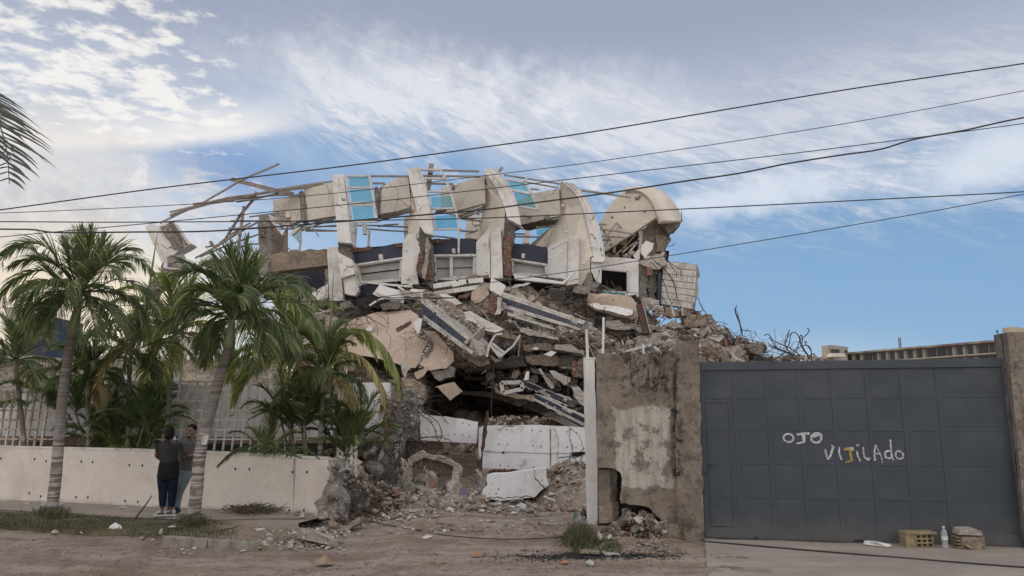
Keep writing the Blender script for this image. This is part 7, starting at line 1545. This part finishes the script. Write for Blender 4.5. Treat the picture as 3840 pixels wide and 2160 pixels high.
def palm(label, trunk, crown, r0, r1, hub, px_fronds, Y, group=None, mat='palm_leaf', L=.52, auto=(), name='palm_tree', shaft=True, trunk_mat='palm_trunk', fl=1.7):
    base = Vector(trunk[0]); t = thing(name, label, 'palm tree', base, group)
    q = spl(trunk, 8); n = len(q); mb = MB(); rr = [r0*(1.25 if i == 0 else 1)+(r1-r0)*i/(n-1)+rnd.uniform(-.003, .003) for i in range(n)]; mb.tube(q, rr, 14); mb.build('trunk', trunk_mat, t, smooth=True)
    if shaft:
        mb = MB(); s0 = q[-1]; h = Vector(hub); mb.tube([s0-Vector((0, 0, .03)), s0.lerp(h, .2), s0.lerp(h, .55), h], [r1*1.15, r1*1.25, r1*.95, r1*.5], 12); mb.build('crownshaft', 'crownshaft', t, smooth=True)
    for f in px_fronds:
        dy = f[0]; pts = f[1]; m = f[2] if len(f) > 2 else mat; n_ = len(pts)
        W = [Vector(hub)]+[P(x, y, Y+dy*(i+1)/n_) for i, (x, y) in enumerate(pts)]
        frond(t, W, f[3] if len(f) > 3 else L, mat=m)
    for (cnt, e0, e1, Lf, dr, off) in auto:
        for i in range(cnt):
            a = off+i*2.4+rnd.uniform(-.2, .2); e = e0+(e1-e0)*i/max(1, cnt-1); frond(t, arc(hub, a, R(e), Lf*rnd.uniform(.85, 1.1), dr), L, mat='dry_leaf' if e < 0 and rnd.random() < .3 else mat)
    return t
CP1 = crop(0, 800, 2.414); CP2 = crop(550, 850, 2.414)
Y1 = 14.1; hub1 = P(305, 1095, Y1)
b1 = G(193, 1925, .08)
tp = palm('left palm tree with a pale ringed trunk, standing on the grass verge', [b1, P(208, 1800, 14.0), P(222, 1640, 14.0), P(240, 1440, 14.05), P(268, 1262, Y1)], None, .105, .08, hub1,
    [(-.3, CP1([(600, 560), (450, 330), (250, 270), (60, 360), (20, 480)])), (.5, CP1([(560, 600), (430, 480), (300, 330), (150, 310)])), (-.6, CP1([(560, 640), (400, 520), (200, 560), (60, 700), (20, 850)])), (.2, CP1([(520, 660), (380, 640), (260, 760), (180, 960)])),
     (-.5, CP1([(600, 700), (450, 720), (330, 850), (240, 1050), (200, 1200)])), (.1, CP1([(740, 560), (720, 380), (740, 170)])), (-.2, CP1([(790, 560), (800, 350), (830, 150)])), (.3, CP1([(820, 560), (880, 380), (950, 240)])), (.1, CP1([(660, 560), (620, 400), (600, 260)])),
     (-.4, CP1([(880, 600), (980, 460), (1130, 390), (1280, 440), (1380, 560)])), (.5, CP1([(850, 560), (960, 420), (1080, 350), (1240, 330)])), (-.3, CP1([(860, 680), (1050, 600), (1250, 660), (1370, 820), (1400, 980)])), (.3, CP1([(860, 700), (1020, 690), (1200, 800), (1270, 1000), (1260, 1250)])),
     (-.7, CP1([(820, 760), (950, 820), (1040, 1000), (1000, 1200)])), (-.8, CP1([(760, 740), (820, 880), (860, 1080), (820, 1250)])), (-.9, CP1([(700, 640), (640, 620), (600, 700), (580, 820)])), (-.5, CP1([(680, 740), (560, 800), (460, 950), (420, 1130)])), (.8, CP1([(640, 760), (520, 880), (480, 1050)]))], Y1, 'palms along the garden wall', L=.68, auto=[(7, 62, -5, 1.5, .24, 1.0)])
Y2 = 12.9; hub2 = P(872, 1200, Y2); b2 = G(725, 1957, .08)
palm('right palm tree with a leaning ringed trunk beside the couple', [b2, P(738, 1830, 12.8), P(752, 1690, 12.8), P(790, 1540, 12.85), P(828, 1400, 12.9), P(858, 1305, Y2)], None, .108, .08, hub2,
    [(-.3, CP2([(740, 640), (620, 480), (440, 400), (230, 430)])), (.4, CP2([(720, 640), (560, 460), (400, 350), (300, 300)])), (-.5, CP2([(700, 700), (560, 570), (400, 580), (290, 760), (240, 960)])), (.3, CP2([(660, 720), (480, 690), (360, 800), (300, 1000), (290, 1150)])),
     (.6, CP2([(680, 740), (560, 720), (440, 720), (380, 800)]), 'young_leaf'), (0, CP2([(790, 600), (770, 400), (760, 180)])), (-.2, CP2([(840, 620), (880, 380), (910, 120)])), (.3, CP2([(760, 620), (690, 430), (600, 270)])), (.2, CP2([(860, 640), (950, 450), (990, 280)])),
     (-.4, CP2([(920, 680), (1080, 560), (1270, 520), (1440, 600), (1540, 680)])), (.5, CP2([(920, 700), (1100, 580), (1300, 500), (1500, 560)])), (-.3, CP2([(940, 740), (1150, 650), (1350, 690), (1490, 850), (1540, 1020)])), (.2, CP2([(940, 780), (1130, 760), (1290, 880), (1350, 1080), (1330, 1230)])),
     (-.8, CP2([(860, 640), (900, 760), (930, 950), (960, 1150), (970, 1330)])), (-.7, CP2([(890, 760), (1020, 850), (1090, 1050), (1050, 1300)])), (-.9, CP2([(800, 560), (870, 540), (900, 700), (890, 900)])), (.5, CP2([(900, 820), (1050, 900), (1200, 1050), (1240, 1250)])),
     (-.4, CP2([(720, 780), (600, 860), (540, 1030), (500, 1250)])), (.8, CP2([(760, 820), (680, 950), (640, 1120)]))], Y2, 'palms along the garden wall', L=.66, auto=[(7, 62, -5, 1.5, .25, .4)])
# paper notice tied on the right trunk
mb = MB(); W = world_pts(crop(540, 1550, 3.535)([(755, 350), (800, 282), (862, 300), (825, 412), (768, 420)]), 12.62); mb.loft(W, [p+Vector((0, .01, 0)) for p in W]); tag(mb.build('paper_notice', 'paper'), 'crumpled pale paper fixed to the trunk of the right palm', 'paper')
# palms behind the wall
def back_palm(label, hub, Y, base, mat, L, n, fl, e0=80, e1=-25, droop=.24, off=0., r=.06, extra=(), grp='palms behind the garden wall'):
    h = P(*hub, Y); b = P(*base, Y); b.z = .1
    return palm(label, [b, b.lerp(h, .4)+Vector((.05, 0, 0)), b.lerp(h, .85)], None, r, r*.7, h, extra, Y, grp, mat, L, [(n, e0, e1, fl, droop, off)])
back_palm('bushy yellow-green palm between the left and right palms, behind the wall', (655, 1250), 16.1, (600, 1740), 'young_leaf', .68, 24, 1.8)
back_palm('green palm close behind the right side of the left palm', (490, 1320), 16.35, (470, 1740), 'areca_leaf', .6, 11, 1.4, off=1.)
back_palm('dark palm at the far left edge behind the wall', (60, 1350), 16.3, (110, 1740), 'palm_leaf', .55, 14, 1.4, off=.5)
back_palm('green palm right behind the crown of the right palm', (1085, 1320), 15.4, (1090, 1740), 'young_leaf', .6, 20, 1.5, off=2.)
def px_frond(t, pts, Y, L, mat, **k): return frond(t, [P(x, y, Y+(p[0] if p else 0)) for x, y, *p in pts], L, mat=mat, **k)
t = back_palm('palm with a long green frond arching right and a browned frond hanging below it', (1215, 1400), 14.6, (1180, 1740), 'areca_leaf', .45, 12, 1.2, off=.7)
px_frond(t, [(1215, 1400), (1270, 1290), (1350, 1240), (1430, 1290), (1490, 1400), (1505, 1500)], 14.2, .66, 'young_leaf', n=95, w=.038, lift=.1, grav=.3)
px_frond(t, [(1215, 1400), (1300, 1330), (1370, 1350), (1430, 1450), (1450, 1560), (1448, 1650)], 13.9, .52, 'dry_leaf', n=80, w=.038, lift=.1, grav=.2)
px_frond(t, [(1215, 1400), (1250, 1300), (1300, 1250), (1370, 1260), (1410, 1330)], 14.7, .58, 'young_leaf', n=70, lift=.1, grav=.3)
def clump(label, c, Y, stems, mat, hgt, L, fl, spread, dark=False, nf=7, grp='areca palm clumps behind the garden wall'):
    Y += .5; b = P(c[0], c[1], Y); b.z = .1; t = thing('areca_palm', label, 'palm', b, grp)
    for i in range(stems):
        a = rnd.uniform(0, 6.28); o = Vector((rnd.uniform(-spread, spread), rnd.uniform(-.35, .35), 0)); h = hgt*rnd.uniform(.35, 1.); top = b+o*1.7+Vector((0, 0, h)); mb = MB(); mb.tube(spl([b+o*.5, (b+o*.5).lerp(top, .5)+Vector((.03, 0, 0)), top], 4), .028, 7, .02); mb.build('stem', 'stem', t, smooth=True)
        for k in range(nf):
            e = 84-k*(62/nf); frond(t, arc(top, a+k*2.4, R(e), fl*rnd.uniform(.75, 1.15), .17), L, n=36, mat=rnd.choices((mat, 'young_leaf', 'dry_leaf'), (.80, .12, .08))[0], w=.018, grav=.13, lift=.25, r=.010, sub=3)
clump('areca palm clump with many stems left of the woman, behind the wall', (430, 1720), 16.0, 9, 'areca_leaf', 1.9, .38, 1.0, .6)
clump('thin areca palms just right of the left palm trunk', (300, 1720), 16.7, 4, 'palm_leaf', 1.9, .38, 1.0, .3)
clump('dense dark areca clump at the right end of the garden wall', (1165, 1740), 14.1, 11, 'palm_leaf', 1.75, .38, 1.0, .5)
back_palm('leafy palm low between the areca clumps, left of the woman', (330, 1420), 16.3, (330, 1740), 'palm_leaf', .5, 16, 1.2, off=3.3, e1=-15)
clump('low areca shoots beside the dark clump, right of the couple', (1030, 1740), 14.6, 3, 'areca_leaf', .4, .3, .55, .25)
clump('small areca palm with a curved stem left of the left palm trunk', (170, 1720), 16.9, 2, 'palm_leaf', 1.25, .36, .9, .12)
t = thing('fallen_frond', 'green palm frond hanging over the top of the garden wall right of the couple', 'palm frond', P(950, 1700, 13.35))
px_frond(t, [(1110, 1712), (1040, 1682), (960, 1668), (880, 1690), (820, 1745)], 13.2, .36, 'palm_leaf', n=40, lift=.3)
px_frond(t, [(1130, 1716), (1060, 1700), (1000, 1692), (930, 1690)], 13.35, .34, 'areca_leaf', n=30, lift=.3)
t = thing('fallen_frond', 'small palm frond lying on the right end of the garden wall', 'palm frond', P(1190, 1700, 13.1))
px_frond(t, [(1200, 1722), (1150, 1690), (1110, 1680)], 13.1, .3, 'areca_leaf', n=24)
for l, a, b in (('tall thin spear leaf against the sky right of the left palm', (591, 868, 15), (552, 1130, 15)), ('tall thin pale spear leaf in front of the first rib', (1252, 1010, 14.8), (1232, 1330, 14.8))):
    mb = MB(); mb.tube([P(*b), P(*a).lerp(P(*b), .5), P(*a)], [.03, .022, .004], 6); tag(mb.build('spear_leaf', 'crownshaft'), l, 'leaf', 'spear leaves')
# palm reaching in from outside the left edge
h = P(-330, 300, 8.6); b = Vector((h.x-.1, 8.6, 0)); t = thing('palm_tree', 'palm at the left edge with dark frond tips against the sky', 'palm tree', b)
mb = MB(); mb.tube(spl([b, b.lerp(h, .5)+Vector((-.1, 0, 0)), h], 8), .14, 12, .1); mb.build('trunk', 'palm_trunk', t, smooth=True)
fr_kw = dict(n=22, w=.034, lift=.05, grav=.05)
px_frond(t, [(-330, 300, 1.5), (-140, 330, 1.3), (-30, 420, .7), (20, 540, 0), (35, 690, -.9)], 8.2, .80, 'silhouette_leaf', **fr_kw)
px_frond(t, [(-330, 300, 1.), (-180, 280, .9), (-90, 330, .4), (-40, 430, -.2), (-10, 600, -.9)], 8.6, .78, 'silhouette_leaf', **fr_kw)
for a_ in range(5): frond(t, arc(h, 2.4+a_*.5, R(50-a_*8), 2.0, .2), .6, n=26, w=.04, mat='silhouette_leaf')
# leafy dark shrub tips at the lower left edge
t = thing('leafy_shrub', 'broad dark leafy frond at the lower left edge above the trellis', 'plant', P(-60, 1600, 16.2))
px_frond(t, [(-120, 1560), (-40, 1470), (40, 1430), (110, 1450)], 16.2, .4, 'palm_leaf', n=30, w=.08); px_frond(t, [(-120, 1560), (-20, 1520), (60, 1500), (100, 1520)], 16.2, .35, 'areca_leaf', n=26, w=.08)
# ------------------------------------------------------------------ the couple on the pavement
def ell(mb, pts, rx, ry, n=14, side=(1, 0, 0)):
    pts = [Vector(p) for p in pts]; N = len(pts); sv = Vector(side); V = []
    for i, p in enumerate(pts):
        d = (pts[min(i+1, N-1)]-pts[max(i-1, 0)]).normalized(); s_ = sv-d*sv.dot(d)
        if s_.length < .2: s_ = Vector((0, 0, 1))-d*d.z
        s_.normalize(); t = d.cross(s_)
        for k in range(n): a = 2*math.pi*k/n; V.append(p+s_*math.cos(a)*rx[i]+t*math.sin(a)*ry[i])
    return mb.add(V, [(i*n+k, i*n+(k+1) % n, (i+1)*n+(k+1) % n, (i+1)*n+k) for i in range(N-1) for k in range(n)]+[tuple(range(n-1, -1, -1)), tuple((N-1)*n+k for k in range(n))])
def ball(mb, c, r, n=12):
    V = []; c = Vector(c); m_ = 8
    for j in range(m_+1):
        th = math.pi*(j+.01)/(m_+.02)
        for k in range(n): a = 2*math.pi*k/n; V.append(c+Vector((math.sin(th)*math.cos(a)*r[0], math.sin(th)*math.sin(a)*r[1], math.cos(th)*r[2])))
    return mb.add(V, [(j*n+k, (j+1)*n+k, (j+1)*n+(k+1) % n, j*n+(k+1) % n) for j in range(m_) for k in range(n)]+[tuple(range(n-1, -1, -1)), tuple(m_*n+k for k in range(n))])
def fuse(o, vox=.008, sm=4):
    r_ = o.modifiers.new('fuse', 'REMESH'); r_.mode = 'VOXEL'; r_.voxel_size = vox; r_.use_smooth_shade = True
    s_ = o.modifiers.new('soft', 'SMOOTH'); s_.factor = .5; s_.iterations = sm; return o
def hand(mb, w, d, palmn, r=.0085, curl=.5, side=1):
    """w wrist point, d direction of the hand, palmn palm normal"""
    d = Vector(d).normalized(); n_ = Vector(palmn).normalized(); s_ = d.cross(n_).normalized()*side
    ell(mb, [w-d*.02, w+d*.03, w+d*.07, w+d*.085], [.022, .034, .038, .03], [.018, .016, .014, .012], side=s_)
    for k, (o, l) in enumerate(((-.029, .066), (-.010, .075), (.010, .070), (.028, .056))):
        p = w+d*.08+s_*o; dd = d.copy(); pts = [p]
        for q in range(3): dd = (dd+n_*curl*.5).normalized(); p = p+dd*l/3; pts.append(p)
        mb.tube(pts, r, 6, r*.75)
    p = w+d*.025-s_*.032; mb.tube([p, p+(d*.6-s_*.8+n_*.3).normalized()*.035, p+(d*.9-s_*.4+n_*.6).normalized()*.062], .0105, 6, .008)
CPp = crop(540, 1550, 3.535)
def J(Y): return lambda x, y, dy=0.: P(*CPp([(x, y)])[0], Y+dy)
# --- woman seen from behind
Yw = 13.2; j = J(Yw); gz0 = .12
wo = thing('person', 'woman seen from behind in a black sleeveless top, dark jeans and white trainers', 'person', (j(318, 1340).x, Yw, .1))
mb = MB()
hc = j(345, 270, 0); ball(mb, hc+Vector((0, -.01, .01)), (.078, .095, .115)); ball(mb, hc+Vector((0, .03, -.05)), (.06, .07, .07)); ball(mb, hc+Vector((0, .10, -.02)), (.014, .022, .02))
for s_ in (-1, 1): ball(mb, hc+Vector((s_*.078, .01, -.015)), (.012, .022, .032))
ell(mb, [j(342, 330, .01), j(338, 380, .01)], [.05, .06], [.05, .055])
ell(mb, [j(330, 360), j(328, 420), j(325, 520), j(328, 640), j(325, 740), j(322, 830)], [.09, .165, .150, .130, .165, .16], [.06, .10, .105, .10, .12, .115])
for hx, kx, ax, dy in ((255, 250, 245, 0.0), (378, 380, 362, .05)):
    ell(mb, [j(hx, 790, 0), j((hx+kx)/2, 920, dy*.5), j(kx, 1040, dy), j((kx+ax)/2, 1140, dy), j(ax, 1270, dy)], [.088, .078, .056, .050, .032], [.095, .085, .06, .058, .035])
    a = j(ax, 1290, dy); ell(mb, [a, Vector((a.x-.0, a.y-.03, gz0+.04)), ], [.032, .035], [.035, .045])
# left arm folded in front, right arm out to the man
sh = j(205, 420); el = j(168, 560, .05); ha = j(205, 605, .25); ell(mb, [sh, sh.lerp(el, .5), el], [.05, .043, .036], [.05, .043, .036]); ell(mb, [el, el.lerp(ha, .5), ha], [.036, .033, .024], [.036, .033, .02]); hand(mb, ha, (.5, .6, .35), (.6, 0, -.5))
sh = j(465, 415); el = j(530, 500, .10); ha = j(590, 560, .28); ell(mb, [sh, sh.lerp(el, .5), el], [.052, .046, .038], [.052, .046, .038]); ell(mb, [el, el.lerp(ha, .5), ha], [.038, .035, .025], [.038, .033, .022]); hand(mb, ha, (.55, .35, -.1), (0, .5, -.8))
fuse(mb.build('body', 'skin_dark', wo), .0065)
mb = MB(); ball(mb, hc+Vector((0, -.03, .03)), (.088, .095, .112)); ball(mb, hc+Vector((-.002, -.115, -.035)), (.045, .035, .038)); ball(mb, hc+Vector((0, -.05, -.02)), (.078, .07, .085)); fuse(mb.build('hair', 'hair', wo), .007)
mb = MB(); ell(mb, [j(340, 355, .0), j(332, 385), j(328, 425), j(325, 520), j(328, 620), j(326, 655)], [.065, .130, .183, .166, .150, .150], [.06, .09, .115, .12, .118, .118])
for a, b in (((215, 400), (190, 500)), ((450, 398), (482, 490))): ell(mb, [j(*a), j((a[0]+b[0])/2, (a[1]+b[1])/2), j(*b, .02)], [.066, .062, .056], [.066, .062, .056])
fuse(mb.build('top', 'charcoal_cloth', wo), .008)
mb = MB(); ell(mb, [j(327, 640), j(326, 700), j(324, 790), j(322, 865)], [.153, .17, .182, .180], [.122, .135, .142, .13]); fuse(mb.build('skirt_wrap', 'black_cloth', wo), .008)
mb = MB(); ell(mb, [j(322, 740), j(322, 820), j(322, 880)], [.176, .182, .165], [.13, .135, .12])
for hx, kx, ax, dy in ((255, 250, 245, 0.0), (378, 380, 362, .05)): ell(mb, [j(hx, 800), j((hx+kx)/2, 930, dy*.5), j(kx, 1040, dy), j((kx+ax)/2, 1130, dy), j(ax, 1238, dy)], [.102, .090, .070, .064, .046], [.108, .094, .073, .072, .05])
fuse(mb.build('jeans', 'navy_denim', wo), .008)
for ax, dy, yaw in ((232, 0, -.5), (352, .05, -.35)):
    a = j(ax+8, 1290, dy); c = Vector((a.x, a.y, gz0)); f_ = Vector((math.sin(yaw)*1.1, -.0+.55, 0)).normalized()
    f_ = Vector((-.85, -.3, 0)).normalized() if ax < 300 else Vector((-.7, -.1, 0)).normalized()
    mb = MB(); s_ = Vector((-f_.y, f_.x, 0)); ell(mb, [c-f_*.07+Vector((0, 0, .05)), c-f_*.05+Vector((0, 0, .055)), c+f_*.04+Vector((0, 0, .055)), c+f_*.09+Vector((0, 0, .035)), c+f_*.125+Vector((0, 0, .026))], [.03, .036, .038, .036, .026], [.04, .055, .05, .034, .022], side=s_); o = fuse(mb.build('shoe', 'shoe_white', wo), .006, 2)
    mb = MB(); ell(mb, [c-f_*.082+Vector((0, 0, .012)), c+Vector((0, 0, .012)), c+f_*.08+Vector((0, 0, .012)), c+f_*.135+Vector((0, 0, .014))], [.03, .036, .04, .026], [.014, .014, .014, .012], side=s_); mb.build('sole', 'pvc', o)
    mb = MB(); ell(mb, [c-f_*.03+Vector((0, 0, .06)), c+f_*.06+Vector((0, 0, .05))], [.047, .048], [.02, .018], side=s_); mb.build('stripe', 'shoe_dark', o)
mb = MB(); W = [j(388, 340, .0), j(400, 305, .0), j(410, 345, .0), j(396, 365, .0)]; mb.loft(W, [p+Vector((0, .05, 0)) for p in W]); mb.build('face_mask', 'mask_blue', wo)
# --- man facing us, leaning on the wall behind her
Ym = 13.62; j = J(Ym); gz0 = .12
mn = thing('person', 'man facing us in a grey T-shirt and light jeans, beside the palm trunk', 'person', (j(400, 1320).x, Ym, .1))
mb = MB(); hc = j(628, 240, -.05)
ball(mb, hc+Vector((0, .01, .02)), (.075, .095, .105)); ball(mb, hc+Vector((-.008, -.028, -.055)), (.052, .06, .065)); ball(mb, hc+Vector((-.012, -.04, -.095)), (.032, .035, .025))
mb.tube([hc+Vector((-.014, -.088, .022)), hc+Vector((-.016, -.108, -.022))], .009, 6, .016); ball(mb, hc+Vector((-.016, -.10, -.025)), (.018, .014, .011))
ball(mb, hc+Vector((-.014, -.086, .03)), (.052, .014, .010)); ball(mb, hc+Vector((-.014, -.082, -.056)), (.024, .014, .007)); ball(mb, hc+Vector((-.014, -.080, -.070)), (.020, .013, .008))
for s_ in (-1, 1): ball(mb, hc+Vector((s_*.078, .02, -.01)), (.012, .022, .034)); ball(mb, hc+Vector((s_*.042-.012, -.062, -.02)), (.024, .02, .02))
ell(mb, [j(628, 290, -.03), j(625, 350, -.01)], [.055, .062], [.055, .058])
ell(mb, [j(610, 345), j(595, 400), j(575, 520), j(545, 640), j(525, 740)], [.10, .19, .165, .14, .15], [.07, .11, .11, .10, .11])
for q in ([(560, 730, 0), (530, 880, -.02), (470, 1020, -.04), (440, 1130, -.04), (425, 1250, -.05)], [(480, 730, 0), (430, 880, -.1), (370, 1020, -.14), (345, 1130, -.12), (328, 1250, -.12)]):
    ell(mb, [j(*p) for p in q], [.088, .078, .058, .052, .036], [.092, .082, .062, .056, .038])
sh = j(695, 395); el = j(715, 500, -.02); ha = j(640, 548, -.16); ell(mb, [sh, sh.lerp(el, .5), el], [.052, .046, .038], [.052, .046, .038]); ell(mb, [el, el.lerp(ha, .5), ha], [.038, .034, .026], [.038, .033, .022]); hand(mb, ha, (-.9, -.25, -.15), (-.1, .3, -.8), side=-1)
sh = j(490, 390); el = j(440, 480, -.05); ha = j(470, 590, -.1); ell(mb, [sh, sh.lerp(el, .5), el], [.05, .046, .038], [.05, .046, .038]); ell(mb, [el, el.lerp(ha, .5), ha], [.038, .034, .026], [.038, .033, .022]); hand(mb, ha, (.4, -.2, -.7), (.6, .3, 0))
fuse(mb.build('body', 'skin_mid', mn), .0062, 2)
mb = MB(); ball(mb, hc+Vector((.002, .025, .055)), (.084, .098, .085)); ball(mb, hc+Vector((-.004, -.015, .085)), (.070, .06, .030)); fuse(mb.build('hair', 'hair', mn), .006)
for s_ in (-1, 1): mb = MB(); ball(mb, hc+Vector((s_*.028-.014, -.094, .012)), (.014, .006, .006)); mb.build('eye', 'hair', mn)
for s_ in (-1, 1): mb = MB(); mb.tube([hc+Vector((s_*.045-.014, -.090, .032)), hc+Vector((s_*.016-.014, -.103, .036))], .0045, 5); mb.build('eyebrow', 'hair', mn)
mb = MB(); ball(mb, hc+Vector((-.013, -.068, -.098)), (.026, .016, .018)); fuse(mb.build('beard', 'hair', mn), .005, 1)
mb = MB(); ell(mb, [j(626, 322, -.02), j(612, 350), j(596, 395), j(578, 500), j(558, 620), j(545, 750)], [.062, .15, .205, .192, .172, .178], [.062, .10, .125, .13, .125, .13])
for a, b in (((690, 385), (718, 480)), ((498, 385), (448, 470))): ell(mb, [j(*a), j((a[0]+b[0])/2, (a[1]+b[1])/2), j(*b)], [.07, .066, .062], [.07, .066, .062])
fuse(mb.build('t_shirt', 'grey_cloth', mn), .008)
mb = MB(); ell(mb, [j(540, 715), j(528, 780), j(515, 840)], [.158, .165, .15], [.12, .125, .11])
for q in ([(565, 760, 0), (530, 890, -.02), (472, 1020, -.04), (442, 1130, -.04), (428, 1248, -.05)], [(480, 760, 0), (430, 890, -.1), (370, 1020, -.14), (345, 1130, -.12), (330, 1240, -.12)]):
    ell(mb, [j(*p) for p in q], [.105, .095, .078, .07, .066], [.108, .098, .08, .074, .068])
fuse(mb.build('jeans', 'light_denim', mn), .008)
for ax in (430, 330):
    a = j(ax, 1290, -.05 if ax > 400 else -.12); c = Vector((a.x, a.y, gz0)); f_ = Vector((-.15, -1, 0)).normalized(); mb = MB()
    ell(mb, [c-f_*.08+Vector((0, 0, .045)), c+Vector((0, 0, .055)), c+f_*.1+Vector((0, 0, .035)), c+f_*.17+Vector((0, 0, .028))], [.035, .045, .048, .034], [.045, .055, .034, .022], side=(1, 0, 0)); fuse(mb.build('shoe', 'shoe_dark', mn), .006, 2)
